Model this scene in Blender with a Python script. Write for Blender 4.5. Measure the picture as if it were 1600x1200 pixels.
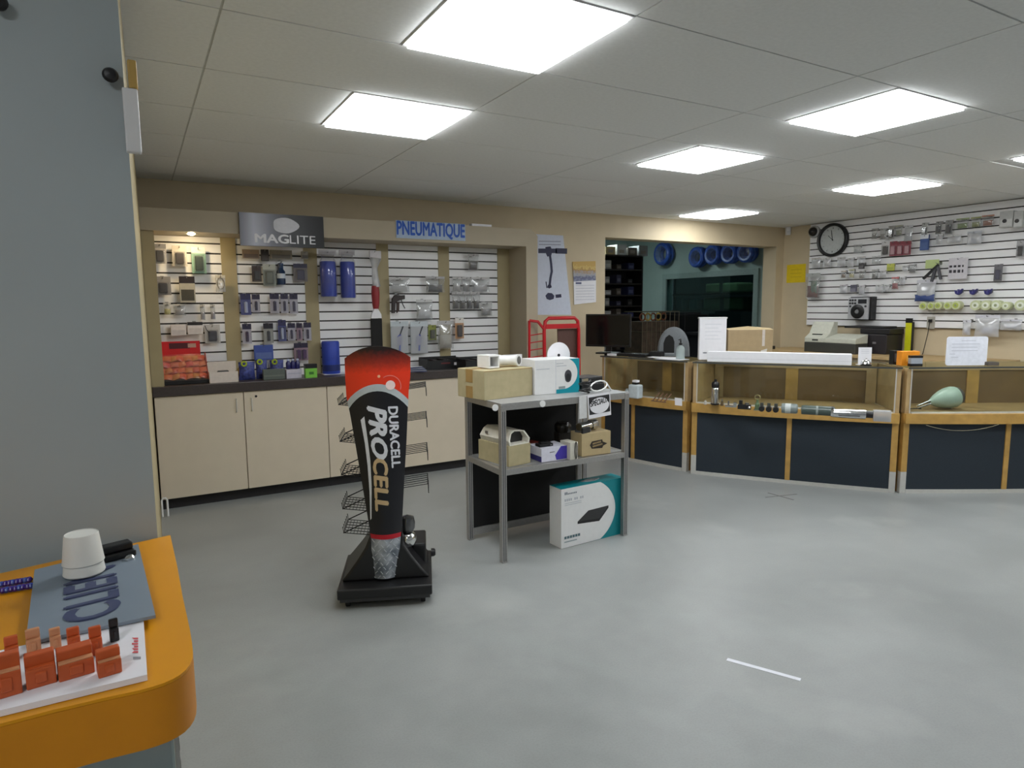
import bpy, bmesh, math, random
from mathutils import Vector, Matrix, Quaternion
random.seed(7)
for _o in list(bpy.data.objects): bpy.data.objects.remove(_o)
SC = bpy.context.scene
COL = SC.collection
PI = math.pi

# ------------------------------------------------------------------ camera
F = 1024.6                                     # focal length in pixels of the 1600 x 1200 frame
PITCH, YAW, ROLL = [math.radians(a) for a in (6.786, 29.679, -0.472)]
H = 1.48
ZC = 2.442                                     # ceiling height
_f = Vector((math.sin(YAW) * math.cos(PITCH), math.cos(YAW) * math.cos(PITCH), -math.sin(PITCH)))
_r = Vector((math.cos(YAW), -math.sin(YAW), 0))
_u = _r.cross(_f)
_r2 = _r * math.cos(ROLL) + _u * math.sin(ROLL)
_u2 = _r2.cross(_f)
CAM = Vector((0, 0, H))
cd = bpy.data.cameras.new('camera')
cd.sensor_fit = 'HORIZONTAL'; cd.sensor_width = 36.0; cd.lens = F / 1600 * 36.0
cd.clip_start = 0.05
cam = bpy.data.objects.new('camera', cd)
cam.matrix_world = Matrix(((_r2.x, _u2.x, -_f.x, 0), (_r2.y, _u2.y, -_f.y, 0), (_r2.z, _u2.z, -_f.z, H), (0, 0, 0, 1)))
COL.objects.link(cam); SC.camera = cam

# ------------------------------------------------------------------ world and exposure
wd = bpy.data.worlds.new('world'); SC.world = wd; wd.use_nodes = True
wd.node_tree.nodes['Background'].inputs[0].default_value = (0.60, 0.68, 0.80, 1)
wd.node_tree.nodes['Background'].inputs[1].default_value = 0.10
SC.view_settings.view_transform = 'Standard'
SC.view_settings.look = 'None'
SC.view_settings.gamma = 1.0
SC.view_settings.use_curve_mapping = False
SC.view_settings.exposure = 0.0
PANEL_L = 17.5                                 # radiance of the LED ceiling panels
SPOT_L = 260.0

# ------------------------------------------------------------------ pixel helpers (a pixel is a direction; the plane gives the distance)
def ray(px, py): return _f + _r2 * ((px - 800) / F) - _u2 * ((py - 600) / F)
def onz(px, py, z): d = ray(px, py); return CAM + d * ((z - H) / d.z)
def ony(px, py, Y): d = ray(px, py); return CAM + d * (Y / d.y)
def onx(px, py, X): d = ray(px, py); return CAM + d * (X / d.x)
def onv(px, py, P, ang):                       # vertical plane through P with direction ang
    n = Vector((-math.sin(ang), math.cos(ang), 0)); d = ray(px, py)
    return CAM + d * ((Vector((P[0], P[1], 0)) - CAM).dot(n) / d.dot(n))

# ------------------------------------------------------------------ materials
MATS = {}
def mat(name, col, rough=0.5, metal=0.0, var=0.06, scale=30.0, bump=0.0, emit=None, spec=0.5, coat=0.0):
    if name in MATS: return MATS[name]
    m = bpy.data.materials.new(name); m.use_nodes = True; MATS[name] = m
    nt = m.node_tree; b = nt.nodes['Principled BSDF']
    b.inputs['Roughness'].default_value = rough; b.inputs['Metallic'].default_value = metal
    b.inputs['Specular IOR Level'].default_value = spec
    b.inputs['Coat Weight'].default_value = coat
    tc = nt.nodes.new('ShaderNodeTexCoord'); ns = nt.nodes.new('ShaderNodeTexNoise')
    ns.inputs['Scale'].default_value = scale; ns.inputs['Detail'].default_value = 3
    nt.links.new(tc.outputs['Object'], ns.inputs['Vector'])
    cr = nt.nodes.new('ShaderNodeValToRGB')
    cr.color_ramp.elements[0].position = 0.3; cr.color_ramp.elements[1].position = 0.7
    lo = [max(0, c * (1 - var)) for c in col[:3]]; hi = [min(1, c * (1 + var)) for c in col[:3]]
    cr.color_ramp.elements[0].color = (*lo, 1); cr.color_ramp.elements[1].color = (*hi, 1)
    nt.links.new(ns.outputs['Fac'], cr.inputs['Fac']); nt.links.new(cr.outputs['Color'], b.inputs['Base Color'])
    if bump:
        bp = nt.nodes.new('ShaderNodeBump'); bp.inputs['Strength'].default_value = bump; bp.inputs['Distance'].default_value = 0.004
        nt.links.new(ns.outputs['Fac'], bp.inputs['Height']); nt.links.new(bp.outputs['Normal'], b.inputs['Normal'])
    if emit:
        b.inputs['Emission Color'].default_value = (*emit[0], 1); b.inputs['Emission Strength'].default_value = emit[1]
    return m

def clear(name, tint=(0.95, 0.97, 0.97), gloss=0.12, rough=0.05, body=0.0, bodycol=(0.8, 0.8, 0.8)):
    """thin clear film or pane: mostly see-through, some reflection, a little milky body"""
    if name in MATS: return MATS[name]
    m = bpy.data.materials.new(name); m.use_nodes = True; MATS[name] = m
    nt = m.node_tree; nt.nodes.remove(nt.nodes['Principled BSDF']); out = nt.nodes['Material Output']
    t = nt.nodes.new('ShaderNodeBsdfTransparent'); t.inputs[0].default_value = (*tint, 1)
    g = nt.nodes.new('ShaderNodeBsdfGlossy'); g.inputs['Roughness'].default_value = rough
    fr = nt.nodes.new('ShaderNodeLayerWeight'); fr.inputs['Blend'].default_value = 0.25
    mp = nt.nodes.new('ShaderNodeMapRange'); mp.inputs['To Min'].default_value = gloss * 0.5; mp.inputs['To Max'].default_value = min(1, gloss * 4)
    nt.links.new(fr.outputs['Fresnel'], mp.inputs['Value'])
    mx = nt.nodes.new('ShaderNodeMixShader'); nt.links.new(mp.outputs['Result'], mx.inputs[0])
    nt.links.new(t.outputs[0], mx.inputs[1]); nt.links.new(g.outputs[0], mx.inputs[2])
    last = mx
    if body:
        d = nt.nodes.new('ShaderNodeBsdfDiffuse'); d.inputs[0].default_value = (*bodycol, 1)
        m2 = nt.nodes.new('ShaderNodeMixShader'); m2.inputs[0].default_value = body
        nt.links.new(mx.outputs[0], m2.inputs[1]); nt.links.new(d.outputs[0], m2.inputs[2]); last = m2
    nt.links.new(last.outputs[0], out.inputs['Surface'])
    return m

def hexc(r, g, b):                             # sRGB 0-255 to linear
    def c(v):
        v /= 255.0
        return v / 12.92 if v <= 0.04045 else ((v + 0.055) / 1.055) ** 2.4
    return (c(r), c(g), c(b))
_cc = {}
def C(r, g, b, rough=0.5, metal=0.0):          # plain coloured material by sRGB
    k = 'colour_%d_%d_%d_%d_%d' % (r, g, b, int(rough * 100), int(metal * 100))
    return mat(k, hexc(r, g, b), rough, metal, var=0.05, scale=40)

# ------------------------------------------------------------------ mesh builder
class MB:
    def __init__(s): s.v = []; s.f = []; s.m = []
    def add(s, vs, fs, mi=0):
        o = len(s.v); s.v += [tuple(v) for v in vs]; s.f += [tuple(i + o for i in f) for f in fs]; s.m += [mi] * len(fs); return s
    def hexa(s, p, mi=0):                      # 8 points: bottom ring 0-3, top ring 4-7
        return s.add(p, [(3, 2, 1, 0), (4, 5, 6, 7), (0, 1, 5, 4), (1, 2, 6, 5), (2, 3, 7, 6), (3, 0, 4, 7)], mi)
    def b(s, x0, x1, y0, y1, z0, z1, mi=0):
        return s.hexa([(x0, y0, z0), (x1, y0, z0), (x1, y1, z0), (x0, y1, z0), (x0, y0, z1), (x1, y0, z1), (x1, y1, z1), (x0, y1, z1)], mi)
    def bar(s, p0, p1, w, h=None, mi=0):       # rectangular bar between points
        p0 = Vector(p0); p1 = Vector(p1); h = h or w; d = (p1 - p0).normalized()
        a = Vector((0, 0, 1)) if abs(d.z) < 0.9 else Vector((0, 1, 0))
        x = d.cross(a).normalized() * (w / 2); y = x.cross(d).normalized() * (h / 2)
        return s.hexa([p0 - x - y, p0 + x - y, p0 + x + y, p0 - x + y, p1 - x - y, p1 + x - y, p1 + x + y, p1 - x + y], mi)
    def tube(s, pts, r, n=8, mi=0, closed=False):
        pts = [Vector(p) for p in pts]; rings = []; up = None; N = len(pts)
        rr = r if isinstance(r, (list, tuple)) else [r] * N
        for i, p in enumerate(pts):
            if closed: d = pts[(i + 1) % N] - pts[i - 1]
            else: d = pts[min(i + 1, N - 1)] - pts[max(i - 1, 0)]
            d.normalize()
            if up is None: up = d.orthogonal().normalized()
            up = (up - d * up.dot(d))
            if up.length < 1e-6: up = d.orthogonal()
            up.normalize(); w = d.cross(up)
            rings.append([p + (up * math.cos(2 * PI * k / n) + w * math.sin(2 * PI * k / n)) * rr[i] for k in range(n)])
        vs = [v for R in rings for v in R]; fs = []
        for i in range(N if closed else N - 1):
            j = (i + 1) % N
            for k in range(n): fs.append((i * n + k, i * n + (k + 1) % n, j * n + (k + 1) % n, j * n + k))
        if not closed:
            fs.append(tuple(reversed(range(n)))); fs.append(tuple((N - 1) * n + k for k in range(n)))
        return s.add(vs, fs, mi)
    def cyl(s, p0, p1, r, n=16, mi=0, r1=None): return s.tube([p0, p1], [r, r if r1 is None else r1], n, mi)
    def lathe(s, prof, c=(0, 0, 0), n=20, mi=0, axis='z'):   # prof: (radius, height)
        vs = []; fs = []
        for (r, h) in prof:
            for k in range(n):
                a = 2 * PI * k / n; x, y = r * math.cos(a), r * math.sin(a)
                if axis == 'z': p = (c[0] + x, c[1] + y, c[2] + h)
                elif axis == 'y': p = (c[0] + x, c[1] + h, c[2] + y)
                else: p = (c[0] + h, c[1] + x, c[2] + y)
                vs.append(p)
        N = len(prof)
        for i in range(N - 1):
            for k in range(n): fs.append((i * n + k, i * n + (k + 1) % n, (i + 1) * n + (k + 1) % n, (i + 1) * n + k))
        fs.append(tuple(reversed(range(n)))); fs.append(tuple((N - 1) * n + k for k in range(n)))
        return s.add(vs, fs, mi)
    def prism(s, poly, t0, t1, plane='xy', mi=0):
        n = len(poly); o = lambda a, b, t: {'xy': (a, b, t), 'xz': (a, t, b), 'yz': (t, a, b)}[plane]
        vs = [o(a, b, t0) for a, b in poly] + [o(a, b, t1) for a, b in poly]
        fs = [tuple(reversed(range(n))), tuple(range(n, 2 * n))] + [(i, (i + 1) % n, n + (i + 1) % n, n + i) for i in range(n)]
        return s.add(vs, fs, mi)
    def pillow(s, x0, x1, z0, z1, yc, th, n=8, mi=0, wr=0.15, topflat=True):
        """bag shaped cushion in the xz plane, thicker towards the bottom"""
        front = []; back = []
        for j in range(n + 1):
            for i in range(n + 1):
                u, v = i / n, j / n
                t = (math.sin(PI * u) ** 0.6) * (math.sin(PI * min(1, 0.02 + v)) ** 0.6) * (1.15 - 0.55 * v)
                t *= 1 + wr * random.uniform(-1, 1)
                x = x0 + (x1 - x0) * u + (0.5 - u) * 0.06 * (x1 - x0) * math.sin(PI * v)
                z = z0 + (z1 - z0) * v
                front.append((x, yc - th / 2 * t, z)); back.append((x, yc + th / 2 * t, z))
        vs = front + back; fs = []; M = (n + 1) * (n + 1)
        for j in range(n):
            for i in range(n):
                a = j * (n + 1) + i; fs.append((a, a + 1, a + n + 2, a + n + 1)); fs.append((M + a, M + a + n + 1, M + a + n + 2, M + a + 1))
        return s.add(vs, fs, mi)
    def build(s, name, mats, parent=None, loc=None, rz=0.0, bevel=0, smooth=False, rot=None):
        me = bpy.data.meshes.new(name); me.from_pydata(s.v, [], s.f)
        for m in (mats if isinstance(mats, (list, tuple)) else [mats]): me.materials.append(m)
        for p, mi in zip(me.polygons, s.m): p.material_index = mi
        if smooth:
            for p in me.polygons: p.use_smooth = True
        me.validate(); me.update()
        o = bpy.data.objects.new(name, me); COL.objects.link(o)
        if parent: o.parent = parent
        if loc is not None: o.location = loc
        if rot is not None: o.rotation_euler = rot
        elif rz: o.rotation_euler = (0, 0, rz)
        if bevel:
            md = o.modifiers.new('bevel', 'BEVEL'); md.width = bevel; md.segments = 2; md.limit_method = 'ANGLE'; md.angle_limit = math.radians(40)
        if smooth:
            me.set_sharp_from_angle(angle=math.radians(40))
        return o

def tag(o, label, cat, group=None):
    o['label'] = label; o['category'] = cat
    if group: o['group'] = group
    return o
def T(name, label, cat, loc=(0, 0, 0), rz=0.0, group=None):
    o = bpy.data.objects.new(name, None); o.empty_display_size = 0.05; COL.objects.link(o)
    o.location = loc; o.rotation_euler = (0, 0, rz)
    return tag(o, label, cat, group)
def S(o, label=None): 
    o['kind'] = 'structure'
    if label: o['label'] = label
    return o
def copy_part(o, parent, loc=None):
    c = o.copy(); COL.objects.link(c); c.parent = parent
    if loc is not None: c.location = loc
    return c

_font = {}
def text_geo(txt, shear=0.0, bold=0.0, space=1.0, sub=0):
    cu = bpy.data.curves.new('t', 'FONT'); cu.body = txt; cu.size = 1.0; cu.shear = shear; cu.offset = bold; cu.space_character = space
    cu.resolution_u = 3
    ob = bpy.data.objects.new('t', cu); COL.objects.link(ob)
    dg = bpy.context.evaluated_depsgraph_get(); me = ob.evaluated_get(dg).to_mesh()
    bm = bmesh.new(); bm.from_mesh(me)
    if sub:                                    # finer faces so that the print can follow a curved panel
        bmesh.ops.triangulate(bm, faces=bm.faces[:])
        for _ in range(sub): bmesh.ops.subdivide_edges(bm, edges=[e for e in bm.edges if e.calc_length() > 0.12], cuts=1, use_grid_fill=True)
        bmesh.ops.triangulate(bm, faces=bm.faces[:])
    bm.verts.index_update()
    vs = [v.co.copy() for v in bm.verts]; fs = [tuple(v.index for v in p.verts) for p in bm.faces]; bm.free()
    bpy.data.objects.remove(ob); bpy.data.curves.remove(cu)
    x0 = min(v.x for v in vs); x1 = max(v.x for v in vs); y0 = min(v.y for v in vs); y1 = max(v.y for v in vs)
    return [((v.x - x0) / (x1 - x0), (v.y - y0) / (y1 - y0)) for v in vs], fs, (x1 - x0) / (y1 - y0)
def letters(name, txt, m, parent, fn, shear=0.0, bold=0.0, space=1.0, sub=0):
    """fn maps unit text coordinates (a along the line, b up the letter) to a 3D point"""
    vs, fs, asp = text_geo(txt, shear, 0.0, space, sub)
    mb = MB()
    if bold > 0.006:                           # heavier strokes: the outline repeated a hair to each side
        for i, (da, db) in enumerate(((-1, 0), (1, 0), (0, -1), (0, 1), (0, 0))):
            out = []
            for a, b in vs:
                a1, b1 = a + da * bold / asp, b + db * bold * 0.8
                p = Vector(fn(a1, b1)); n = (Vector(fn(a1 + 1e-3, b1)) - p).cross(Vector(fn(a1, b1 + 1e-3)) - p).normalized()
                out.append(p + n * (0.0002 * i))
            mb.add(out, fs)
    else: mb.add([fn(a, b) for a, b in vs], fs)
    return mb.build(name, m, parent)
# ------------------------------------------------------------------ main materials
M_WALL = mat('beige_wall_paint', hexc(202, 186, 156), 0.6, var=0.03, scale=6, bump=0.02)
M_HEAD = mat('taupe_panel', hexc(178, 166, 144), 0.55, var=0.02, scale=8)
M_PIL = mat('olive_pilaster', hexc(168, 154, 118), 0.55, var=0.03, scale=10)
M_GREY = mat('grey_blue_paint', hexc(172, 182, 184), 0.5, var=0.03, scale=3, bump=0.02)
M_TILE = mat('ceiling_tile', hexc(234, 235, 234), 0.85, var=0.03, scale=60, bump=0.05)
M_GRID = mat('ceiling_grid', hexc(196, 197, 196), 0.6)
M_SLAT = mat('white_slat', hexc(240, 239, 240), 0.45, var=0.02, scale=5)
M_GROOVE = mat('slat_groove', hexc(52, 48, 46), 0.7)
M_CAB = mat('cream_laminate', hexc(212, 199, 178), 0.45, var=0.02, scale=8)
M_TOP = mat('dark_brown_laminate', hexc(66, 58, 56), 0.35, var=0.12, scale=60)
M_TOE = mat('black_toe_kick', hexc(34, 32, 34), 0.6)
M_ORANGE = mat('orange_laminate', hexc(226, 152, 8), 0.4, var=0.02, scale=10)
M_ALU = mat('brushed_aluminium', hexc(176, 174, 172), 0.38, 0.75, var=0.06, scale=80)
M_ALUW = mat('pale_metal_trim', hexc(205, 203, 198), 0.45, 0.3, var=0.04)
M_WOOD = mat('honey_oak', hexc(186, 146, 78), 0.45, var=0.14, scale=14)
M_WOODP = mat('pale_oak', hexc(180, 152, 108), 0.5, var=0.10, scale=12)  # tone lowered for the shade inside the glass cases
M_NAVY = mat('navy_panel', hexc(32, 42, 52), 0.7, var=0.08, scale=120)
M_BLACK = mat('black_plastic', hexc(22, 22, 24), 0.4, var=0.1)
M_BLACKM = mat('matte_black', hexc(16, 15, 16), 0.75, var=0.1)
M_WHITE = mat('white_plastic', hexc(232, 232, 232), 0.4, var=0.02)
M_PAPER = mat('white_paper', hexc(236, 235, 240), 0.7, var=0.02)
M_CARD = mat('cardboard', hexc(188, 168, 128), 0.8, var=0.05, scale=25)
M_CARD2 = mat('pale_cardboard', hexc(182, 170, 134), 0.8, var=0.06, scale=20)
M_TAPE = mat('packing_tape', hexc(168, 136, 84), 0.35, var=0.05)
M_CHROME = mat('chrome', hexc(215, 215, 215), 0.12, 1.0, var=0.03)
M_STEEL = mat('dull_steel', hexc(150, 150, 150), 0.3, 0.9, var=0.08)
M_RED = mat('red_enamel', hexc(196, 24, 34), 0.35, var=0.04)
M_BLUE = mat('royal_blue', hexc(34, 66, 176), 0.4, var=0.08)
M_DBLUE = mat('deep_blue', hexc(30, 34, 96), 0.45, var=0.1)
M_GLASS = clear('clear_glass', (0.93, 0.96, 0.94), 0.05, 0.01)
M_FILM = clear('clear_film', (0.94, 0.95, 0.95), 0.16, 0.12, 0.13, (0.8, 0.8, 0.82))
M_MILK = clear('milky_film', (0.92, 0.93, 0.93), 0.16, 0.15, 0.35, (0.82, 0.82, 0.85))
M_BLIS = clear('clear_blister', (0.97, 0.97, 0.97), 0.10, 0.08, 0.04, (0.8, 0.8, 0.82))
M_GREYP = mat('grey_print', hexc(150, 150, 156), 0.7)

def concrete():
    m = bpy.data.materials.new('polished_concrete'); m.use_nodes = True; nt = m.node_tree; b = nt.nodes['Principled BSDF']
    tc = nt.nodes.new('ShaderNodeTexCoord')
    def noise(sc, det, dist=0.0):
        n = nt.nodes.new('ShaderNodeTexNoise'); n.inputs['Scale'].default_value = sc; n.inputs['Detail'].default_value = det; n.inputs['Distortion'].default_value = dist
        nt.links.new(tc.outputs['Object'], n.inputs['Vector']); return n
    n1 = noise(0.9, 4, 0.6); n2 = noise(7, 6, 0.3); n3 = noise(130, 2)
    def ramp(n, p0, c0, p1, c1):
        r = nt.nodes.new('ShaderNodeValToRGB'); e = r.color_ramp.elements
        e[0].position = p0; e[0].color = (*c0, 1); e[1].position = p1; e[1].color = (*c1, 1)
        nt.links.new(n.outputs['Fac'], r.inputs['Fac']); return r
    r1 = ramp(n1, 0.3, hexc(139, 142, 141), 0.72, hexc(157, 160, 159))
    r2 = ramp(n2, 0.35, (0.94, 0.94, 0.94), 0.7, (1.03, 1.03, 1.03))
    r3 = ramp(n3, 0.30, (0.93, 0.93, 0.93), 0.6, (1.0, 1.0, 1.0))
    # scuffed pale wear patches with a shape of their own
    n4 = noise(1.1, 6, 0.3); r4 = ramp(n4, 0.58, (0, 0, 0), 0.78, (0.22, 0.22, 0.22))
    def mix(a, bb, t, f=1.0):
        x = nt.nodes.new('ShaderNodeMixRGB'); x.blend_type = t; x.inputs[0].default_value = f
        nt.links.new(a, x.inputs[1]); nt.links.new(bb, x.inputs[2]); return x.outputs[0]
    c = mix(r1.outputs[0], r2.outputs[0], 'MULTIPLY'); c = mix(c, r3.outputs[0], 'MULTIPLY')
    x = nt.nodes.new('ShaderNodeMixRGB'); x.blend_type = 'MIX'; nt.links.new(r4.outputs[0], x.inputs[0]); nt.links.new(c, x.inputs[1]); x.inputs[2].default_value = (*hexc(222, 224, 220), 1)
    nt.links.new(x.outputs[0], b.inputs['Base Color'])
    rr = ramp(n2, 0.3, (0.36, 0.36, 0.36), 0.75, (0.46, 0.46, 0.46)); nt.links.new(rr.outputs[0], b.inputs['Roughness'])
    b.inputs['Specular IOR Level'].default_value = 0.5
    bp = nt.nodes.new('ShaderNodeBump'); bp.inputs['Strength'].default_value = 0.01; bp.inputs['Distance'].default_value = 0.003
    nt.links.new(n2.outputs['Fac'], bp.inputs['Height']); nt.links.new(bp.outputs['Normal'], b.inputs['Normal'])
    return m
M_FLOOR = concrete()

# ------------------------------------------------------------------ room shell
YW, XW = 5.70, 7.28                            # back wall, right wall
X0, Y0 = -2.4, -2.6                            # far sides behind the camera
S(MB().b(X0, 10.4, Y0, 10.2, -0.12, 0).build('floor', M_FLOOR), 'polished grey concrete shop floor')
OX0, OX1, OZ = 4.41, 7.14, 2.20                # opening into the back room
wb = MB().b(-0.2, OX0, YW, YW + 0.2, 0, ZC + 0.02).b(OX1, XW, YW, YW + 0.2, 0, ZC + 0.02).b(OX0, OX1, YW, YW + 0.2, OZ, ZC + 0.02)
wall_back = S(wb.build('wall_back', M_WALL), 'beige back wall with a wide opening into a back room')
wall_right = S(MB().b(XW, XW + 0.15, Y0, YW + 0.2, 0, ZC + 0.02).build('wall_right', M_WALL), 'beige side wall carrying white slatwall')
S(MB().b(X0, XW, Y0 - 0.15, Y0, 0, ZC + 0.02).build('wall_rear', mat('pale_grey_paint', hexc(214, 218, 222), 0.6, var=0.02, scale=5)), 'plain pale grey wall opposite the counters')
S(MB().b(X0 - 0.15, X0, Y0, 1.53, 0, ZC + 0.02).build('wall_side', mat('pale_grey_paint', hexc(214, 218, 222))), 'plain pale grey wall beside the orange counter')
# grey wall end behind the orange counter and the beige face that leads to the alcove
S(MB().b(X0, 0.010, 1.545, 1.70, 0, ZC + 0.02).build('wall_column', M_GREY), 'grey blue painted wall behind the orange counter')
S(MB().hexa([(-0.15, 1.70, 0), (0.010, 1.70, 0), (0.072, 5.70, 0), (-0.15, 5.70, 0), (-0.15, 1.70, ZC + 0.02), (0.010, 1.70, ZC + 0.02), (0.072, 5.70, ZC + 0.02), (-0.15, 5.70, ZC + 0.02)]).build('wall_left', M_PIL), 'narrow beige wall leading to the alcove')
# ceiling: backing, grid and every tile
ceil = S(MB().b(X0, XW, Y0, YW, ZC + 0.004, ZC + 0.14).build('ceiling', M_GRID), 'suspended ceiling of grey tiles')
TX, TY = 1.2195, 0.605
GX = [0.305 + TX * k for k in range(-3, 7)]
GY = [2.115 - TY / 2 + TY * k for k in range(-7, 7)]
PANELS = [(1.219, 2.115, 'between the grey wall and the battery stand'), (1.219, 3.325, 'nearest to the battery stand'),
          (3.354, 2.115, 'above the open floor in front of the glass cases'), (3.354, 3.325, 'above the open floor before the back opening'),
          (5.489, 3.325, 'above the long white carton on the glass case'), (5.489, 5.14, 'closest to the opening in the back wall'),
          (5.489, 2.0, 'above the end glass case by the white slatwall'),
          (-0.916, -0.305, 'behind the orange counter'), (5.489, 0.905, 'added as unseen fill light over the aisle beyond the end glass case'), (5.489, -0.305, 'added as unseen fill light over the aisle farthest from the back wall')]  # panels on this line are added out of view as fill light
def hit(x0, x1, y0, y1):
    return [p for p in PANELS if x0 < p[0] < x1 and y0 - 0.12 < p[1] < y1 + 0.12 and abs((y0 + y1) / 2 - p[1]) < 0.31]
g = 0.004
_tiles = {}
for i in range(len(GX) - 1):
    for j in range(len(GY)):
        x0, x1 = max(GX[i], X0), min(GX[i + 1], XW); y0, y1 = max(GY[j], Y0), min(GY[j] + TY, YW)
        if x1 - x0 < 0.05 or y1 - y0 < 0.05: continue
        if x1 < 0.0 and y0 > 1.7: continue
        segs = [(x0, x1)]
        for p in hit(x0, x1, y0, y1):
            segs = [(x0, p[0] - 0.305), (p[0] + 0.305, x1)]
        for a, b in segs:
            if b - a < 0.04: continue
            k = (round(b - a, 3), round(y1 - y0, 3))
            if k not in _tiles:
                o = MB().b(g, b - a - g, g, y1 - y0 - g, 0, 0.0035).build('tile', M_TILE, ceil, (a, y0, ZC)); _tiles[k] = o
            else: copy_part(_tiles[k], ceil, (a, y0, ZC))
# LED panels
M_LED = mat('led_diffuser', (0.9, 0.9, 0.9), 0.6, var=0.0, emit=((0.95, 0.985, 1.0), PANEL_L))
M_FRAME = mat('panel_frame', hexc(225, 225, 225), 0.5)
_pf = None
for x, y, lb in PANELS:
    t = T('ceiling_light', 'square white LED ceiling panel ' + lb if lb else 'square white LED ceiling panel behind the orange counter', 'ceiling light', (x, y, ZC - 0.004), 0, 'LED ceiling panels')
    h = 0.3; e = 0.284
    if _pf is None:
        fr = MB().b(-h, h, -h, -e, 0, 0.02).b(-h, h, e, h, 0, 0.02).b(-h, -e, -e, e, 0, 0.02).b(e, h, -e, e, 0, 0.02).build('frame', M_FRAME, t)
        df = MB().b(-e, e, -e, e, -0.012, 0.01).build('diffuser', M_LED, t); _pf = (fr, df)
    else:
        for o in _pf: copy_part(o, t)

# ------------------------------------------------------------------ slatwall
PIT = 0.0767
def slats(parent, u0, u1, z0, z1, zline, mk):
    """a dark backing with one white board per pitch; mk(u0,u1,y,z0,z1) gives the box in world space"""
    k = math.floor((z0 - zline) / PIT); n = 0
    while zline + k * PIT < z1 - 0.005:
        a = max(z0, zline + k * PIT + 0.006); b = min(z1, zline + (k + 1) * PIT - 0.006)
        if b - a > 0.01: mk(a, b)
        k += 1
YS = 5.665                                     # face of the alcove slatwall
ZCT = 0.92                                     # counter top of the alcove
for (a, b) in ((0.15, 0.612), (0.722, 1.245), (1.352, 1.868), (1.975, 2.455), (2.562, 3.075)):
    bp = MB().b(a, b, YS + 0.012, YW - 0.002, ZCT, 2.028).build('slatwall_panel', M_GROOVE, wall_back)
    first = []
    def mk(z0, z1, a=a, b=b, bp=bp): MB().b(a, b, YS, YS + 0.013, z0, z1).build('slat', M_SLAT, bp)
    slats(bp, a, b, ZCT, 2.028, 1.98, mk)
XS = 7.245                                     # face of the right slatwall
RZ0 = 1.213
bp = MB().b(XS + 0.012, XW - 0.002, 1.2, 5.30, RZ0, ZC - 0.005).build('slatwall_panel', M_GROOVE, wall_right)
def mk2(z0, z1, bp=bp): MB().b(XS, XS + 0.013, 1.2, 5.30, z0, z1).build('slat', M_SLAT, bp)
slats(bp, 0, 0, RZ0, ZC - 0.005, 1.289, mk2)

# ------------------------------------------------------------------ alcove joinery
YF = 5.335
alc = S(MB().b(0.069, 3.24, YF + 0.03, YW - 0.003, 2.03, 2.05).build('trim_1', M_HEAD), 'soffit and header board over the built-in shelving alcove')
hb = MB().prism([(0.069, 2.03), (3.20, 2.03), (3.205, 2.03), (3.33, 2.03), (3.33, 2.13), (3.26, 2.19), (0.069, 2.185)], YF, YF + 0.03, 'xz')
hb.build('header_board', M_HEAD, alc)
MB().b(3.205, 3.33, YF + 0.001, YW - 0.003, 0, 2.03).build('end_pier', M_HEAD, alc)
MB().b(0.069, 0.15, YF + 0.03, YW - 0.003, ZCT, 2.03).build('end_pier', M_PIL, alc)
for (a, b) in ((0.612, 0.722), (1.245, 1.352), (1.868, 1.975), (2.455, 2.562), (3.075, 3.205)):
    MB().b(a, b, YS - 0.008, YW - 0.003, ZCT, 2.03).build('pilaster', M_PIL, alc)
# recessed warm spot over the first bay
sp = T('recessed_spotlight', 'small glowing recessed spotlight in the alcove soffit', 'spotlight', (0.395, YF + 0.10, 2.03))
MB().lathe([(0.042, -0.004), (0.042, 0.0), (0.030, 0.0), (0.030, -0.004)], n=20).build('trim_ring', M_CHROME, sp, smooth=True)
MB().lathe([(0.001, -0.016), (0.018, -0.012), (0.029, -0.003), (0.029, -0.001), (0.001, -0.001)], n=20).build('bulb', mat('spot_bulb', (1, 1, 1), 0.4, emit=((1.0, 0.78, 0.45), SPOT_L)), sp, smooth=True)
# cabinets: units of two doors
def cabinet(x0, xs, label, locks):
    t = T('base_cabinet', label, 'cabinet', (x0, YF, 0), 0, 'cream base cabinets under the dark counter')
    w = xs[-1] - x0
    MB().b(0.001, w - 0.001, 0.02, 0.32, 0.09, 0.85).build('body', M_CAB, t)
    MB().b(0.001, w - 0.001, 0.06, 0.10, 0, 0.09).build('toe_kick', M_TOE, t)
    for i in range(len(xs) - 1):
        a, b = xs[i] - x0, xs[i + 1] - x0
        d = MB().b(a + 0.003, b - 0.003, 0, 0.019, 0.088, 0.846).build('door', M_CAB, t, bevel=0.001)
        hx = (b - 0.055) if i % 2 == 0 and len(xs) > 2 else (a + 0.055)
        MB().tube([(hx, -0.001, 0.795), (hx, -0.022, 0.79), (hx, -0.022, 0.70), (hx, -0.001, 0.695)], 0.0045, 8).build('handle', M_ALUW, d, smooth=True)
        if i in locks: MB().cyl((hx + 0.035, -0.006, 0.805), (hx + 0.035, 0.001, 0.805), 0.009, 14).build('lock', M_BLACK, d, smooth=True)
cabinet(0.075, [0.075, 0.676, 1.308], 'two-door cream base cabinet beside the grey wall end', (1,))
cabinet(1.308, [1.308, 1.935, 2.56], 'two-door cream base cabinet behind the battery display stand', (0,))
cabinet(2.56, [2.56, 3.20], 'single-door cream base cabinet behind the metal shelf rack', ())
tag(MB().b(0.07, 3.2045, YF - 0.02, YS - 0.001, 0.85, ZCT).build('countertop', M_TOP, bevel=0.003), 'long dark brown countertop over the cream cabinets', 'countertop')
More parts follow.
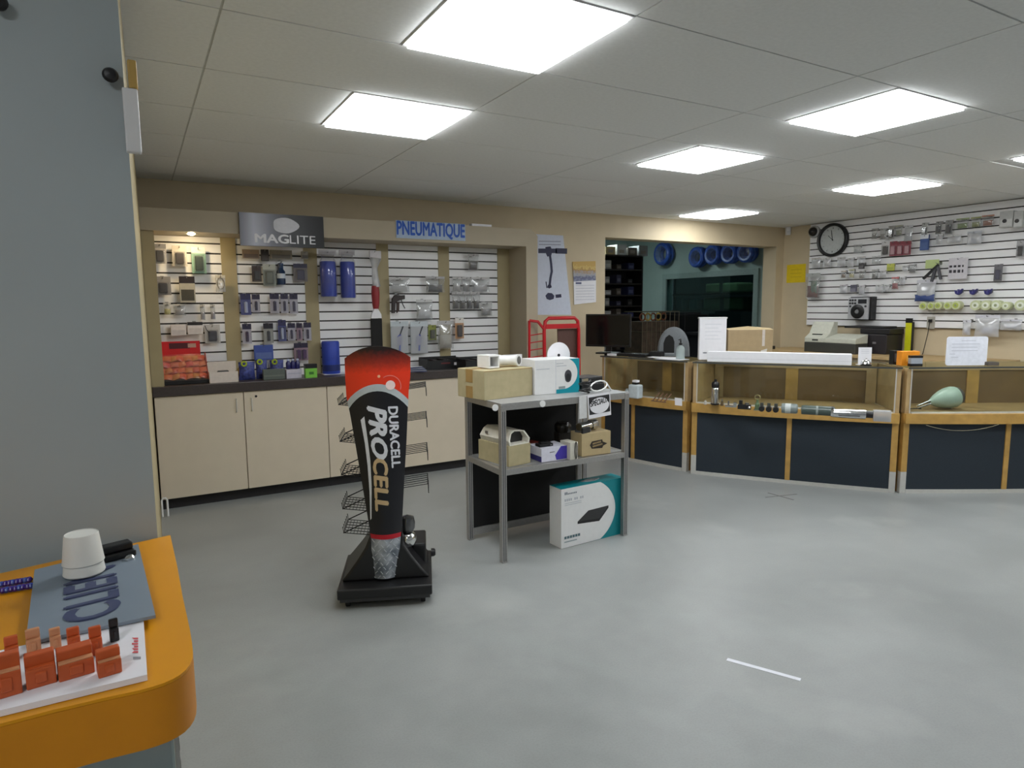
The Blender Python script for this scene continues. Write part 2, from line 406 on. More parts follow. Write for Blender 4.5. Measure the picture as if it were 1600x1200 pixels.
# door stop at the foot of the left wall
tag(MB().tube([(0.075, 5.20, 0.0), (0.075, 5.20, 0.12), (0.085, 5.20, 0.135), (0.10, 5.20, 0.135), (0.11, 5.20, 0.12), (0.11, 5.20, 0.0)], 0.007, 8).build('door_stop', M_WHITE, smooth=True), 'small white looped floor stop beside the cream cabinet', 'door stop')

# ------------------------------------------------------------------ signs on the alcove header
a = ony(373, 331, YF - 0.03); b = ony(507, 388, YF - 0.03)
t = T('brand_sign', 'black and silver MAGLITE sign board on the alcove header', 'sign', (a.x, YF - 0.03, b.z))
w, h = b.x - a.x, a.z - b.z
def grad_mat():
    m = bpy.data.materials.new('silver_to_black_print'); m.use_nodes = True; nt = m.node_tree; bs = nt.nodes['Principled BSDF']; bs.inputs['Roughness'].default_value = 0.35
    tc = nt.nodes.new('ShaderNodeTexCoord'); sx = nt.nodes.new('ShaderNodeSeparateXYZ'); nt.links.new(tc.outputs['Generated'], sx.inputs[0])
    cr = nt.nodes.new('ShaderNodeValToRGB'); e = cr.color_ramp.elements
    e[0].position = 0.0; e[0].color = (*hexc(92, 92, 104), 1); e[1].position = 1.0; e[1].color = (*hexc(8, 8, 12), 1)
    n = e.new(0.16); n.color = (*hexc(176, 178, 194), 1); n = e.new(0.36); n.color = (*hexc(104, 104, 118), 1); n = e.new(0.60); n.color = (*hexc(22, 21, 27), 1)
    nt.links.new(sx.outputs['X'], cr.inputs['Fac']); nt.links.new(cr.outputs['Color'], bs.inputs['Base Color']); return m
MB().b(0, w, 0, 0.028, 0, h).build('board', grad_mat(), t)
letters('lettering', 'MAG', M_PAPER, t, lambda u, v: (w * (0.17 + 0.39 * u), -0.002, h * (0.11 + 0.26 * v)), bold=0.05)
letters('lettering', 'LITE', M_PAPER, t, lambda u, v: (w * (0.575 + 0.315 * u), -0.002, h * (0.11 + 0.26 * v)), bold=-0.004)
lg = MB(); lg.add([(w * (0.53 + 0.155 * math.cos(k * PI / 12) * (1 + 0.10 * math.cos(3 * k * PI / 12))), -0.002, h * (0.66 + 0.24 * math.sin(k * PI / 12))) for k in range(24)], [tuple(range(24))])
lg.build('emblem', mat('pale_silver_print', hexc(206, 206, 214), 0.4), t)

a = ony(620, 345, YF - 0.006); b = ony(726, 375, YF - 0.006)
t = T('word_sign', 'blue PNEUMATIQUE lettering strip on the alcove header', 'sign', (a.x, YF - 0.006, b.z))
w1, h1 = b.x - a.x, a.z - b.z
MB().b(-0.008, w1 + 0.008, 0, 0.005, -0.008, h1 + 0.006).build('backing_strip', mat('pale_blue_print', hexc(172, 190, 214), 0.6), t)
letters('lettering', 'PNEUMATIQUE', mat('blue_letter', hexc(26, 84, 186), 0.5), t, lambda u, v: (w1 * u, -0.002, h1 * v), bold=0.04)
a = ony(736, 347, YF + 0.02)
o = MB().b(0, 0.20, 0, 0.06, 0, 0.02).build('white_strip', M_PAPER, None, (a.x, YF + 0.005, 2.19), bevel=0.002); tag(o, 'flat white box lying on top of the alcove header', 'box')
def lerp(a, b, t): return a + (b - a) * t
def interp(tab, x):                            # piecewise linear table [(x,y)...] ascending
    if x <= tab[0][0]: return tab[0][1]
    for (x0, y0), (x1, y1) in zip(tab, tab[1:]):
        if x <= x1: return y0 + (y1 - y0) * (x - x0) / (x1 - x0)
    return tab[-1][1]

# ------------------------------------------------------------------ orange service counter in the foreground
ZO = 1.0
pts = [onz(x, y, ZO) for x, y in ((266, 836), (277, 885), (285, 930), (292, 962), (297, 985), (300, 1004), (301.5, 1018), (300.5, 1029), (297, 1038), (291, 1046), (282, 1054), (270, 1061), (255, 1067.5), (238, 1073), (218, 1078.5), (190, 1084.5), (160, 1091), (80, 1110), (0, 1131))]
poly = [(p.x, p.y) for p in pts]
d = Vector((0.281, 0.068)).normalized()
poly += [(poly[-1][0] - 1.1 * d.x, poly[-1][1] - 1.1 * d.y), (poly[0][0] - 1.35 * d.x, poly[0][1] - 1.35 * d.y)]
root = T('service_counter', 'orange rounded service counter with pale panel below, against the grey wall', 'counter', (0, 0, 0))
MB().prism([(x, y) for x, y in reversed(poly)], ZO - 0.004, ZO).build('top_surface', M_ORANGE, root)
MB().prism([(x, y) for x, y in reversed(poly)], ZO - 0.082, ZO - 0.0045).build('edge_band', mat('orange_edge', hexc(214, 136, 10), 0.45, var=0.03), root, smooth=True)
e = onz(276, 1160, ZO - 0.09)
cx, cy = poly[8]
MB().b(-1.0, e.x - 0.002, cy + 0.06, 1.40, 0, ZO - 0.083).build('body_panel', mat('pale_blue_grey_panel', hexc(176, 190, 190), 0.5, var=0.02), root, bevel=0.004)
st = MB().b(e.x - 0.0015, e.x + 0.004, cy + 0.065, cy + 0.085, 0, ZO - 0.09).build('slotted_strip', M_ALUW, root)
for k in range(8): MB().b(e.x - 0.001, e.x + 0.0045, cy + 0.071, cy + 0.079, 0.62 + 0.036 * k, 0.64 + 0.036 * k).build('slot', M_BLACKM, st)

# display board with orange connector samples
zb = ZO + 0.001
bc = [onz(*p, zb + 0.008) for p in ((224, 966), (230, 1054), (0, 1110), (-60, 1126), (-60, 1030))]
root = T('sample_board', 'white sample board with orange connectors, on the orange counter', 'display board', (0, 0, 0))
MB().prism([(p.x, p.y) for p in bc], zb, zb + 0.008).build('board', M_PAPER, root)
M_OR = mat('orange_connector', hexc(196, 88, 40), 0.45, var=0.08); M_ORP = mat('pale_orange_connector', hexc(206, 146, 104), 0.45, var=0.08)
def block(px, py, wpx, hpx, m, top=None, name='connector'):
    b = onz(px, py, zb + 0.008); s = (b - CAM).length / F * 1.02; w = wpx * s; h = hpx * s * 1.02
    mb = MB().b(-w / 2, w / 2, 0, w * 0.75, 0, h * 0.62).b(-w / 2, w / 2, w * 0.30, w * 0.75, h * 0.62, h).b(-w * 0.2, w * 0.2, -0.002, 0.002, h * 0.15, h * 0.5)
    mb.build(name, m, root, (b.x, b.y, zb + 0.008), rz=0.15, bevel=0.0015)
    if top: MB().b(-w / 2 + 0.001, w / 2 - 0.001, 0.001, w * 0.28, h * 0.621, h * 0.66).build('lever', top, root, (b.x, b.y, zb + 0.008), rz=0.15)
for a_ in ((173, 1056, 25, 30, M_OR, M_ORP), (121, 1059, 36, 32, M_OR, M_ORP), (66, 1073, 29, 36, M_OR, M_OR), (12, 1090, 28, 46, M_OR, M_ORP)): block(*a_)
for a_ in ((152, 1024, 13, 34, M_OR), (117, 1016, 13, 26, M_OR), (88, 1014, 11, 24, M_ORP), (54, 1022, 14, 28, M_ORP), (20, 1034, 13, 28, M_OR)): block(*a_)
block(180, 1003, 10, 28, M_BLACK, None, 'black_connector')
def quad_map(q, z):                            # q: pixel corners TL,TR,BR,BL -> bilinear on plane z
    P = [onz(*p, z) for p in q]
    return lambda u, v: tuple((P[3] * (1 - u) + P[2] * u) * (1 - v) + (P[0] * (1 - u) + P[1] * u) * v)
fm = quad_map([(206, 1020), (206, 994), (217, 994), (217, 1020)], zb + 0.0085)
mb = MB()
for k in range(6): mb.add([fm(0.16 * k, 0.1), fm(0.16 * k + 0.11, 0.1), fm(0.16 * k + 0.11, 0.7 + 0.3 * (k % 2)), fm(0.16 * k, 0.7 + 0.3 * (k % 3 == 0))], [(0, 1, 2, 3)])
mb.build('red_print', mat('red_print', hexc(214, 90, 96), 0.6), root)
fm2 = quad_map([(208, 1030), (208, 1026), (220, 1026), (220, 1030)], zb + 0.0085)
MB().add([fm2(0, 0), fm2(1, 0), fm2(1, 1), fm2(0, 1)], [(0, 1, 2, 3)]).build('grey_print', M_GREYP, root)

# grey clip plate that reads CLIENT
zp = zb + 0.0095
q = [(54, 890), (216, 850), (243, 961), (40, 1004)]
root = T('client_plate', 'grey plate lettered CLIENT with a black clip, on the orange counter', 'sign', (0, 0, 0))
P = [onz(*p, zp + 0.005) for p in q]
MB().prism([(p.x, p.y) for p in reversed(P)], zp, zp + 0.005).build('plate', [mat('grey_plate', hexc(128, 140, 152), 0.45, var=0.03, scale=20)], root)
# text runs from the near edge to the far edge, tops of the letters to the left
fq = quad_map([(102, 882), (176, 868), (187, 955), (102, 978)], zp + 0.0056)
letters('lettering', 'CLIENT', mat('slate_blue_letter', hexc(62, 70, 104), 0.5), root, lambda a, b: fq(1 - b, a), bold=0.06)
c0 = onz(164, 880, zp + 0.006); c1 = onz(214, 867, zp + 0.006)
ca = math.atan2(c1.y - c0.y, c1.x - c0.x); cl = (c1 - c0).length
cp = MB().b(0, cl, 0, 0.030, 0.0, 0.012).b(0.002, cl - 0.002, 0.010, 0.036, 0.012, 0.026).build('clip', M_BLACK, root, (c0.x, c0.y, zp + 0.005), rz=ca, bevel=0.003)
MB().lathe([(0.010, 0), (0.010, 0.004), (0.006, 0.008), (0.001, 0.009)], n=16).build('rivet', M_CHROME, cp, (cl * 0.70, -0.010, 0.0), smooth=True)
# stacked paper cups, upside down
root = T('paper_cup', 'stack of white disposable cups turned upside down on the grey plate', 'cup', onz(132, 894, zp + 0.0085))
for k in range(2):
    z = 0.0185 * k
    pr = [(0.0315, z), (0.0325, z + 0.002), (0.0318, z + 0.0045), (0.0268 - 0.0004 * k, z + 0.051), (0.0252, z + 0.053), (0.0242, z + 0.0515), (0.001, z + 0.0515)]
    MB().lathe(pr, n=28).build('cup', mat('off_white_cup', hexc(228, 227, 220), 0.55, var=0.02), root, smooth=True)
# purple beads
root = T('bead_chain', 'purple and blue bead chain lying on the orange counter', 'chain', (0, 0, ZO + 0.001))
for k in range(16):
    p = onz(2 + 47 * k / 15 + random.uniform(-1, 1), 918 - 8 * k / 15 + (5 if k % 2 else -5), ZO + 0.006)
    MB().lathe([(0.001, 0), (0.004, 0.001), (0.006, 0.005), (0.004, 0.009), (0.001, 0.010)], n=10).build('bead', C(70, 46, 140, 0.25) if k % 3 else C(60, 80, 170, 0.25), root, (p.x, p.y, 0), smooth=True)
# coat knob on the grey wall, white cover high on the left wall
for i, (px, py, l) in enumerate(((173, 123, 'black round knob screwed high on the grey wall'), (2, 12, 'dark knob near the ceiling at the left of the grey wall'))):
    p = ony(px, py, 1.545)
    tag(MB().lathe([(0.006, 0.0), (0.006, -0.012), (0.012, -0.016), (0.014, -0.024), (0.010, -0.031), (0.001, -0.033)], n=16, axis='y').build('coat_hook', M_BLACK, None, (p.x, 1.545, p.z), smooth=True), l, 'hook')
a_, b_ = ony(190, 137, 1.53), ony(222, 240, 1.53)
f = T('corner_plate', 'white plate with a yellow cap high on the grey wall edge', 'plate', (a_.x, 1.522, b_.z))
MB().b(0, b_.x - a_.x, 0, 0.022, 0, a_.z - b_.z).build('plate', M_WHITE, f, bevel=0.003)
c_ = ony(216, 96, 1.53)
MB().b((b_.x - a_.x) * 0.45, (b_.x - a_.x) * 1.05, 0.001, 0.021, a_.z - b_.z + 0.0005, c_.z - b_.z).build('yellow_cap', C(196, 160, 84), f, bevel=0.003)

# ------------------------------------------------------------------ battery display stand
KA = math.atan2(-0.175, 0.431)
KC = Vector((1.070, 3.225, 0))
kx = Vector((math.cos(KA), math.sin(KA), 0)); ky = Vector((-math.sin(KA), math.cos(KA), 0))
root = T('battery_display_stand', 'black wheeled DURACELL PROCELL battery display stand with wire racks', 'display stand', KC, KA)
YP = -0.165                                    # front of the printed panel
PP = KC + ky * YP
def kl(px, py):                                # pixel -> (x, z) on the panel plane
    p = onv(px, py, PP, KA) - KC
    return p.dot(kx), p.z
Ls = [(537, 562), (538, 590), (540, 622), (546, 650), (553, 690), (565, 760), (577, 832), (579, 845), (581, 906)]
Rs = [(641, 558), (641, 590), (638.5, 610), (637, 640), (635, 690), (631, 760), (627.5, 829), (626, 840), (621, 905)]
LT = sorted([(kl(*p)[1], kl(*p)[0]) for p in Ls]); RT = sorted([(kl(*p)[1], kl(*p)[0]) for p in Rs])
SAG = 0.035
def ks(u, z, off=0.0):                         # point on the curved panel, u in -1..1
    l, r = interp(LT, z), interp(RT, z)
    return (lerp(l, r, (u + 1) / 2), YP + SAG * u * u - off, z)
def kpatch(name, zlo, zhi, m, nz=10, nu=14, off=0.0, th=0.008):
    mb = MB(); fr = []; bk = []
    for j in range(nz + 1):
        for i in range(nu + 1):
            u = -1 + 2 * i / nu; z = lerp(zlo(u), zhi(u), j / nz); p = ks(u, z, off); fr.append(p); bk.append((p[0], p[1] + th, p[2]))
    W = nu + 1; M = len(fr); fs = []
    for j in range(nz):
        for i in range(nu):
            a = j * W + i; fs += [(a, a + 1, a + W + 1, a + W), (M + a, M + a + W, M + a + W + 1, M + a + 1)]
    for i in range(nu): fs += [(i + 1, i, M + i, M + i + 1), (nz * W + i, nz * W + i + 1, M + nz * W + i + 1, M + nz * W + i)]
    for j in range(nz): fs += [(j * W, j * W + W, M + j * W + W, M + j * W), (j * W + nu + W, j * W + nu, M + j * W + nu, M + j * W + nu + W)]
    mb.add(fr + bk, fs); return mb.build(name, m, root, smooth=True)
z_top = kl(588, 541)[1]; z_topc = kl(588, 560)[1]
z_o = kl(597, 600)[1]; z_oc = kl(590, 627)[1]; z_i = kl(597, 611)[1]; z_ic = kl(590, 639)[1]
z_b = kl(600, 836)[1]; z_r = kl(600, 843)[1]; z_p = kl(600, 905)[1]
def header_mat():
    m = bpy.data.materials.new('orange_black_print'); m.use_nodes = True; nt = m.node_tree; bs = nt.nodes['Principled BSDF']; bs.inputs['Roughness'].default_value = 0.35
    tc = nt.nodes.new('ShaderNodeTexCoord'); sx = nt.nodes.new('ShaderNodeSeparateXYZ'); nt.links.new(tc.outputs['Object'], sx.inputs[0])
    ns = nt.nodes.new('ShaderNodeTexNoise'); ns.inputs['Scale'].default_value = 60; nt.links.new(tc.outputs['Object'], ns.inputs['Vector'])
    ad = nt.nodes.new('ShaderNodeMath'); ad.operation = 'MULTIPLY_ADD'; ad.inputs[1].default_value = 0.035; nt.links.new(ns.outputs['Fac'], ad.inputs[0]); nt.links.new(sx.outputs['Z'], ad.inputs[2])
    mp = nt.nodes.new('ShaderNodeMapRange'); mp.inputs['From Min'].default_value = z_topc - 0.055; mp.inputs['From Max'].default_value = z_top + 0.0
    nt.links.new(ad.outputs[0], mp.inputs['Value'])
    cr = nt.nodes.new('ShaderNodeValToRGB'); e = cr.color_ramp.elements; e[0].color = (*hexc(232, 58, 26), 1); e[1].color = (*hexc(26, 14, 14), 1); n = e.new(0.45); n.color = (*hexc(150, 40, 22), 1)
    nt.links.new(mp.outputs['Result'], cr.inputs['Fac']); nt.links.new(cr.outputs['Color'], bs.inputs['Base Color']); return m
kpatch('header_panel', lambda u: lerp(z_o, z_oc, u * u), lambda u: lerp(z_top, z_topc, abs(u) ** 2.2), header_mat())
kpatch('silver_band', lambda u: lerp(z_i, z_ic, u * u), lambda u: lerp(z_o, z_oc, u * u), mat('silver_print', hexc(188, 196, 200), 0.35), nz=3)
kpatch('front_panel', lambda u: z_b, lambda u: lerp(z_i, z_ic, u * u), mat('black_gloss_print', hexc(24, 24, 30), 0.3, var=0.05), nz=24)
kpatch('red_trim', lambda u: z_r, lambda u: z_b, mat('red_trim', hexc(190, 20, 40), 0.4), nz=2, off=0.002)
def plate_mat():
    m = bpy.data.materials.new('tread_plate'); m.use_nodes = True; nt = m.node_tree; bs = nt.nodes['Principled BSDF']; bs.inputs['Roughness'].default_value = 0.4; bs.inputs['Metallic'].default_value = 0.35
    tc = nt.nodes.new('ShaderNodeTexCoord'); mp = nt.nodes.new('ShaderNodeMapping'); mp.inputs['Rotation'].default_value = (0, 0.7, 0); mp.inputs['Scale'].default_value = (34, 34, 34); nt.links.new(tc.outputs['Object'], mp.inputs[0])
    ch = nt.nodes.new('ShaderNodeTexBrick'); ch.inputs['Scale'].default_value = 1; ch.inputs['Mortar Size'].default_value = 0.12; nt.links.new(mp.outputs[0], ch.inputs['Vector'])
    ns = nt.nodes.new('ShaderNodeTexNoise'); ns.inputs['Scale'].default_value = 14; nt.links.new(tc.outputs['Object'], ns.inputs['Vector'])
    cr = nt.nodes.new('ShaderNodeValToRGB'); cr.color_ramp.elements[0].color = (*hexc(104, 112, 122), 1); cr.color_ramp.elements[1].color = (*hexc(190, 196, 204), 1); cr.color_ramp.elements[0].position = 0.35; cr.color_ramp.elements[1].position = 0.65
    nt.links.new(ns.outputs['Fac'], cr.inputs['Fac']); nt.links.new(cr.outputs['Color'], bs.inputs['Base Color']); return m
pl = kpatch('tread_plate', lambda u: z_p, lambda u: z_r, plate_mat(), nz=6, nu=8)
tm = MB()
for j in range(9):
    for i in range(5):
        u = -0.85 + 0.42 * i + (0.2 if j % 2 else 0); z = lerp(z_p + 0.01, z_r - 0.012, j / 8)
        if abs(u) > 0.95: continue
        s = 1 if (i + j) % 2 else -1
        a_ = ks(u - 0.09, z - 0.007 * s, 0.001); b_ = ks(u + 0.09, z + 0.007 * s, 0.001)
        tm.bar(a_, b_, 0.003, 0.003)
tm.build('tread_ridges', mat('tread_ridge', hexc(206, 210, 216), 0.35, 0.5), pl)
def ktext(a_px, name, txt, m, shear=0.0, bold=0.0, space=1.0):
    (x0, y0), (x1, y1), wpx0, wpx1 = a_px      # baseline start and end pixels, letter height in px at start and end
    def fn(a, b):
        px = lerp(x0, x1, a) + lerp(wpx0, wpx1, a) * b; py = lerp(y0, y1, a)
        x, z = kl(px, py); l, r = interp(LT, z), interp(RT, z); u = (x - l) / (r - l) * 2 - 1
        p = ks(u, z, 0.0016); return p
    letters(name, txt, m, root, fn, shear, bold, space, 4)
M_WP = mat('white_print', hexc(226, 228, 236), 0.4); M_GOLD = mat('gold_print', hexc(206, 178, 136), 0.35)
ktext(((606.5, 636), (612.5, 731), 14.5, 13), 'lettering', 'DURACELL', M_WP, bold=0.055)
ktext(((574, 636), (583, 716), 29, 22), 'lettering', 'PRO', M_WP, shear=0.25, bold=0.07)
ktext(((583, 717), (587, 798), 22, 20), 'lettering', 'CELL', M_GOLD, shear=0.1, bold=0.06)
sw = [(563, 657), (569, 651), (574, 685), (578.5, 720), (580.5, 760), (580, 812), (578, 815), (577, 770), (574, 728), (569.5, 692)]
mb = MB(); vs = []
for px, py in sw:
    x, z = kl(px, py); l, r = interp(LT, z), interp(RT, z); vs.append(ks((x - l) / (r - l) * 2 - 1, z, 0.0016))
mb.add(vs, [(0, 1, 2, 9), (9, 2, 3, 8), (8, 3, 4, 7), (7, 4, 5, 6)]); mb.build('swoosh', M_WP, root)
# printed glint on the header: ring, dot and star
def ring(cx, cy, r0, r1, a0, a1, m, name):
    mb = MB(); vs = []; n = 18
    for k in range(n + 1):
        t = lerp(a0, a1, k / n)
        for rr in (r0, r1):
            x, z = kl(cx + rr * math.cos(t), cy - rr * math.sin(t)); l, r = interp(LT, z), interp(RT, z); vs.append(ks((x - l) / (r - l) * 2 - 1, z, 0.0018))
    mb.add(vs, [(2 * k, 2 * k + 2, 2 * k + 3, 2 * k + 1) for k in range(n)]); mb.build(name, m, root)
ring(609, 604, 16.5, 17.8, -0.3, 2.2, mat('pink_print', hexc(240, 130, 120), 0.4), 'printed_ring')
ring(592, 588, 0.1, 2.3, 0, 2 * PI, mat('peach_print', hexc(248, 190, 150), 0.4), 'printed_dot')
ring(610, 602, 0.1, 7.5, 0, 2 * PI, mat('white_glint_print', hexc(250, 225, 222), 0.4), 'printed_glint')
# spine behind the panel
MB().b(-0.075, 0.09, -0.125, -0.085, 0.11, 1.16).b(-0.02, 0.03, -0.085, 0.10, 0.2, 1.12).build('spine', M_BLACK, root, bevel=0.004)
# base: skirt, sloped hump, side block, casters
hw, hd = 0.232, 0.24
MB().b(-hw, hw, -hd, hd, 0.052, 0.105).build('base_skirt', M_BLACK, root, bevel=0.008)
MB().b(-hw + 0.012, hw - 0.012, -hd + 0.012, hd - 0.012, 0.035, 0.055).build('base_rim', mat('dark_grey_plastic', hexc(52, 52, 54), 0.35), root)
hm = MB(); lv = [(0.105, 0.222, -0.145, 0.225), (0.15, 0.185, -0.142, 0.21), (0.21, 0.14, -0.138, 0.18), (0.27, 0.10, -0.128, 0.15), (0.33, 0.075, -0.118, 0.12)]
vs = []; fs = []
for z, w, f0, b0 in lv: vs += [(-w, f0, z), (w, f0, z), (w, b0, z), (-w, b0, z)]
for i in range(len(lv) - 1):
    for k in range(4): fs.append((4 * i + k, 4 * i + (k + 1) % 4, 4 * i + 4 + (k + 1) % 4, 4 * i + 4 + k))
fs += [(3, 2, 1, 0), tuple(4 * (len(lv) - 1) + k for k in range(4))]
hm.add(vs, fs).build('base_hump', M_BLACK, root, bevel=0.012, smooth=True)
MB().b(0.13, 0.205, -0.02, 0.20, 0.105, 0.24).build('side_block', M_BLACK, root, bevel=0.01)
MB().lathe([(0.022, 0), (0.022, 0.016), (0.016, 0.024), (0.001, 0.025)], n=16, axis='x').build('side_knob', M_BLACK, root, (hw - 0.001, 0.12, 0.135), smooth=True)
for sx in (-1, 1):
    for sy in (-1, 1):
        c = MB().lathe([(0.018, -0.012), (0.021, -0.009), (0.021, 0.009), (0.018, 0.012)], (0, 0, 0.021), 16, axis='x').build('caster', M_BLACKM, root, (sx * 0.185, sy * 0.19, 0), smooth=True)
        MB().b(-0.016, 0.016, -0.012, 0.012, 0.024, 0.04).build('caster_fork', M_STEEL, c)
# wire racks
def rack(side, z, kind):
    mb = MB(); r = 0.0022; x0, x1 = 0.075 * side, (0.222 if side > 0 else 0.205) * side
    for k in range(6):
        y = -0.10 + 0.042 * k
        mb.tube([(x0, y, z), (x1, y, z + 0.018), (x1 + 0.004 * side, y, z - 0.03 if kind else z + 0.05)], r, 6)
    mb.tube([(x1, -0.102, z + 0.018), (x1, 0.112, z + 0.018)], r * 1.3, 6)
    mb.tube([(x0, -0.102, z), (x0, 0.112, z)], r * 1.3, 6)
    mb.tube([(x0 * 0.3, 0.02, z - 0.002), (x0, 0.02, z - 0.002)], r * 2, 6)
    if side < 0:
        for k in range(9): mb.tube([(lerp(x0, x1, k / 8), -0.102, z + 0.018 * k / 8), (lerp(x0, x1, k / 8), 0.112, z + 0.018 * k / 8)], r * 0.7, 5)
        mb.tube([(x1, -0.102, z + 0.018), (x0, -0.102, z + 0.075), (x0, 0.112, z + 0.075), (x1, 0.112, z + 0.018)], r * 1.4, 6)
    mb.build('wire_rack', M_BLACKM, root)
for z in (1.065, 0.905, 0.735, 0.565): rack(1, z, True)
for z in (0.985, 0.80, 0.63, 0.455, 0.33): rack(-1, z, False)
# two chrome globe lights beside the panel
p = onv(637, 838, KC + ky * (-0.06), KA)
_gl = (p - KC); GL = (_gl.dot(kx), _gl.dot(ky), 0.242)
MB().lathe([(0.001, 0), (0.024, 0.004), (0.040, 0.018), (0.047, 0.043), (0.040, 0.068), (0.028, 0.078), (0.001, 0.08)], n=20).build('chrome_globe', M_CHROME, root, GL, smooth=True)['label'] = 'shiny chrome globe'
MB().lathe([(0.001, 0.081), (0.028, 0.083), (0.038, 0.10), (0.040, 0.13), (0.034, 0.16), (0.001, 0.172)], n=20).build('dark_globe', mat('dark_chrome', hexc(110, 110, 112), 0.15, 0.9), root, GL, smooth=True)['label'] = 'dark chrome globe'

# ------------------------------------------------------------------ aluminium shelf rack
SX0, SX1, SY0, SY1 = 1.748, 2.672, 3.195, 3.668
root = T('shelf_rack', 'aluminium profile shelf rack with black back panels', 'shelf', (SX0, SY0, 0))
W, D, ZT, ZS = SX1 - SX0, SY1 - SY0, 0.93, 0.553; p_ = 0.034
def post(x, y, z1=ZT - 0.001):
    o = MB().b(0, p_, 0, p_, 0, z1).build('post', M_ALU, root, (x, y, 0), bevel=0.002)
    for k in range(2): MB().b(p_ * (0.24 + 0.36 * k), p_ * (0.40 + 0.36 * k), -0.0006, 0.001, 0.01, z1 - 0.04).build('groove', mat('profile_groove', hexc(96, 96, 98), 0.5, 0.4), o)
XM = 0.865
for x, y in ((0, 0), (0, D - p_), (W - p_, 0), (W - p_, D - p_)): post(x, y)
post(XM - 0.02 - p_ / 2 + 0.012, D - p_, 0.9)
def rail(x0, x1, y0, y1, z0, z1, m=M_ALU, n='rail'): MB().b(x0, x1, y0, y1, z0, z1).build(n, m, root, bevel=0.0015)
for zt in (ZT - 0.036, ZS - 0.036):
    rail(p_, W - p_, 0.002, p_ - 0.002, zt, zt + 0.035); rail(p_, W - p_, D - p_ + 0.002, D - 0.002, zt, zt + 0.035)
    rail(0.002, p_ - 0.002, p_, D - p_, zt, zt + 0.035); rail(W - p_ + 0.002, W - 0.002, p_, D - p_, zt, zt + 0.035)
rail(p_, XM - 0.03, D - p_ + 0.002, D - 0.002, 0.03, 0.075)
MB().b(0.001, W - 0.001, 0.001, D - 0.001, ZT - 0.001, ZT + 0.004).build('top_board', mat('grey_shelf_board', hexc(150, 150, 150), 0.4), root)
MB().b(p_, W - p_, p_, D - p_, ZS - 0.008, ZS).build('shelf_board', mat('grey_shelf_board', hexc(150, 150, 150), 0.4), root)
for z0, z1 in ((0.076, ZS - 0.037), (ZS + 0.001, ZT - 0.037)):
    MB().b(p_, XM - 0.03, D - 0.022, D - 0.012, z0, z1).build('back_panel', M_BLACKM, root)
for px, py in ((774, 637), (848, 631)):
    p = ony(px, py, SY0 - 0.004)
    MB().lathe([(0.001, 0.0), (0.019, 0.0), (0.019, -0.005), (0.001, -0.006)], n=18, axis='y').build('white_clip_disc', M_WHITE, root, (p.x - SX0, -0.0005, p.z), smooth=True)

def box3(A, B, Cc, z, ytop, name, label, cat, m, group=None, bevel=0.002, thing=True, sides=None):
    """box standing at height z with base corners at pixels A (left), B (near), Cc (right); ytop: top pixel of the near corner"""
    a, b, c = onz(*A, z), onz(*B, z), onz(*Cc, z)
    ang = math.atan2(c.y - b.y, c.x - b.x); w = (c - b).length
    n = Vector((-math.sin(ang), math.cos(ang), 0)); dp = max(0.02, (a - b).dot(n))
    r = math.hypot(b.x, b.y); d = ray(B[0], ytop); h = H + d.z * r / math.hypot(d.x, d.y) - z
    t = T(name, label, cat, (b.x, b.y, z), ang, group)
    MB().b(0, w, 0, dp, 0, h).build('carton' if m in (M_CARD, M_CARD2, M_PAPER) else 'body', m, t, bevel=bevel)
    return t, w, dp, h

ZT2 = ZT + 0.0045
# big carton with tape, small one behind, pvc fitting on top
t, w, dp, h = box3((721, 618), (757, 626), (832, 617), ZT2, 580, 'cardboard_box', 'large tan cardboard box on the top of the shelf rack', 'box', M_CARD2)
for z0, z1 in ((0.001, h * 0.42), (h * 0.55, h + 0.001)): MB().b(-0.001, 0.0005, dp * 0.42, dp * 0.68, z0, z1).build('tape', M_TAPE, t)
MB().b(0, w, dp * 0.42, dp * 0.68, h, h + 0.0008).build('tape', M_TAPE, t)
MB().b(0.0, w, -0.0006, 0.0004, h * 0.965, h * 0.985).build('flap_line', M_TAPE, t)
BIGBOX = (t.location.copy(), t.rotation_euler.z, w, dp, h)
b0 = t.location; bang = t.rotation_euler.z
zt = ZT2 + h + 0.0035
p = onv(778, 577, (b0.x - math.sin(bang) * dp * 0.45, b0.y + math.cos(bang) * dp * 0.45), bang)
f = T('pvc_fitting', 'white PVC adapter with a square mouth and round mouth on the tan box', 'pipe fitting', (p.x, p.y, zt), bang)
def square_tube(mb, x0, x1, y0, y1, z0, z1, th):
    mb.b(x0, x1, y0, y1, z0, z0 + th); mb.b(x0, x1, y0, y1, z1 - th, z1); mb.b(x0, x0 + th, y0, y1, z0 + th, z1 - th); mb.b(x1 - th, x1, y0, y1, z0 + th, z1 - th)
mb = MB(); square_tube(mb, -0.105, -0.025, -0.05, 0.07, 0.0, 0.078, 0.010); mb.b(-0.095, -0.035, 0.06, 0.07, 0.01, 0.068); mb.build('square_mouth', M_WHITE, f, bevel=0.002)
hp = [Vector((-0.028, 0.028, 0.040)), Vector((0.0, 0.026, 0.040)), Vector((0.045, 0.016, 0.038)), Vector((0.085, -0.002, 0.037)), Vector((0.112, -0.030, 0.037)), Vector((0.122, -0.055, 0.038))]
MB().tube(hp, [0.040, 0.038, 0.031, 0.030, 0.033, 0.037], 20).build('horn', M_WHITE, f, smooth=True)
ax = (hp[-1] - hp[-2]).normalized(); e_ = hp[-1]
MB().tube([e_ + ax * 0.0006, e_ + ax * 0.0012], 0.025, 18).build('round_mouth', mat('shadow_grey', hexc(96, 94, 92), 0.7), f)
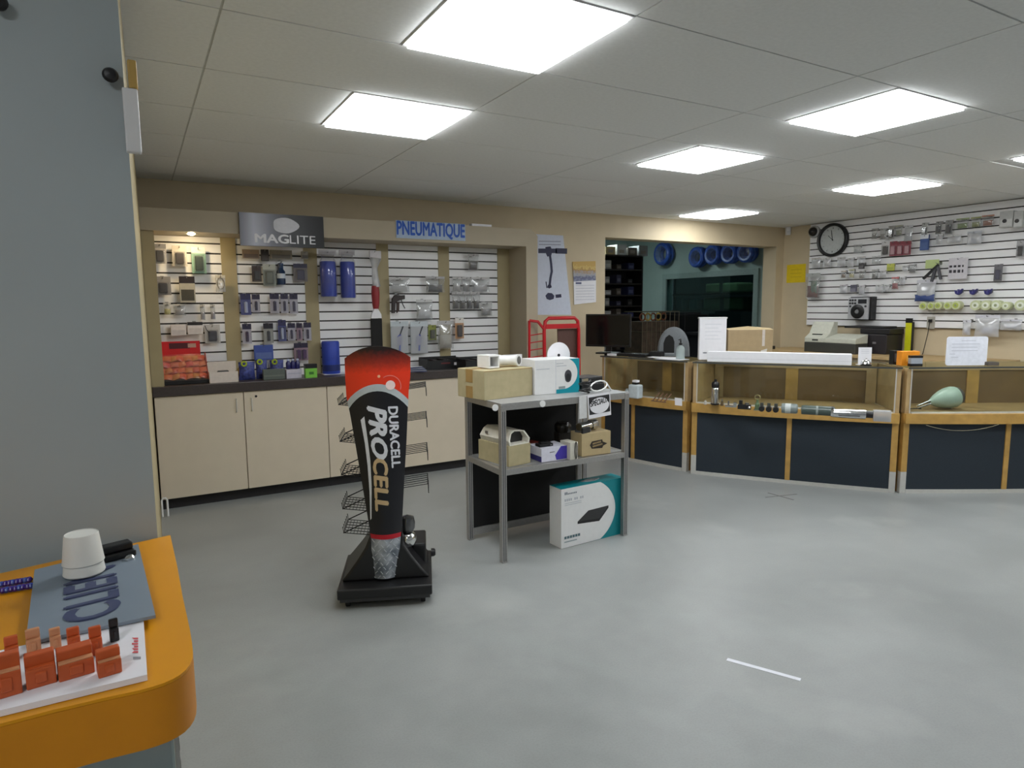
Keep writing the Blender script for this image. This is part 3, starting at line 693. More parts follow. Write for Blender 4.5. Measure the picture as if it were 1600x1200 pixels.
# camera carton, white and teal
def ellipse_poly(cx, cz, rx, rz, a0, a1, n=20): return [(cx + rx * math.cos(lerp(a0, a1, k / n)), cz + rz * math.sin(lerp(a0, a1, k / n))) for k in range(n + 1)]
M_TEAL = mat('teal_print', hexc(0, 146, 164), 0.4, var=0.03); M_TEALD = mat('teal_print_deep', hexc(0, 132, 142), 0.4, var=0.03)
def plane_poly(poly, y, name, m, parent): 
    mb = MB(); mb.add([(a, y, b) for a, b in poly], [tuple(range(len(poly)))]); return mb.build(name, m, parent)
t, w, dp, h = box3((828, 611), (836, 617.5), (905, 612.5), ZT2, 563, 'camera_box', 'white and teal security camera box on the shelf rack top', 'box', M_WHITE)
x0 = w * 0.46; w2 = w - x0
plane_poly([(w, 0.0), (w, h), (x0 + w2 * 0.55, h)] + ellipse_poly(x0 + w2 * 0.30, h * 0.58, w2 * 0.62, h * 0.46, PI * 0.40, -PI * 0.44, 16) + [(x0 + 0.004, h * 0.12), (x0 + 0.004, 0.0)], -0.0006, 'teal_print', M_TEAL, t)
MB().b(w, w + 0.0006, 0, dp, 0, h).build('teal_side', M_TEAL, t)
MB().b(x0 - 0.001, x0 + 0.001, -0.0012, 0.0, 0, h).build('fold_line', C(204, 206, 214), t)
plane_poly([(x0 + w2 * (0.52 + 0.15 * math.cos(k * PI / 9)), h * (0.52 + 0.16 * math.sin(k * PI / 9) - (0.05 if math.sin(k * PI / 9) < -0.5 else 0))) for k in range(18)], -0.0010, 'printed_camera', C(70, 70, 76), t)
plane_poly([(x0 + w2 * (0.52 + 0.10 * math.cos(k * PI / 9)), h * (0.46 + 0.11 * math.sin(k * PI / 9))) for k in range(18)], -0.0014, 'printed_dome', C(36, 36, 40), t)
plane_poly([(x0 + w2 * 0.12, h * 0.13), (x0 + w2 * 0.40, h * 0.14), (x0 + w2 * 0.40, h * 0.21), (x0 + w2 * 0.12, h * 0.20)], -0.0010, 'printed_label', C(150, 160, 162), t)
for k, (xa, xb) in enumerate(((x0 + 0.004, x0 + w2 * 0.32), (x0 + 0.004, x0 + w2 * 0.45), (0.01, x0 * 0.7))): plane_poly([(xa, h * (0.86 - 0.07 * k)), (xb, h * (0.865 - 0.07 * k)), (xb, h * (0.885 - 0.07 * k)), (xa, h * (0.88 - 0.07 * k))], -0.0010, 'printed_line', C(190, 192, 198), t)
CB = (t.location.copy(), t.rotation_euler.z, w, dp, h)
# round disc standing on the camera box
z = ZT2 + h; bb = CB[0]; ba = CB[1]
c = Vector((bb.x, bb.y, 0)) + Vector((-math.sin(ba), math.cos(ba), 0)) * (dp + 0.012)
c = onv(873, 600, c, ba); dp = 0.0
f = T('flat_disc', 'white round disc with a dark hub standing behind the camera box', 'disc', (c.x, c.y, ZT2), ba)
zc = onv(873, 555, c, ba).z - ZT2
pl_ = [(0.085 * math.cos(k * PI / 16), zc + 0.085 * math.sin(k * PI / 16)) for k in range(32)]
MB().prism(pl_, dp * 0.28, dp * 0.28 + 0.004, 'xz').build('disc', M_PAPER, f)
MB().prism([(0.010 * math.cos(k * PI / 8), zc + 0.010 * math.sin(k * PI / 8)) for k in range(16)], dp * 0.28 - 0.002, dp * 0.28 + 0.006, 'xz').build('hub', M_BLACK, f)
MB().b(-0.03, 0.03, dp * 0.28 - 0.01, dp * 0.28 + 0.02, 0, zc - 0.07).build('stand_foot', M_WHITE, f)
# electronics heap at the right end of the top
p = onz(925, 606, ZT2)
f = T('power_supply', 'black power supply unit with fins on the shelf rack top', 'power supply', (2.515, 3.42, ZT2), -0.1)
MB().b(-0.07, 0.10, -0.04, 0.12, 0, 0.045).build('case', M_BLACK, f, bevel=0.003)
for k in range(7): MB().b(-0.06 + 0.024 * k, -0.05 + 0.024 * k, -0.035, 0.115, 0.045, 0.055).build('fin', C(60, 60, 62, 0.35, 0.5), f)
f = T('video_recorder', 'silver and black recorder stacked on the power supply', 'recorder', (2.525, 3.43, ZT2 + 0.0555), 0.12)
MB().b(-0.09, 0.10, -0.03, 0.11, 0, 0.03).build('case', C(70, 70, 74, 0.3, 0.4), f, bevel=0.002)
MB().b(-0.085, -0.03, -0.032, -0.0295, 0.006, 0.024).build('front_plate', M_CHROME, f)
MB().b(-0.02, 0.095, -0.032, -0.0295, 0.010, 0.020).build('front_slot', M_BLACKM, f)
tag(MB().tube([(2.50 + 0.06 * math.cos(a_ / 12 * PI * 2), 3.285 + 0.03 * math.sin(a_ / 12 * PI * 2), ZT2 + 0.014 + 0.028 * (1 + math.sin(a_ / 12 * PI * 2 + 0.6))) for a_ in range(13)] + [(2.60, 3.29, ZT2 + 0.01), (2.63, 3.33, ZT2 + 0.006)], 0.005, 8).build('white_cable', M_WHITE, smooth=True), 'loop of white cable on the shelf rack top', 'cable')
tag(MB().tube([(2.385 + 0.035 * math.cos(a_ / 10 * PI * 2), 3.275 + 0.035 * math.sin(a_ / 10 * PI * 2), ZT2 + 0.007 + 0.004 * a_) for a_ in range(21)], 0.006, 8).build('black_cable', M_BLACK, smooth=True), 'coil of black cable beside the teal camera box', 'cable')
# specials sign
q = [ony(918, 618, SY0 - 0.012), ony(953, 612, SY0 - 0.012), ony(955, 648, SY0 - 0.012), ony(920, 655, SY0 - 0.012)]
f = T('specials_card', 'white card lettered SPECIAUX hanging from the rack top rail', 'sign', (0, 0, 0))
mb = MB(); mb.add([q[0], q[1], q[2], q[3]] + [v + Vector((0, 0.002, 0)) for v in q], [(0, 3, 2, 1), (4, 5, 6, 7), (0, 1, 5, 4), (1, 2, 6, 5), (2, 3, 7, 6), (3, 0, 4, 7)]); mb.build('card', M_PAPER, f)
def cm(u, v, o=0.0012): 
    r = (q[3] * (1 - u) + q[2] * u) * (1 - v) + (q[0] * (1 - u) + q[1] * u) * v; return (r.x, r.y - o, r.z)
mb = MB(); ep = [(0.5 + 0.43 * math.cos(k * PI / 12), 0.50 + 0.34 * math.sin(k * PI / 12)) for k in range(24)]; mb.add([cm(*e_, 0.0008) for e_ in [(0.04, 0.16), (0.96, 0.16), (0.96, 0.9), (0.04, 0.9)]], [(0, 1, 2, 3)]); mb.build('dark_print', C(44, 42, 46), f)
mb = MB(); mb.add([cm(*e_, 0.0011) for e_ in ep], [tuple(range(24))]); mb.build('oval_print', M_PAPER, f)
letters('lettering', 'SPÉCIAUX', M_BLACKM, f, lambda a, b: cm(0.10 + 0.84 * a, 0.50 + 0.28 * b + 0.09 * a, 0.0016), shear=0.3, bold=0.04)
mb = MB(); q2 = [ony(905, 620, SY0 - 0.006), ony(917, 618, SY0 - 0.006), ony(917, 653, SY0 - 0.006), ony(905, 655, SY0 - 0.006)]
mb.add([*q2] + [v + Vector((0, 0.002, 0)) for v in q2], [(0, 3, 2, 1), (4, 5, 6, 7), (0, 1, 5, 4), (1, 2, 6, 5), (2, 3, 7, 6), (3, 0, 4, 7)])
tag(mb.build('paper_slip', C(214, 214, 214)), 'narrow pale paper slip hanging beside the SPECIAUX card', 'paper')

# middle shelf
t, w, dp, h = box3((738, 718), (795, 730), (829, 723), ZS + 0.001, 698, 'cardboard_box', 'pale yellow carton under the white housing on the rack shelf', 'box', M_CARD2)
hz = ZS + 0.001 + h
f = T('camera_housing', 'white plastic camera housing with dark opening on the pale carton', 'housing', (t.location.x, t.location.y, hz + 0.001), t.rotation_euler.z)
xs = [(-0.0, 0.0), (w * 0.92, 0.0)]
pr = [(0.01, 0.0), (w - 0.01, 0.0), (w - 0.005, 0.03), (w - 0.03, 0.075), (w * 0.35, 0.085), (0.03, 0.07), (0.0, 0.03)]
L_ = dp * 0.95
mb = MB(); th = 0.006
inn = [(lerp(w / 2, a_, 0.86), lerp(0.042, b_, 0.84)) for a_, b_ in pr]
n = len(pr); o_ = []
for y_ in (0.0, L_): o_ += [(a_, y_ + (0.02 if b_ > 0.05 and y_ == 0 else 0), b_) for a_, b_ in pr]
for y_ in (0.001, 0.06): o_ += [(a_, y_ + (0.02 if b_ > 0.05 and y_ < 0.01 else 0), b_) for a_, b_ in inn]
fs = [(i, (i + 1) % n, n + (i + 1) % n, n + i) for i in range(n)] + [tuple(n + i for i in range(n))]
fs += [((i + 1) % n, i, 2 * n + i, 2 * n + (i + 1) % n) for i in range(n)] + [(2 * n + (i + 1) % n, 2 * n + i, 3 * n + i, 3 * n + (i + 1) % n) for i in range(n)]
mb.add(o_, fs); mb.build('shell', mat('warm_white_plastic', hexc(222, 218, 206), 0.45), f)
mb = MB(); mb.add([(a_, 0.055, b_) for a_, b_ in inn], [tuple(range(n))]); mb.build('window', C(40, 38, 40), f)
MB().b(-0.001, 0.004, L_ * 0.72, L_ * 0.80, 0.045, 0.062).build('vent', C(110, 104, 98), f)
t, w, dp, h = box3((831, 714), (846, 723), (888, 717), ZS + 0.001, 701, 'product_box', 'white and violet product box on the rack shelf', 'box', C(222, 222, 236))
plane_poly([(w * 0.55, 0.005), (w, 0.005), (w, h), (w * 0.72, h), (w * 0.5, h * 0.4)], -0.0006, 'violet_print', C(70, 56, 170), t)
MB().b(-0.0006, 0.0004, 0.0, dp, 0.002, h * 0.4).build('violet_side', C(64, 60, 130), t)
plane_poly([(w * 0.30, h * 0.62), (w * 0.48, h * 0.64), (w * 0.48, h * 0.69), (w * 0.30, h * 0.67)], -0.0009, 'handle_slot', C(90, 90, 96), t)
tb = t.location; ta = t.rotation_euler.z; zz = ZS + 0.001 + h
f = T('black_device', 'small black device lying on the violet box', 'device', (tb.x + 0.05, tb.y + 0.05, zz + 0.0005), ta)
MB().b(-0.045, 0.05, -0.025, 0.03, 0, 0.018).b(-0.03, 0.04, -0.015, 0.02, 0.018, 0.026).build('case', M_BLACK, f, bevel=0.003)
MB().b(0.03, 0.04, -0.027, -0.024, 0.006, 0.012).build('port', M_STEEL, f)
pp = onz(826, 712, ZS)
f = T('red_packet', 'flat red packet tucked behind the pale carton', 'packet', (2.10, 3.46, ZS + 0.001), 0.2)
MB().b(-0.05, 0.06, -0.03, 0.05, 0, 0.075).build('packet', C(170, 60, 44), f, bevel=0.004); MB().b(-0.051, 0.061, -0.031, 0.051, 0.03, 0.04).build('band', C(200, 110, 90), f)
t, w, dp, h = box3((888, 712), (891, 719), (903, 717), ZS + 0.001, 692, 'small_box', 'small cream box with a loop of black cord on the rack shelf', 'box', C(206, 202, 190))
MB().tube([(w * 0.7 + 0.008 * math.cos(k * PI / 6), -0.004, h * 0.5 + 0.055 * math.sin(k * PI / 6) * (1 if k < 6 else 0.9)) for k in range(12)], 0.0025, 6, closed=True).build('cord_loop', M_BLACK, t)
f = T('dome_camera', 'black dome camera with bracket at the back of the rack shelf', 'camera', (2.40, 3.54, ZS + 0.001), 0)
MB().b(-0.05, 0.05, -0.03, 0.03, 0, 0.10).build('bracket', C(46, 42, 38), f, bevel=0.004)
MB().lathe([(0.05, 0.10), (0.055, 0.115), (0.055, 0.145), (0.04, 0.165), (0.001, 0.17)], n=20).build('dome', C(40, 38, 34, 0.2), f, smooth=True)
t, w, dp, h = box3((905, 706), (909, 714), (954, 708), ZS + 0.001, 678, 'cardboard_box', 'tan carton with a black printed badge on the rack shelf', 'box', M_CARD)
bd = [(0.34, 0.30), (0.70, 0.28), (0.74, 0.38), (0.88, 0.46), (0.72, 0.56), (0.70, 0.66), (0.34, 0.62), (0.27, 0.46)]
plane_poly([(w * a_, h * b_) for a_, b_ in bd], -0.0007, 'badge_print', C(44, 36, 28), t)
mb = MB()
for j in range(2):
    for k in range(7 - j): mb.add([(w * (0.37 + 0.05 * k + a_), -0.0012, h * (0.36 + 0.12 * j + 0.01 * k + b_)) for a_, b_ in ((0, 0), (0.032, 0), (0.032, 0.075), (0, 0.075))], [(0, 1, 2, 3)])
mb.build('badge_marks', C(176, 152, 108), t)
tb = t.location; zz = ZS + 0.001 + h
f = T('camera_cylinder', 'silver cylindrical bullet camera lying on the badge carton', 'camera', (tb.x + w * 0.42, tb.y + dp * 0.5, zz + 0.034), 0.25)
MB().lathe([(0.001, -0.085), (0.024, -0.085), (0.026, -0.08), (0.026, 0.02), (0.033, 0.022), (0.033, 0.07), (0.001, 0.07)], n=22, axis='x').build('barrel', M_CHROME, f, smooth=True)
MB().b(-0.09, 0.0, -0.03, 0.03, -0.034, -0.022).build('mount', M_STEEL, f, bevel=0.002)
MB().b(-0.10, -0.03, -0.045, -0.03, -0.034, 0.0).build('base_plate', C(40, 40, 42), f, bevel=0.002)

# teal recorder carton on the floor
t, w, dp, h = box3((862, 848), (877, 858), (973, 833), 0.001, 765, 'recorder_box', 'white and teal recorder carton standing on the floor by the rack', 'box', M_WHITE)
TE = M_TEALD
plane_poly([(w, 0.0), (w, h), (w * 0.585, h)] + ellipse_poly(w * 0.30, h * 0.50, w * 0.565, h * 0.60, PI * 0.31, -PI * 0.31, 18) + [(w * 0.37, 0.0)], -0.0007, 'teal_print', TE, t)
MB().b(0, w, 0, dp, h, h + 0.0007).build('teal_top', TE, t)
MB().b(w, w + 0.0006, 0, dp, 0, h).build('teal_side', TE, t)
MB().pillow(w * 0.40, w * 0.70, h + 0.0, h + 0.008, dp * 0.5, dp * 0.5, 6).build('crumpled_tape', M_MILK, t)
plane_poly([(w * 0.25, h * 0.40), (w * 0.60, h * 0.37), (w * 0.75, h * 0.56), (w * 0.42, h * 0.55)], -0.0010, 'printed_recorder', C(50, 50, 52), t)
plane_poly([(w * 0.25, h * 0.36), (w * 0.60, h * 0.325), (w * 0.60, h * 0.37), (w * 0.25, h * 0.40)], -0.0010, 'printed_recorder_front', C(24, 24, 26), t)
plane_poly([(w * 0.60, h * 0.325), (w * 0.75, h * 0.52), (w * 0.75, h * 0.56), (w * 0.60, h * 0.37)], -0.0010, 'printed_recorder_side', C(36, 36, 38), t)
mb = MB()
for k in range(8): mb.add([(w * (0.05 + 0.024 * k + a_), -0.0012, h * (0.895 + b_ * (1.5 if k < 2 else 0.8))) for a_, b_ in ((0, 0), (0.016, 0), (0.016, 0.03), (0, 0.03))], [(0, 1, 2, 3)])
mb.build('printed_logo', C(96, 108, 120), t)
mb = MB()
for k in range(10):
    if k in (4, 7): continue
    mb.add([(w * (0.05 + 0.03 * k + a_), -0.0012, h * (0.785 + b_)) for a_, b_ in ((0, 0), (0.018, 0), (0.018, 0.04), (0, 0.04))], [(0, 1, 2, 3)])
mb.build('printed_marks', C(172, 176, 184), t)
for k in range(2): plane_poly([(w * 0.05, h * (0.745 - 0.03 * k)), (w * 0.31, h * (0.745 - 0.03 * k)), (w * 0.31, h * (0.755 - 0.03 * k)), (w * 0.05, h * (0.755 - 0.03 * k))], -0.0012, 'printed_line', C(190, 194, 200), t)
for k in range(6): plane_poly([(w * (0.045 + 0.042 * k), h * 0.15), (w * (0.08 + 0.042 * k), h * 0.15), (w * (0.08 + 0.042 * k), h * 0.195), (w * (0.045 + 0.042 * k), h * 0.195)], -0.0012, 'printed_icon', C(84, 112, 120), t)
plane_poly([(w * 0.045, h * 0.09), (w * 0.24, h * 0.09), (w * 0.24, h * 0.11), (w * 0.045, h * 0.11)], -0.0012, 'printed_line', C(160, 172, 176), t)
# tape on the floor
for (p0, p1, wd_, m, lb) in (((1136, 1030), (1251, 1062), 0.022, C(222, 224, 232), 'strip of white tape stuck on the concrete floor'),
                          ((1196, 777), (1245, 772), 0.012, C(112, 112, 108), 'faint dark tape stroke of a floor cross by the middle case'), ((1200, 770), (1240, 781), 0.012, C(112, 112, 108), 'faint slanting tape stroke of a floor cross by the middle case')):
    a_, b_ = onz(*p0, 0.0008), onz(*p1, 0.0008)
    an = math.atan2(b_.y - a_.y, b_.x - a_.x)
    tag(MB().b(0, (b_ - a_).length, -wd_ / 2, wd_ / 2, 0.0001, 0.0012 if 'white' in lb else 0.001 + 0.0006 * ('slant' in lb)).build('floor_tape', m, None, (a_.x, a_.y, 0), rz=an), lb, 'tape')
# ------------------------------------------------------------------ glass display cases
ZL0, ZL1, ZD = 0.555, 0.632, 0.636             # wooden ledge, deck
ZG = 0.99                                      # glass top
UN = {}
def case(key, L, R, label, insL, insR, stile):
    L = Vector((*L, 0)); R = Vector((*R, 0)); ang = math.atan2(R.y - L.y, R.x - L.x); W = (R - L).length; D = 0.50
    t = T('display_case', label, 'display case', L, ang, 'glass display cases'); UN[key] = (L, ang, W, t)
    def bow(x, k): u = x / W; return -k * 4 * u * (1 - u)
    def strip(name, x0, x1, kb, y0, y1, z0, z1, m, parent=t, n=10):
        mb = MB(); vs = []
        for i in range(n + 1):
            x = lerp(x0, x1, i / n); b_ = bow(x, kb)
            vs += [(x, b_ + y0, z0), (x, b_ + y1, z0), (x, b_ + y1, z1), (x, b_ + y0, z1)]
        fs = []
        for i in range(n):
            for k in range(4): fs.append((4 * i + k, 4 * i + 4 + k, 4 * i + 4 + (k + 1) % 4, 4 * i + (k + 1) % 4))
        fs += [(0, 1, 2, 3), (4 * n + 3, 4 * n + 2, 4 * n + 1, 4 * n)]
        mb.add(vs, fs); return mb.build(name, m, parent)
    pw = 0.045
    for x, s_ in ((0.0, 0), (W - pw, 1)):
        MB().b(x, x + pw, 0, 0.045, 0.17, ZL0).build('post', M_WOOD, t, bevel=0.002)
        MB().b(x, x + pw, 0, 0.045, 0.0, 0.17).build('post_foot', M_ALUW, t, bevel=0.002)
        MB().b(x + 0.004, x + pw - 0.004, 0.002, 0.04, ZL1, ZG - 0.012).build('upright', M_WOODP, t, bevel=0.002)
        MB().b(x + 0.004 if s_ else x + pw - 0.012, x + 0.012 if s_ else x + pw - 0.004, -0.003, 0.003, ZL1, ZG - 0.012).build('upright_edge', M_ALUW, t)
    strip('bottom_rail', pw, W - pw, 0.02, -0.002, 0.03, 0.0, 0.03, M_ALUW)
    edges = [pw] + [s_ for s_ in stile for s_ in (s_ - 0.02, s_ + 0.02)] + [W - pw]
    for s_ in stile: MB().b(s_ - 0.019, s_ + 0.019, bow(s_, 0.02) - 0.002, bow(s_, 0.02) + 0.03, 0.03, ZL0).build('stile', M_WOOD, t, bevel=0.002)
    for i in range(0, len(edges), 2): strip('navy_panel', edges[i], edges[i + 1], 0.02, 0.006, 0.018, 0.03, ZL0, M_NAVY)
    strip('ledge', 0, W, 0.045, -0.025, 0.04, ZL0, ZL1, M_WOOD, n=16)
    MB().prism([(0.01, 0.03), (W - 0.01, 0.03), (W - insR - 0.01, D - 0.02), (insL + 0.01, D - 0.02)], ZD - 0.02, ZD).build('deck', mat('shaded_brown_deck', hexc(150, 122, 80), 0.5, var=0.1, scale=10), t)  # deck colour darkened to carry the shade inside the case
    strip('deck_lip', pw, W - pw, 0.03, -0.012, 0.034, ZD - 0.004, ZD + 0.004, M_ALUW)
    strip('front_glass', pw, W - pw, 0.02, 0.004, 0.009, ZD + 0.004, ZG - 0.013, M_GLASS)
    MB().prism([(-0.004, -0.02), (W + 0.004, -0.02), (W - insR, D), (insL, D)], ZG - 0.010, ZG).build('glass_top', M_GLASS, t)
    strip('top_edge', 0, W, 0.0, -0.024, -0.018, ZG - 0.012, ZG + 0.001, C(70, 72, 70, 0.3))
    # wooden back with frame and doors, end panels
    xa, xb = insL + 0.012, W - insR - 0.012
    MB().b(xa, xb, D - 0.02, D, 0.03, ZG - 0.011).build('back_board', mat('shaded_brown_back', hexc(122, 96, 60), 0.55, var=0.1, scale=10), t)  # shade at the back of the case is put into this base colour
    MB().b(xa, xb, D - 0.03, D - 0.0205, ZG - 0.075, ZG - 0.011).build('back_rail', M_WOODP, t)
    for f_ in (0.02, 0.5, 0.98):
        x = lerp(xa, xb, f_); MB().b(max(xa, x - 0.05), min(xb, x + 0.05), D - 0.031, D - 0.0205, ZD, ZG - 0.076).build('back_stile', M_WOOD if f_ == 0.5 else M_WOODP, t)
    for (x0, x1, s_) in ((0.0, insL, 1), (W, W - insR, -1)):
        th = 0.012 * s_
        MB().hexa([(x0, 0.046, 0), (x0 + th, 0.046, 0), (x1 + th, D, 0), (x1, D, 0), (x0, 0.046, ZD - 0.021), (x0 + th, 0.046, ZD - 0.021), (x1 + th, D, ZD - 0.021), (x1, D, ZD - 0.021)]).build('end_panel', M_WOOD, t)
        MB().hexa([(x0, 0.046, ZD + 0.001), (x0 + th, 0.046, ZD + 0.001), (x1 + th, D, ZD + 0.001), (x1, D, ZD + 0.001), (x0, 0.046, ZG - 0.011), (x0 + th, 0.046, ZG - 0.011), (x1 + th, D, ZG - 0.011), (x1, D, ZG - 0.011)]).build('end_panel', M_WOODP, t)
    return t
case(1, (3.945, 5.14), (4.165, 4.192), 'wood and glass display case under the black monitor, next to the red hand truck', 0.0, 0.10, [0.40])
case(2, (4.155, 4.128), (5.064, 2.856), 'middle wood and glass display case under the long white carton', 0.11, 0.12, [0.785])
case(3, (5.102, 2.840), (6.466, 2.066), 'wood and glass display case holding the pale green lamp', 0.12, 0.0, [0.80])
def up(k, px, py, depth=0.2):                  # point in the vertical plane at this depth of case k
    L, ang, W, t = UN[k]; P = L + Vector((-math.sin(ang), math.cos(ang), 0)) * depth
    return onv(px, py, P, ang)
def uang(k): return UN[k][1]

# ---- things on the case tops
ZK = ZG + 0.001
def span(k, px0, px1, pyt, depth):             # width and height of a thing from its pixel columns at a depth on case k
    a, b = up(k, px0, 560, depth), up(k, px1, 560, depth); top = up(k, (px0 + px1) / 2, pyt, depth).z
    return a, b, (b - a).length, top - ZK
a, b, w, h = span(2, 1105, 1331, 556, 0.03)
f = T('long_carton', 'long white carton lying along the edge of the middle glass case', 'box', (a.x, a.y, ZK), uang(2))
MB().b(0, w, 0, 0.09, 0, 0.088).build('carton', M_PAPER, f, bevel=0.003); MB().b(0.0, w, -0.0006, 0.0002, 0.030, 0.032).build('flap_seam', C(200, 198, 204), f)
a, b, w, h = span(2, 1092, 1137, 498, 0.20)
f = T('white_notice_box', 'upright white notice box with round seals on the middle glass case', 'box', (a.x, a.y, ZK), uang(2) + 0.35)
w *= 0.95
MB().b(0, w, 0, 0.06, 0, h).build('carton', M_PAPER, f, bevel=0.002)
MB().b(-0.006, w + 0.006, -0.004, 0.064, h, h + 0.012).build('lid', M_WHITE, f, bevel=0.003)
for k in range(3): plane_poly([(w * (0.22 + 0.25 * k) + 0.016 * math.cos(i * PI / 8) * (1.3 if k == 0 else 1), h * 0.17 + 0.018 * math.sin(i * PI / 8) * (0.35 if k == 0 else 1)) for i in range(16)], -0.0007, 'printed_seal', C(128, 132, 140) if k < 2 else C(170, 172, 180), f)
for k in range(5): plane_poly([(w * 0.2, h * (0.86 - 0.09 * k)), (w * (0.8 - 0.1 * (k % 2)), h * (0.86 - 0.09 * k)), (w * (0.8 - 0.1 * (k % 2)), h * (0.87 - 0.09 * k)), (w * 0.2, h * (0.87 - 0.09 * k))], -0.0007, 'printed_line', C(206, 208, 216), f)
a, b, w, h = span(2, 1137, 1221, 516, 0.30)
f = T('cardboard_box', 'open brown cardboard box behind the white notice box', 'box', (a.x, a.y, ZK), uang(2) + 0.45)
w *= 0.9
M_CARDB = mat('brown_cardboard', hexc(168, 146, 112), 0.8, var=0.06, scale=20)
MB().b(0, w, 0, 0.004, 0, h).b(0, w, 0.15, 0.154, 0, h).b(0, 0.004, 0.004, 0.15, 0, h).b(w - 0.004, w, 0.004, 0.15, 0, h).b(0.004, w - 0.004, 0.004, 0.15, 0, 0.004).build('carton', M_CARDB, f)
mb = MB(); mb.add([(0, 0, h), (w, 0, h), (w, 0.07, h + 0.012), (w * 0.5, 0.075, h + 0.03), (0, 0.07, h + 0.012), (0, 0.154, h), (w, 0.154, h)], [(0, 1, 2, 3, 4), (4, 3, 2, 6, 5)]); mb.build('flap', M_CARD, f)
plane_poly([(w * 0.76, h * 0.45), (w * 0.82, h * 0.45), (w * 0.82, h), (w * 0.76, h)], -0.0008, 'tape', C(206, 196, 188), f)
plane_poly([(w * 0.72, h * 0.12), (w * 0.86, h * 0.16), (w * 0.88, h * 0.36), (w * 0.74, h * 0.30)], -0.0008, 'white_mark', C(212, 206, 200), f)
# counter card and service bell
a, b, w, h = span(2, 1341, 1363, 543, 0.10)
f = T('counter_card', 'small white card standing behind the chrome bell', 'card', (a.x, a.y, ZK), uang(2) + 0.3)
MB().b(0, w, 0, 0.004, 0, h).build('card', M_PAPER, f); MB().b(0, w, 0.004, 0.05, 0, 0.003).build('foot', M_PAPER, f)
for k in range(3): plane_poly([(w * 0.2, h * (0.85 - 0.10 * k)), (w * 0.8, h * (0.85 - 0.10 * k)), (w * 0.8, h * (0.865 - 0.10 * k)), (w * 0.2, h * (0.865 - 0.10 * k))], -0.0007, 'printed_line', C(190, 192, 200), f)
p = up(2, 1353, 570, 0.045)
f = T('service_bell', 'chrome service bell on the middle glass case', 'bell', (p.x, p.y, ZK))
MB().lathe([(0.040, 0), (0.040, 0.006), (0.030, 0.012), (0.001, 0.012)], n=24).build('base', M_BLACK, f, smooth=True)
MB().lathe([(0.037, 0.013), (0.036, 0.020), (0.030, 0.034), (0.018, 0.045), (0.006, 0.049), (0.004, 0.060), (0.001, 0.061)], n=24).build('dome', M_CHROME, f, smooth=True)
# papers, spray bottle on the first case
a, b, w, h = span(1, 1028, 1068, 560, 0.06)
for k, (px, py, dx, lb) in enumerate(((1030, 561, 0.0, 'white sheet of paper under the clear spray bottle'), (1016, 558, 0.08, 'white sheet of paper beside the grey dome'))):
    p = up(1, px + 20, py, 0.07 + dx); tag(MB().b(-0.13, 0.13, -0.08, 0.08, 0, 0.002).build('paper_sheet', M_PAPER, None, (p.x, p.y, ZK + 0.0022 * k), rz=uang(1) + 0.15 * k), lb, 'paper')
p = up(1, 1063, 562, 0.10)
f = T('pump_bottle', 'clear hand gel bottle with a black pump on the glass case', 'bottle', (p.x, p.y, ZK + 0.0046))
MB().lathe([(0.001, 0.0), (0.036, 0.0), (0.038, 0.004), (0.038, 0.085), (0.030, 0.108), (0.014, 0.118), (0.014, 0.124), (0.001, 0.124)], n=22).build('bottle', clear('gel_bottle', (0.86, 0.92, 0.91), 0.12, 0.06, 0.35, (0.72, 0.80, 0.80)), f, smooth=True)
MB().lathe([(0.015, 0.1245), (0.015, 0.142), (0.006, 0.144), (0.006, 0.165), (0.001, 0.166)], n=16).build('pump_collar', M_BLACK, f, smooth=True)
MB().tube([(0, 0, 0.166), (0, 0, 0.178), (-0.02, -0.01, 0.180), (-0.036, -0.016, 0.172)], 0.005, 8).build('nozzle', M_BLACK, f, smooth=True)
# grey dome shelter
p = up(1, 1052, 560, 0.36)
f = T('felt_dome', 'grey felt dome with a dark arched opening on the glass case', 'dome', (p.x, p.y, ZK), math.atan2(p.y, p.x) - PI / 2)
s_ = (p - CAM).length / F
R_ = 24 * s_; Hh = 44 * s_
arch = lambda r, h0, n=14: [(r * math.cos(PI - PI * k / n), h0 * (1 - 0.0) * math.sin(PI * k / n) ** 0.8) for k in range(n + 1)]
out_ = [(-R_, 0)] + [(x, z + 0.0) for x, z in [(R_ * 1.0 * math.cos(PI - PI * k / 16), Hh * (math.sin(PI * k / 16) ** 0.75)) for k in range(1, 16)]] + [(R_, 0)]
mb = MB(); n = len(out_)
vs = []
for j, (y, sc) in enumerate(((0.0, 0.90), (0.02, 1.0), (0.10, 1.0), (0.15, 0.8), (0.17, 0.45))): vs += [(x * sc, y, z * sc) for x, z in out_]
fs = [(j * n + i, j * n + i + 1, (j + 1) * n + i + 1, (j + 1) * n + i) for j in range(4) for i in range(n - 1)] + [tuple(reversed(range(n))), tuple(4 * n + i for i in range(n))]
mb.add(vs, fs).build('shell', mat('grey_felt', hexc(120, 124, 128), 0.9, var=0.08, scale=80), f, smooth=True)
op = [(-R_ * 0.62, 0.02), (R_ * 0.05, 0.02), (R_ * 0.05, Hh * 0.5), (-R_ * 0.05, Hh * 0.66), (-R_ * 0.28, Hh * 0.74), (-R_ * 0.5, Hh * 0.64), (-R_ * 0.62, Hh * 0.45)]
plane_poly(op, -0.001, 'opening', M_BLACKM, f); plane_poly([(-R_ * 0.62, 0.02), (R_ * 0.05, 0.02), (R_ * 0.05, 0.032), (-R_ * 0.62, 0.032)], -0.002, 'sill', C(150, 154, 158), f)
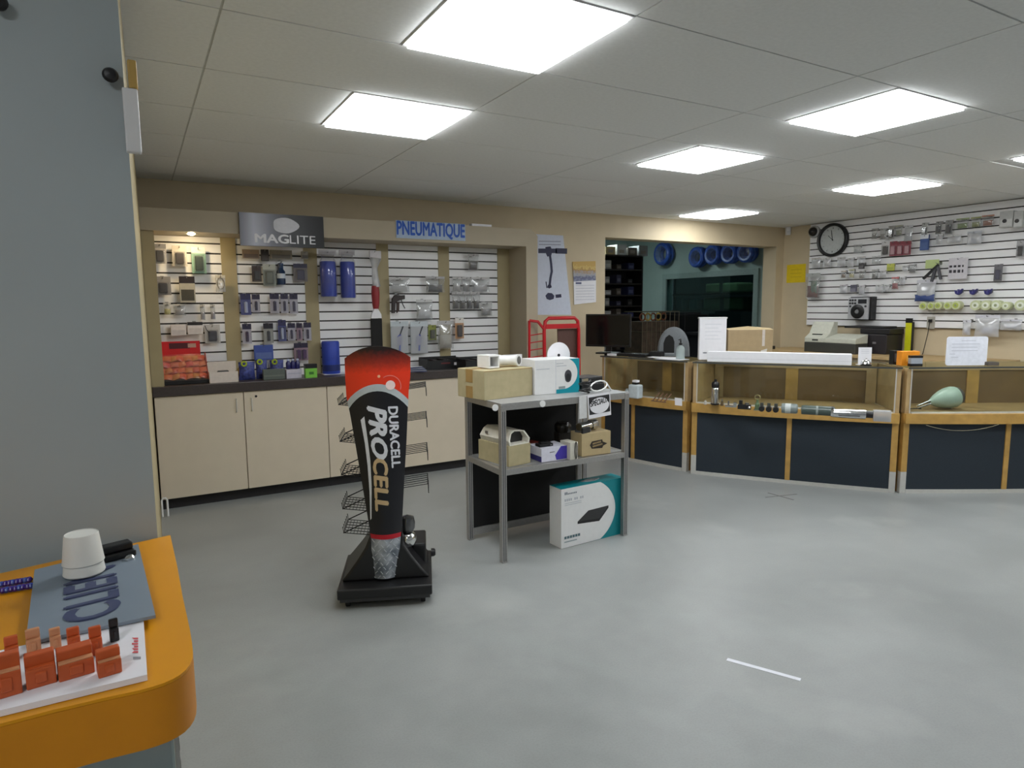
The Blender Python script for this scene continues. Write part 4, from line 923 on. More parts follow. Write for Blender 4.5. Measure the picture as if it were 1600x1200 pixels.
# monitor, keyboard and clutter on the first case
p = up(1, 950, 558, 0.22)
f = T('computer_monitor', 'black flat monitor turned sideways on the glass case', 'monitor', (p.x, p.y, ZK), -1.02)
hm_ = 0.40
MB().b(-0.24, 0.24, -0.012, 0.012, 0.07, 0.07 + 0.33).build('screen_housing', M_BLACK, f, bevel=0.004)
MB().b(-0.225, 0.225, -0.0135, -0.012, 0.09, 0.385).build('screen', C(14, 14, 18, 0.15), f)
MB().b(-0.03, 0.03, 0.013, 0.035, 0.02, 0.26).build('stand_neck', M_BLACK, f, bevel=0.004)
MB().b(-0.11, 0.11, -0.07, 0.09, 0, 0.016).build('stand_foot', M_BLACK, f, bevel=0.005)
for k, (px, dd, lb, w_, d_, h_) in enumerate(((990, 0.135, 'black keyboard beside the black monitor', 0.30, 0.13, 0.022), (1026, 0.235, 'black card terminal near the grey dome', 0.12, 0.10, 0.045))):
    p = up(1, px, 558, dd)
    f = T('keyboard' if k == 0 else 'card_terminal', lb, 'keyboard' if k == 0 else 'terminal', (p.x, p.y, ZK), uang(1) + 0.2)
    MB().b(-w_ / 2, w_ / 2, -d_ / 2, d_ / 2, 0, h_).build('case', M_BLACK, f, bevel=0.004)
    for j in range(4 if k == 0 else 3):
        for i in range(9 if k == 0 else 3): MB().b(-w_ / 2 + 0.014 + i * (0.031 if k == 0 else 0.033), -w_ / 2 + 0.038 + i * (0.031 if k == 0 else 0.033), -d_ / 2 + 0.012 + j * 0.028, -d_ / 2 + 0.034 + j * 0.028, h_, h_ + 0.004).build('key', C(44, 44, 46, 0.4), f)
p = up(1, 958, 555, 0.06); f = T('receipt_pad', 'small white receipt pad in front of the keyboard', 'note pad', (p.x, p.y, ZK), uang(1)); MB().b(-0.05, 0.05, -0.03, 0.03, 0, 0.018).build('pad', M_PAPER, f); MB().b(-0.05, 0.05, 0.022, 0.03, 0.018, 0.022).build('binding', C(120, 120, 126), f)
_cp = [up(1, 982 + 3 * k, 558, 0.02 + 0.012 * math.sin(k * 0.9)) for k in range(14)]
tag(MB().tube([(v.x, v.y, ZK + 0.004) for v in _cp], 0.004, 8).build('black_cable', M_BLACK), 'black cable lying along the edge of the glass case', 'cable')
# orange box, black and grey boxes, white sign on the third case
def upb(k, px0, px1, pyt, depth, name, label, cat, m, dp=0.08, dr=0.0):
    a, b, w, h = span(k, px0, px1, pyt, depth); f = T(name, label, cat, (a.x, a.y, ZK), uang(k) + dr)
    MB().b(0, w, 0, dp, 0, h).build('body', m, f, bevel=0.002); return f, w, h
f, w, h = upb(3, 1409, 1437, 549, 0.10, 'product_box', 'orange product box on the end glass case', 'box', C(240, 150, 30), 0.07)
plane_poly([(w * 0.25, h * 0.3), (w * 0.5, h * 0.3), (w * 0.55, h * 0.7), (w * 0.3, h * 0.72)], -0.0007, 'printed_swirl', C(250, 190, 90), f)
f, w, h = upb(3, 1424, 1442, 556, 0.04, 'small_box', 'small grey and black box in front of the orange box', 'box', C(160, 166, 176), 0.04)
MB().b(-0.001, w + 0.001, -0.001, 0.041, 0, h * 0.25).build('dark_band', M_BLACK, f); MB().b(-0.001, w + 0.001, -0.001, 0.041, h * 0.8, h + 0.001).build('dark_lid', M_BLACK, f)
f, w, h = upb(3, 1396, 1405, 548, 0.20, 'small_box', 'narrow black box behind the orange box', 'box', M_BLACK, 0.06); plane_poly([(w * 0.2, h * 0.2), (w * 0.8, h * 0.2), (w * 0.8, h * 0.8), (w * 0.2, h * 0.8)], -0.0007, 'grey_print', C(80, 82, 88), f)
a, b, w, h = span(3, 1478, 1542, 526, 0.10)
f = T('counter_notice', 'white rounded notice standing on the end glass case', 'sign', (a.x, a.y, ZK), uang(3))
rr = 0.02; pl_ = []
for cx_, cz_, a0 in ((w - rr, rr, -PI / 2), (w - rr, h - rr, 0), (rr, h - rr, PI / 2), (rr, rr, PI)):
    pl_ += [(cx_ + rr * math.cos(a0 + k * PI / 8), cz_ + rr * math.sin(a0 + k * PI / 8)) for k in range(5)]
MB().prism(pl_, 0, 0.006, 'xz').build('panel', mat('white_acrylic', hexc(224, 226, 236), 0.3), f)
MB().b(0.05, w - 0.05, 0.006, 0.07, 0, 0.006).build('foot', M_WHITE, f)
for k, (x0, x1) in enumerate(((0.35, 0.7), (0.12, 0.8), (0.12, 0.75), (0.12, 0.76), (0.08, 0.22), (0.12, 0.3))):
    z_ = h * (0.85 - 0.115 * k); plane_poly([(w * x0, z_), (w * x1, z_), (w * x1, z_ + 0.004), (w * x0, z_ + 0.004)], -0.0007, 'printed_line', C(184, 186, 198), f)
f, w, h = upb(3, 1545, 1562, 566, 0.06, 'desk_tray', 'low dark tray beside the white rounded notice', 'tray', C(90, 82, 76), 0.06)
MB().b(0.004, w - 0.004, 0.004, 0.056, h, h + 0.001).build('lining', C(50, 46, 44), f)

# ---- things inside the cases
def di(k, px, py): return onz(px, py, ZD + 0.001)
p = di(1, 993, 622)
f = T('white_jar', 'white plastic jar with a dark cap inside the first glass case', 'jar', (p.x, p.y, ZD + 0.001), uang(1))
MB().b(-0.055, 0.055, -0.04, 0.04, 0, 0.125).build('jar', mat('frosted_plastic', hexc(196, 206, 212), 0.4), f, bevel=0.012)
MB().b(-0.026, 0.022, -0.024, 0.024, 0.126, 0.146).build('cap', M_BLACK, f, bevel=0.003); MB().b(-0.022, 0.026, -0.022, 0.022, 0.1465, 0.165).build('label_block', M_PAPER, f)
p = di(1, 980, 619); f = T('small_jar', 'small frosted jar beside the white plastic jar', 'jar', (p.x, p.y, ZD + 0.001)); MB().lathe([(0.02, 0), (0.024, 0.004), (0.024, 0.05), (0.014, 0.06), (0.001, 0.06)], n=16).build('jar', C(176, 186, 190), f, smooth=True); MB().lathe([(0.015, 0.0605), (0.015, 0.072), (0.001, 0.073)], n=16).build('lid', C(150, 156, 160), f, smooth=True)
p = di(1, 1028, 628)
f = T('wire_stand', 'brown wire easel with tags inside the first glass case', 'stand', (p.x, p.y, ZD + 0.001), uang(1))
for k in range(4): MB().bar((-0.06 + 0.04 * k, 0, 0), (-0.02 + 0.04 * k, 0.05, 0.075), 0.008).build('bar', C(116, 84, 66), f)
MB().bar((-0.07, 0.0, 0.004), (0.08, 0.0, 0.004), 0.008).build('foot_bar', C(116, 84, 66), f)
p = di(1, 1060, 630); f = T('price_card', 'small white price card inside the first glass case', 'card', (p.x, p.y, ZD + 0.001), uang(1)); MB().prism([(-0.035, 0), (0.035, 0), (0.035, 0.003), (-0.035, 0.003)], -0.02, 0.02).build('base', M_PAPER, f); MB().b(-0.035, 0.035, -0.002, 0.001, 0.02, 0.045).b(-0.035, 0.035, -0.001, 0.0, -0.0, 0.02).build('card', M_PAPER, f)
# second case
p = di(2, 1117, 632)
f = T('steel_flask', 'steel flask with a black cap inside the middle glass case', 'flask', (p.x, p.y, ZD + 0.001))
MB().lathe([(0.001, 0), (0.034, 0), (0.036, 0.004), (0.036, 0.012)], n=20).build('foot', M_BLACK, f, smooth=True)
MB().lathe([(0.034, 0.0125), (0.034, 0.135), (0.028, 0.145), (0.001, 0.145)], n=20).build('barrel', M_CHROME, f, smooth=True)
MB().lathe([(0.030, 0.1455), (0.032, 0.15), (0.032, 0.18), (0.022, 0.195), (0.012, 0.197), (0.010, 0.215), (0.001, 0.216)], n=20).build('cap', M_BLACK, f, smooth=True)
def gadget(px, py, name, label, cat, parts, dr=0.0):
    p = di(2, px, py); f = T(name, label, cat, (p.x, p.y, ZD + 0.001), uang(2) + dr)
    for nm, mb_, m_ in parts: mb_.build(nm, m_, f, smooth=False)
    return f
gadget(1102, 632, 'white_stopper', 'tiny white stopper at the corner of the middle glass case', 'stopper', [('plug', MB().lathe([(0.012, 0), (0.012, 0.025), (0.006, 0.035), (0.001, 0.036)], n=12), C(190, 184, 176)), ('rim', MB().lathe([(0.0135, 0), (0.0135, 0.004), (0.001, 0.0045)], n=12), C(150, 146, 140))])
gadget(1128, 634, 'spanner_head', 'small brass fitting beside the steel flask', 'fitting', [('body', MB().lathe([(0.014, 0), (0.014, 0.02), (0.010, 0.022), (0.010, 0.04), (0.001, 0.041)], n=6), C(120, 104, 80, 0.3, 0.7)), ('stem', MB().cyl((0, 0, 0.04), (0, 0, 0.055), 0.006), M_STEEL)])
gadget(1142, 636, 'clamp_tool', 'flat steel clamp lying in the middle glass case', 'clamp', [('jaw', MB().b(-0.045, 0.045, -0.012, 0.012, 0, 0.012).b(0.02, 0.045, -0.012, 0.012, 0.012, 0.04), M_CHROME), ('screw', MB().cyl((-0.02, 0, 0.012), (-0.02, 0, 0.05), 0.007), M_STEEL)])
gadget(1163, 639, 'black_pistol_tool', 'black pump head with a chrome knob in the middle glass case', 'tool', [('body', MB().b(-0.05, 0.05, -0.025, 0.025, 0, 0.035).b(-0.04, -0.015, -0.02, 0.02, 0.035, 0.07), M_BLACK), ('knob', MB().lathe([(0.001, 0), (0.010, 0.002), (0.012, 0.010), (0.008, 0.018), (0.001, 0.02)], (0.04, -0.032, 0.01), 12), M_CHROME), ('cap', MB().lathe([(0.016, 0.035), (0.016, 0.052), (0.001, 0.054)], (0.02, 0, 0), 14), M_STEEL)])
gadget(1183, 641, 'green_figure', 'slim green bottle with a brass ring top in the middle glass case', 'bottle', [('body', MB().lathe([(0.018, 0), (0.020, 0.005), (0.018, 0.05), (0.010, 0.065), (0.008, 0.085), (0.001, 0.086)], n=14), C(92, 110, 80, 0.3)), ('ring', MB().tube([(0.02 * math.cos(k * PI / 6), 0, 0.104 + 0.018 * math.sin(k * PI / 6)) for k in range(12)], 0.005, 6, closed=True), C(150, 140, 96, 0.3, 0.6)), ('foot', MB().b(-0.025, 0.025, -0.02, 0.02, 0, 0.006), M_STEEL)])
for j, px in enumerate((1190, 1201, 1212)):
    gadget(px, 643 + 0.8 * j, 'hose_coupling', 'black hose coupling with steel collar in the row beside the flask tray', 'coupling', [('body', MB().lathe([(0.020, -0.03), (0.022, -0.02), (0.022, 0.02), (0.016, 0.03), (0.001, 0.03)], (0, 0, 0.023), 14, axis='y'), M_BLACK), ('collar', MB().lathe([(0.0235, -0.008), (0.0235, 0.008), (0.001, 0.008)], (0, 0, 0.026), 14, axis='y'), M_STEEL), ('plug', MB().b(-0.012, 0.012, -0.012, 0.012, 0.046, 0.07), C(60, 62, 58))])['group'] = 'hose couplings in the middle case'
gadget(1233, 646, 'green_canister', 'grey green canister with a pale label in the middle glass case', 'canister', [('body', MB().lathe([(0.001, -0.06), (0.036, -0.055), (0.038, -0.05), (0.038, 0.05), (0.030, 0.06), (0.001, 0.06)], (0, 0, 0.039), 18, axis='x'), C(124, 134, 132, 0.35)), ('label', MB().lathe([(0.0385, -0.03), (0.0385, 0.01), (0.001, 0.012)], (0, 0, 0.039), 18, axis='x'), C(190, 196, 194))])
gadget(1279, 649, 'long_cylinder', 'long dark green air cylinder lying in the middle glass case', 'cylinder', [('barrel', MB().lathe([(0.001, -0.125), (0.034, -0.12), (0.036, -0.11), (0.036, 0.10), (0.030, 0.11), (0.001, 0.115)], (0, 0, 0.037), 20, axis='x'), C(70, 84, 78, 0.3)), ('band', MB().lathe([(0.0368, -0.02), (0.0368, -0.005), (0.001, -0.004)], (0, 0, 0.037), 20, axis='x'), C(140, 150, 146)), ('cap', MB().lathe([(0.037, 0.085), (0.037, 0.1), (0.001, 0.102)], (0, 0, 0.037), 20, axis='x'), M_BLACK)])
gadget(1328, 654, 'chrome_cylinder', 'shiny chrome air tool with a black end in the middle glass case', 'tool', [('barrel', MB().lathe([(0.001, -0.13), (0.026, -0.13), (0.03, -0.11), (0.034, 0.0), (0.034, 0.10), (0.001, 0.10)], (0, 0, 0.035), 20, axis='x'), M_CHROME), ('grip', MB().lathe([(0.001, 0.1005), (0.024, 0.1005), (0.024, 0.15), (0.001, 0.15)], (0, 0, 0.035), 16, axis='x'), M_BLACK), ('lever', MB().b(-0.08, 0.06, -0.038, -0.030, 0.02, 0.032), M_STEEL)], 0.06)
gadget(1379, 658, 'clear_box', 'clear plastic box at the end of the middle glass case', 'box', [('box', MB().b(-0.06, 0.05, -0.03, 0.04, 0, 0.075), M_MILK), ('content', MB().b(-0.05, 0.04, -0.02, 0.03, 0.001, 0.03), C(110, 108, 100))])
# third case: pale green lamp
a = di(3, 1440, 644); b = di(3, 1528, 641); bs_ = (b - a).length
c = (a + b) / 2 + Vector((-math.sin(uang(3)), math.cos(uang(3)), 0)) * 0.10
f = T('utility_lamp', 'pale green bulb-shaped utility lamp lying in the end glass case', 'lamp', (c.x, c.y, ZD + 0.001), uang(3))
ax = Vector((0.94, 0.10, 0.20)).normalized(); o_ = Vector((-0.03, 0, 0.060))
pf = [(-0.075, 0.018), (-0.06, 0.028), (-0.02, 0.052), (0.03, 0.072), (0.08, 0.084), (0.12, 0.085), (0.145, 0.078)]
zoff = 0.012
mb = MB(); mb.tube([o_ + ax * s_ + Vector((0, 0, zoff)) for s_, r_ in pf], [r_ for s_, r_ in pf], 22); mb.build('shade', mat('pale_green_enamel', hexc(168, 186, 172), 0.35, var=0.05), f, smooth=True)
mb = MB(); mb.tube([o_ + ax * 0.1455 + Vector((0, 0, zoff)), o_ + ax * 0.175 + Vector((0, 0, zoff)), o_ + ax * 0.18 + Vector((0, 0, zoff))], [0.070, 0.066, 0.03], 22); mb.build('rear_cap', C(70, 62, 56), f, smooth=True)
mb = MB()
for k in range(4):
    t_ = k * PI / 2 + 0.4; u_ = Vector((0, math.cos(t_), math.sin(t_))) * 0.018
    mb.tube([o_ + ax * -0.07 + u_ + Vector((0, 0, zoff)), Vector((-0.19, u_.y * 0.6, max(0.006, 0.02 + u_.z * 0.7)))], 0.005, 8)
mb.build('bracket_arms', M_STEEL, f, smooth=True)
MB().tube([(-0.16, 0.0, 0.006), (-0.22, 0.02, 0.005), (-0.26, 0.0, 0.005), (-0.30, 0.03, 0.005)], 0.004, 8).build('cord', M_BLACK, f, smooth=True)
MB().b(-0.005, 0.09, -0.090, -0.086, 0.09, 0.13).build('paper_tag', C(186, 202, 192), f, rot=(-0.35, 0, 0), loc=(0.02, 0.028, -0.006))
# sagging string under the ledge of the end case
a = up(3, 1447, 666, -0.082); b = up(3, 1560, 667, -0.082)
tag(MB().tube([Vector((lerp(a.x, b.x, k / 12), lerp(a.y, b.y, k / 12), ZL0 - 0.001 - 0.045 * (1 - (k / 6 - 1) ** 2))) for k in range(13)], 0.0014, 5).build('hanging_string', C(170, 160, 130)), 'thin string sagging below the ledge of the end glass case', 'string')

# ------------------------------------------------------------------ red hand truck against the pier
YT = 5.20
def ht(px, py, Y=YT): v = ony(px, py, Y); return v
tl, tr = ht(852, 505), ht(906, 505)
f = T('hand_truck', 'red tubular hand truck standing by the alcove pier', 'hand truck', (tl.x, YT, 0), 0)
wr = tr.x - tl.x; zt_ = ht(880, 497).z; r_ = 0.017
mb = MB(); mb.tube([(0, 0.0, 0.12), (0, 0.02, zt_ - 0.12), (0.012, 0.02, zt_ - 0.03), (0.05, 0.02, zt_), (wr - 0.05, 0.02, zt_), (wr - 0.012, 0.02, zt_ - 0.03), (wr, 0.02, zt_ - 0.12), (wr, 0.0, 0.12)], r_, 10); mb.build('frame', M_RED, f, smooth=True)
MB().b(0.012, wr - 0.012, 0.008, 0.034, zt_ - 0.10, zt_ - 0.055).build('cross_plate', M_RED, f, bevel=0.003)
for z_ in (0.35, 0.65, 0.95): MB().tube([(0.012, 0.018, z_), (wr - 0.012, 0.018, z_)], 0.012, 8).build('cross_bar', M_RED, f, smooth=True)
MB().tube([(-0.002, 0.02, zt_ - 0.10), (-0.05, 0.05, zt_ - 0.03), (-0.12, 0.09, zt_ - 0.02)], 0.014, 8).build('side_handle', M_RED, f, smooth=True)
MB().tube([(-0.12, 0.09, zt_ - 0.02), (-0.12, 0.10, 0.3), (-0.08, 0.06, 0.25)], 0.012, 8).build('side_rail', M_RED, f, smooth=True)
for k in range(4): MB().tube([(-0.12, 0.09, zt_ - 0.16 - 0.07 * k), (0, 0.03, zt_ - 0.14 - 0.07 * k)], 0.005, 6).build('side_wire', M_RED, f)
MB().b(-0.02, wr + 0.02, -0.22, 0.02, 0.0, 0.012).build('toe_plate', M_RED, f)
MB().tube([(-0.06, 0.09, 0.12), (wr + 0.06, 0.09, 0.12)], 0.01, 8).build('axle', M_STEEL, f)
for x_ in (-0.06, wr + 0.06): MB().lathe([(0.05, -0.025), (0.11, -0.025), (0.12, -0.012), (0.12, 0.012), (0.11, 0.025), (0.05, 0.025)], (x_, 0.09, 0.12), 22, axis='x').build('wheel', M_BLACKM, f, smooth=True)
a, b = ht(871, 514, YT + 0.055), ht(905, 514, YT + 0.055)
mb = MB(); zb_ = 0.014; w_ = b.x - a.x
mb.hexa([(0.05, 0, 0), (w_ + 0.0, 0, 0), (w_ + 0.0, 0.012, 0), (0.05, 0.012, 0), (0, 0, a.z - zb_), (w_ - 0.01, 0, a.z - zb_), (w_ - 0.01, 0.012, a.z - zb_), (0, 0.012, a.z - zb_)])
tag(mb.build('brown_board', C(92, 62, 54), None, (a.x, YT + 0.05, zb_)), 'dark brown board propped inside the red hand truck', 'board')

# ------------------------------------------------------------------ poster, calendar, notices on the walls
def on_back(px, py, y=YW - 0.004): return ony(px, py, y)
q = [on_back(838, 366), on_back(880, 368), on_back(893, 492), on_back(838, 492)]
f = T('wall_poster', 'white poster of a dark jointed arm between the pier and the calendar', 'poster', (0, 0, 0))
mb = MB(); mb.add([*q] + [v + Vector((0, 0.003, 0)) for v in q], [(0, 3, 2, 1), (4, 5, 6, 7), (0, 1, 5, 4), (1, 2, 6, 5), (2, 3, 7, 6), (3, 0, 4, 7)]); mb.build('sheet', mat('cool_white_paper', hexc(206, 212, 228), 0.6, var=0.03), f)
M_INK = C(34, 36, 70)
def pp(px, py, o=0.0015): v = on_back(px, py); return Vector((v.x, v.y - o, v.z))
def ink(name, pts, m=M_INK, o=0.0015): mb = MB(); mb.add([pp(*p, o) for p in pts], [tuple(range(len(pts)))]); mb.build(name, m, f)
def stroke(pts, w_, name='printed_tube', m=M_INK):
    mb = MB(); vs = []
    for i, (x, y) in enumerate(pts):
        x0, y0 = pts[max(i - 1, 0)]; x1, y1 = pts[min(i + 1, len(pts) - 1)]; l = math.hypot(x1 - x0, y1 - y0); nx, ny = -(y1 - y0) / l, (x1 - x0) / l
        vs += [pp(x + nx * w_, y + ny * w_), pp(x - nx * w_, y - ny * w_)]
    mb.add(vs, [(2 * i, 2 * i + 1, 2 * i + 3, 2 * i + 2) for i in range(len(pts) - 1)]); mb.build(name, m, f)
stroke([(841, 392), (856, 392), (870, 392)], 3.6); stroke([(868, 392), (886, 392.5)], 4.2, 'printed_grip'); ink('printed_joint', [(852, 386), (860, 385), (863, 392), (861, 400), (855, 401), (852, 394)], M_INK, 0.0018)
stroke([(859, 398), (861, 412), (862, 424), (860, 434), (858.5, 447)], 1.8)
ink('printed_joint', [(856, 445), (861, 445), (862, 449), (858, 451), (855, 449)]); ink('printed_ball', [(852, 462), (856, 457.5), (862, 458), (866, 462), (865, 467), (859, 469), (854, 467)]); stroke([(868, 463), (877, 462)], 2.6, 'printed_grip'); stroke([(853, 440), (854.5, 450)], 0.8)
for y_ in (377, 382): stroke([(842, y_), (876, y_ + 0.5)], 0.7, 'printed_line', C(150, 152, 172))
q = [on_back(894, 409), on_back(930, 408), on_back(931, 473), on_back(897, 476)]
f = T('wall_calendar', 'wall calendar with a landscape picture over a white month sheet', 'calendar', (0, 0, 0))
def quadm(name, q_, o, m, th=0.003):
    mb = MB(); v0 = [pp(*p, o) for p in q_]; mb.add(v0 + [v + Vector((0, th, 0)) for v in v0], [(0, 3, 2, 1), (4, 5, 6, 7), (0, 1, 5, 4), (1, 2, 6, 5), (2, 3, 7, 6), (3, 0, 4, 7)]); return mb.build(name, m, f)
quadm('month_sheet', [(896, 439), (931, 438), (931, 472), (897, 476)], 0.004, M_PAPER)
def landscape_mat():
    m = bpy.data.materials.new('landscape_print'); m.use_nodes = True; nt = m.node_tree; bs = nt.nodes['Principled BSDF']; tc = nt.nodes.new('ShaderNodeTexCoord')
    sx = nt.nodes.new('ShaderNodeSeparateXYZ'); nt.links.new(tc.outputs['Generated'], sx.inputs[0]); ns = nt.nodes.new('ShaderNodeTexNoise'); ns.inputs['Scale'].default_value = 9; nt.links.new(tc.outputs['Generated'], ns.inputs['Vector'])
    ad = nt.nodes.new('ShaderNodeMath'); ad.operation = 'MULTIPLY_ADD'; ad.inputs[1].default_value = 0.5; nt.links.new(ns.outputs['Fac'], ad.inputs[0]); nt.links.new(sx.outputs['Z'], ad.inputs[2])
    cr = nt.nodes.new('ShaderNodeValToRGB'); e = cr.color_ramp.elements; e[0].position = 0.25; e[0].color = (*hexc(150, 156, 176), 1); e[1].position = 1.15; e[1].color = (*hexc(196, 160, 84), 1)
    for p_, c_ in ((0.45, (92, 96, 130)), (0.62, (164, 166, 176)), (0.85, (170, 132, 70)), (1.0, (212, 186, 110))): n_ = e.new(min(1, p_ * 0.95)); n_.color = (*hexc(*c_), 1)
    nt.links.new(ad.outputs[0], cr.inputs['Fac']); nt.links.new(cr.outputs['Color'], bs.inputs['Base Color']); return m
quadm('picture_sheet', [(894, 409), (930, 408), (930.5, 438), (896, 440)], 0.006, landscape_mat())
for k in range(6): stroke_y = 446 + 4.4 * k; mb = MB(); mb.add([pp(899, stroke_y, 0.0055), pp(928, stroke_y - 0.6, 0.0055), pp(928, stroke_y + 0.0, 0.0055), pp(899, stroke_y + 0.6, 0.0055)], [(0, 1, 2, 3)]); mb.build('printed_rule', C(180, 182, 196), f)
mb = MB(); mb.add([pp(899, 441, 0.0055), pp(908, 441, 0.0055), pp(908, 444, 0.0055), pp(899, 444, 0.0055)], [(0, 1, 2, 3)]); mb.build('printed_month', C(90, 96, 130), f)
a, b = onx(1230, 414, XW - 0.002), onx(1258, 441, XW - 0.002)
f = T('yellow_notice', 'bright yellow paper notice on the wall beside the slatwall', 'paper', (XW - 0.003, a.y, b.z), -PI / 2)
MB().b(0, a.y - b.y, -0.001, 0.002, 0, a.z - b.z).build('sheet', C(226, 196, 24, 0.7), f)
for k in range(3): plane_poly([((a.y - b.y) * 0.2, (a.z - b.z) * (0.7 - 0.2 * k)), ((a.y - b.y) * 0.8, (a.z - b.z) * (0.7 - 0.2 * k)), ((a.y - b.y) * 0.8, (a.z - b.z) * (0.72 - 0.2 * k)), ((a.y - b.y) * 0.2, (a.z - b.z) * (0.72 - 0.2 * k))], -0.002, 'printed_line', C(190, 160, 20), f)
p = onx(1231, 361, XW - 0.03)
f = T('motion_sensor', 'small white motion sensor in the corner near the ceiling', 'sensor', (XW - 0.032, min(p.y, 5.62), p.z - 0.05), -PI / 4)
MB().prism([(-0.03, 0.03), (-0.032, 0.0), (-0.02, -0.022), (0.02, -0.022), (0.032, 0.0), (0.03, 0.03)], 0, 0.10).build('housing', M_WHITE, f, bevel=0.004)
MB().b(-0.02, 0.02, -0.0235, -0.0215, 0.01, 0.05).build('lens', C(214, 214, 216, 0.3), f)
# ------------------------------------------------------------------ goods hanging on the slatwalls
def frame_of(wall, x0, y0, x1, y1, off):
    if wall == 'B':
        a, b = ony(x0, y0, YS - off), ony(x1, y1, YS - off); xc = (x0 + x1) / 2
        zt, zb_ = ony(xc, y0, YS - off).z, ony(xc, y1, YS - off).z
        return (a.x, YS - off, zb_), 0.0, b.x - a.x, zt - zb_
    a, b = onx(x0, (y0 + y1) / 2, XS - off), onx(x1, (y0 + y1) / 2, XS - off); xc = (x0 + x1) / 2
    zt, zb_ = onx(xc, y0, XS - off).z, onx(xc, y1, XS - off).z
    return (XS - off, a.y, zb_), -PI / 2, a.y - b.y, zt - zb_
_hooks = {}
def hook(wall, loc, rz, x, z, off):
    k = round(off, 3)
    if k not in _hooks:
        mb = MB().tube([(0, off - 0.001, 0), (0, -0.018, 0), (0, -0.026, 0.008)], 0.003, 6); mb.b(-0.012, 0.012, off - 0.004, off - 0.001, -0.012, 0.02)
        o = mb.build('display_hook', M_STEEL); _hooks[k] = o
    else:
        o = _hooks[k].copy(); COL.objects.link(o)
    c, s_ = math.cos(rz), math.sin(rz)
    o.location = (loc[0] + c * x, loc[1] + s_ * x, loc[2] + z); o.rotation_euler = (0, 0, rz)
    tag(o, 'thin steel peg hook on the alcove slatwall' if wall == 'B' else 'thin steel peg hook on the long white slatwall', 'hook', 'peg hooks on the alcove slatwall' if wall == 'B' else 'peg hooks on the long slatwall')
def pack(wall, x0, y0, x1, y1, style, cols, label, name='blister_pack', cat='packet', group=None, off=0.06, hk=True, th=0.018):
    loc, rz, w, h = frame_of(wall, x0, y0, x1, y1, off)
    t = T(name, label, cat, loc, rz, group or ('packets hanging in the alcove' if wall == 'B' else 'packets hanging on the long slatwall'))
    cs = [C(*c) if isinstance(c, tuple) else c for c in cols]
    if style == 'card':                        # cols: card, product
        MB().b(0, w, 0.001, 0.003, 0, h).build('card', cs[0], t)
        MB().b(w * 0.22, w * 0.78, -th, 0.001, h * 0.10, h * 0.66).build('product', cs[1], t, bevel=min(w, h) * 0.08)
        if len(cs) > 2: MB().b(0, w, 0.0, 0.001, h * 0.76, h).build('header_print', cs[2], t)
        MB().b(w * 0.12, w * 0.88, -th - 0.003, 0.001, h * 0.05, h * 0.71).build('blister', M_BLIS, t, bevel=min(w, h) * 0.06)
    elif style == 'bat':                       # battery card: dark header, pale card, dark battery, pale line
        MB().b(0, w, 0.001, 0.003, 0, h).build('card', cs[0], t)
        MB().b(0, w, 0.0, 0.001, h * 0.72, h).build('header_print', cs[1], t)
        n_ = 2 if w > 0.1 else 1
        for i in range(n_):
            cx_ = w * (0.5 if n_ == 1 else 0.3 + 0.4 * i)
            b_ = MB().lathe([(0.001, 0), (w * 0.17, 0.002), (w * 0.17, h * 0.50), (w * 0.06, h * 0.505), (w * 0.06, h * 0.53), (0.001, h * 0.53)], (cx_, -0.008, h * 0.10), 12).build('battery', cs[2], t, smooth=True)
        MB().b(w * 0.06, w * 0.94, -0.024, 0.001, h * 0.05, h * 0.69).build('blister', M_BLIS, t, bevel=0.004)
    elif style == 'bag':                       # clear bag: header, film, content low in the bag
        MB().b(0, w, -0.002, 0.002, h * 0.86, h).build('header_card', cs[0], t)
        MB().pillow(0, w, 0, h * 0.86, 0.0, max(0.02, th * 2), 8).build('film', M_FILM, t, smooth=True)
        if len(cs) > 1:
            MB().pillow(w * 0.12, w * 0.88, h * 0.04, h * 0.50, 0.0, max(0.012, th * 1.4), 6, wr=0.35).build('content', cs[1], t, smooth=True)
    elif style == 'milk':                      # cloudy bag with faint content
        MB().b(0, w, -0.002, 0.002, h * 0.84, h).build('header_card', cs[0], t)
        MB().pillow(0, w, 0, h * 0.84, 0.0, max(0.02, th * 2), 8).build('film', M_MILK, t, smooth=True)
        if len(cs) > 1: MB().pillow(w * 0.25, w * 0.75, h * 0.10, h * 0.42, 0.0, max(0.012, th), 5, wr=0.4).build('content', cs[1], t, smooth=True)
    elif style == 'box':
        MB().b(0, w, -th, 0.003, 0, h).build('carton', cs[0], t, bevel=0.002)
        if len(cs) > 1: MB().b(w * 0.08, w * 0.92, -th - 0.0008, -th, h * 0.08, h * 0.5).build('label_print', cs[1], t)
        if len(cs) > 2: MB().b(w * 0.0, w * 1.0, -th - 0.0008, -th, h * 0.74, h).build('header_print', cs[2], t)
    if hk: hook(wall, loc, rz, w / 2, h - 0.014, off)
    return t, w, h, loc, rz
B, R_W = 'B', 'R'
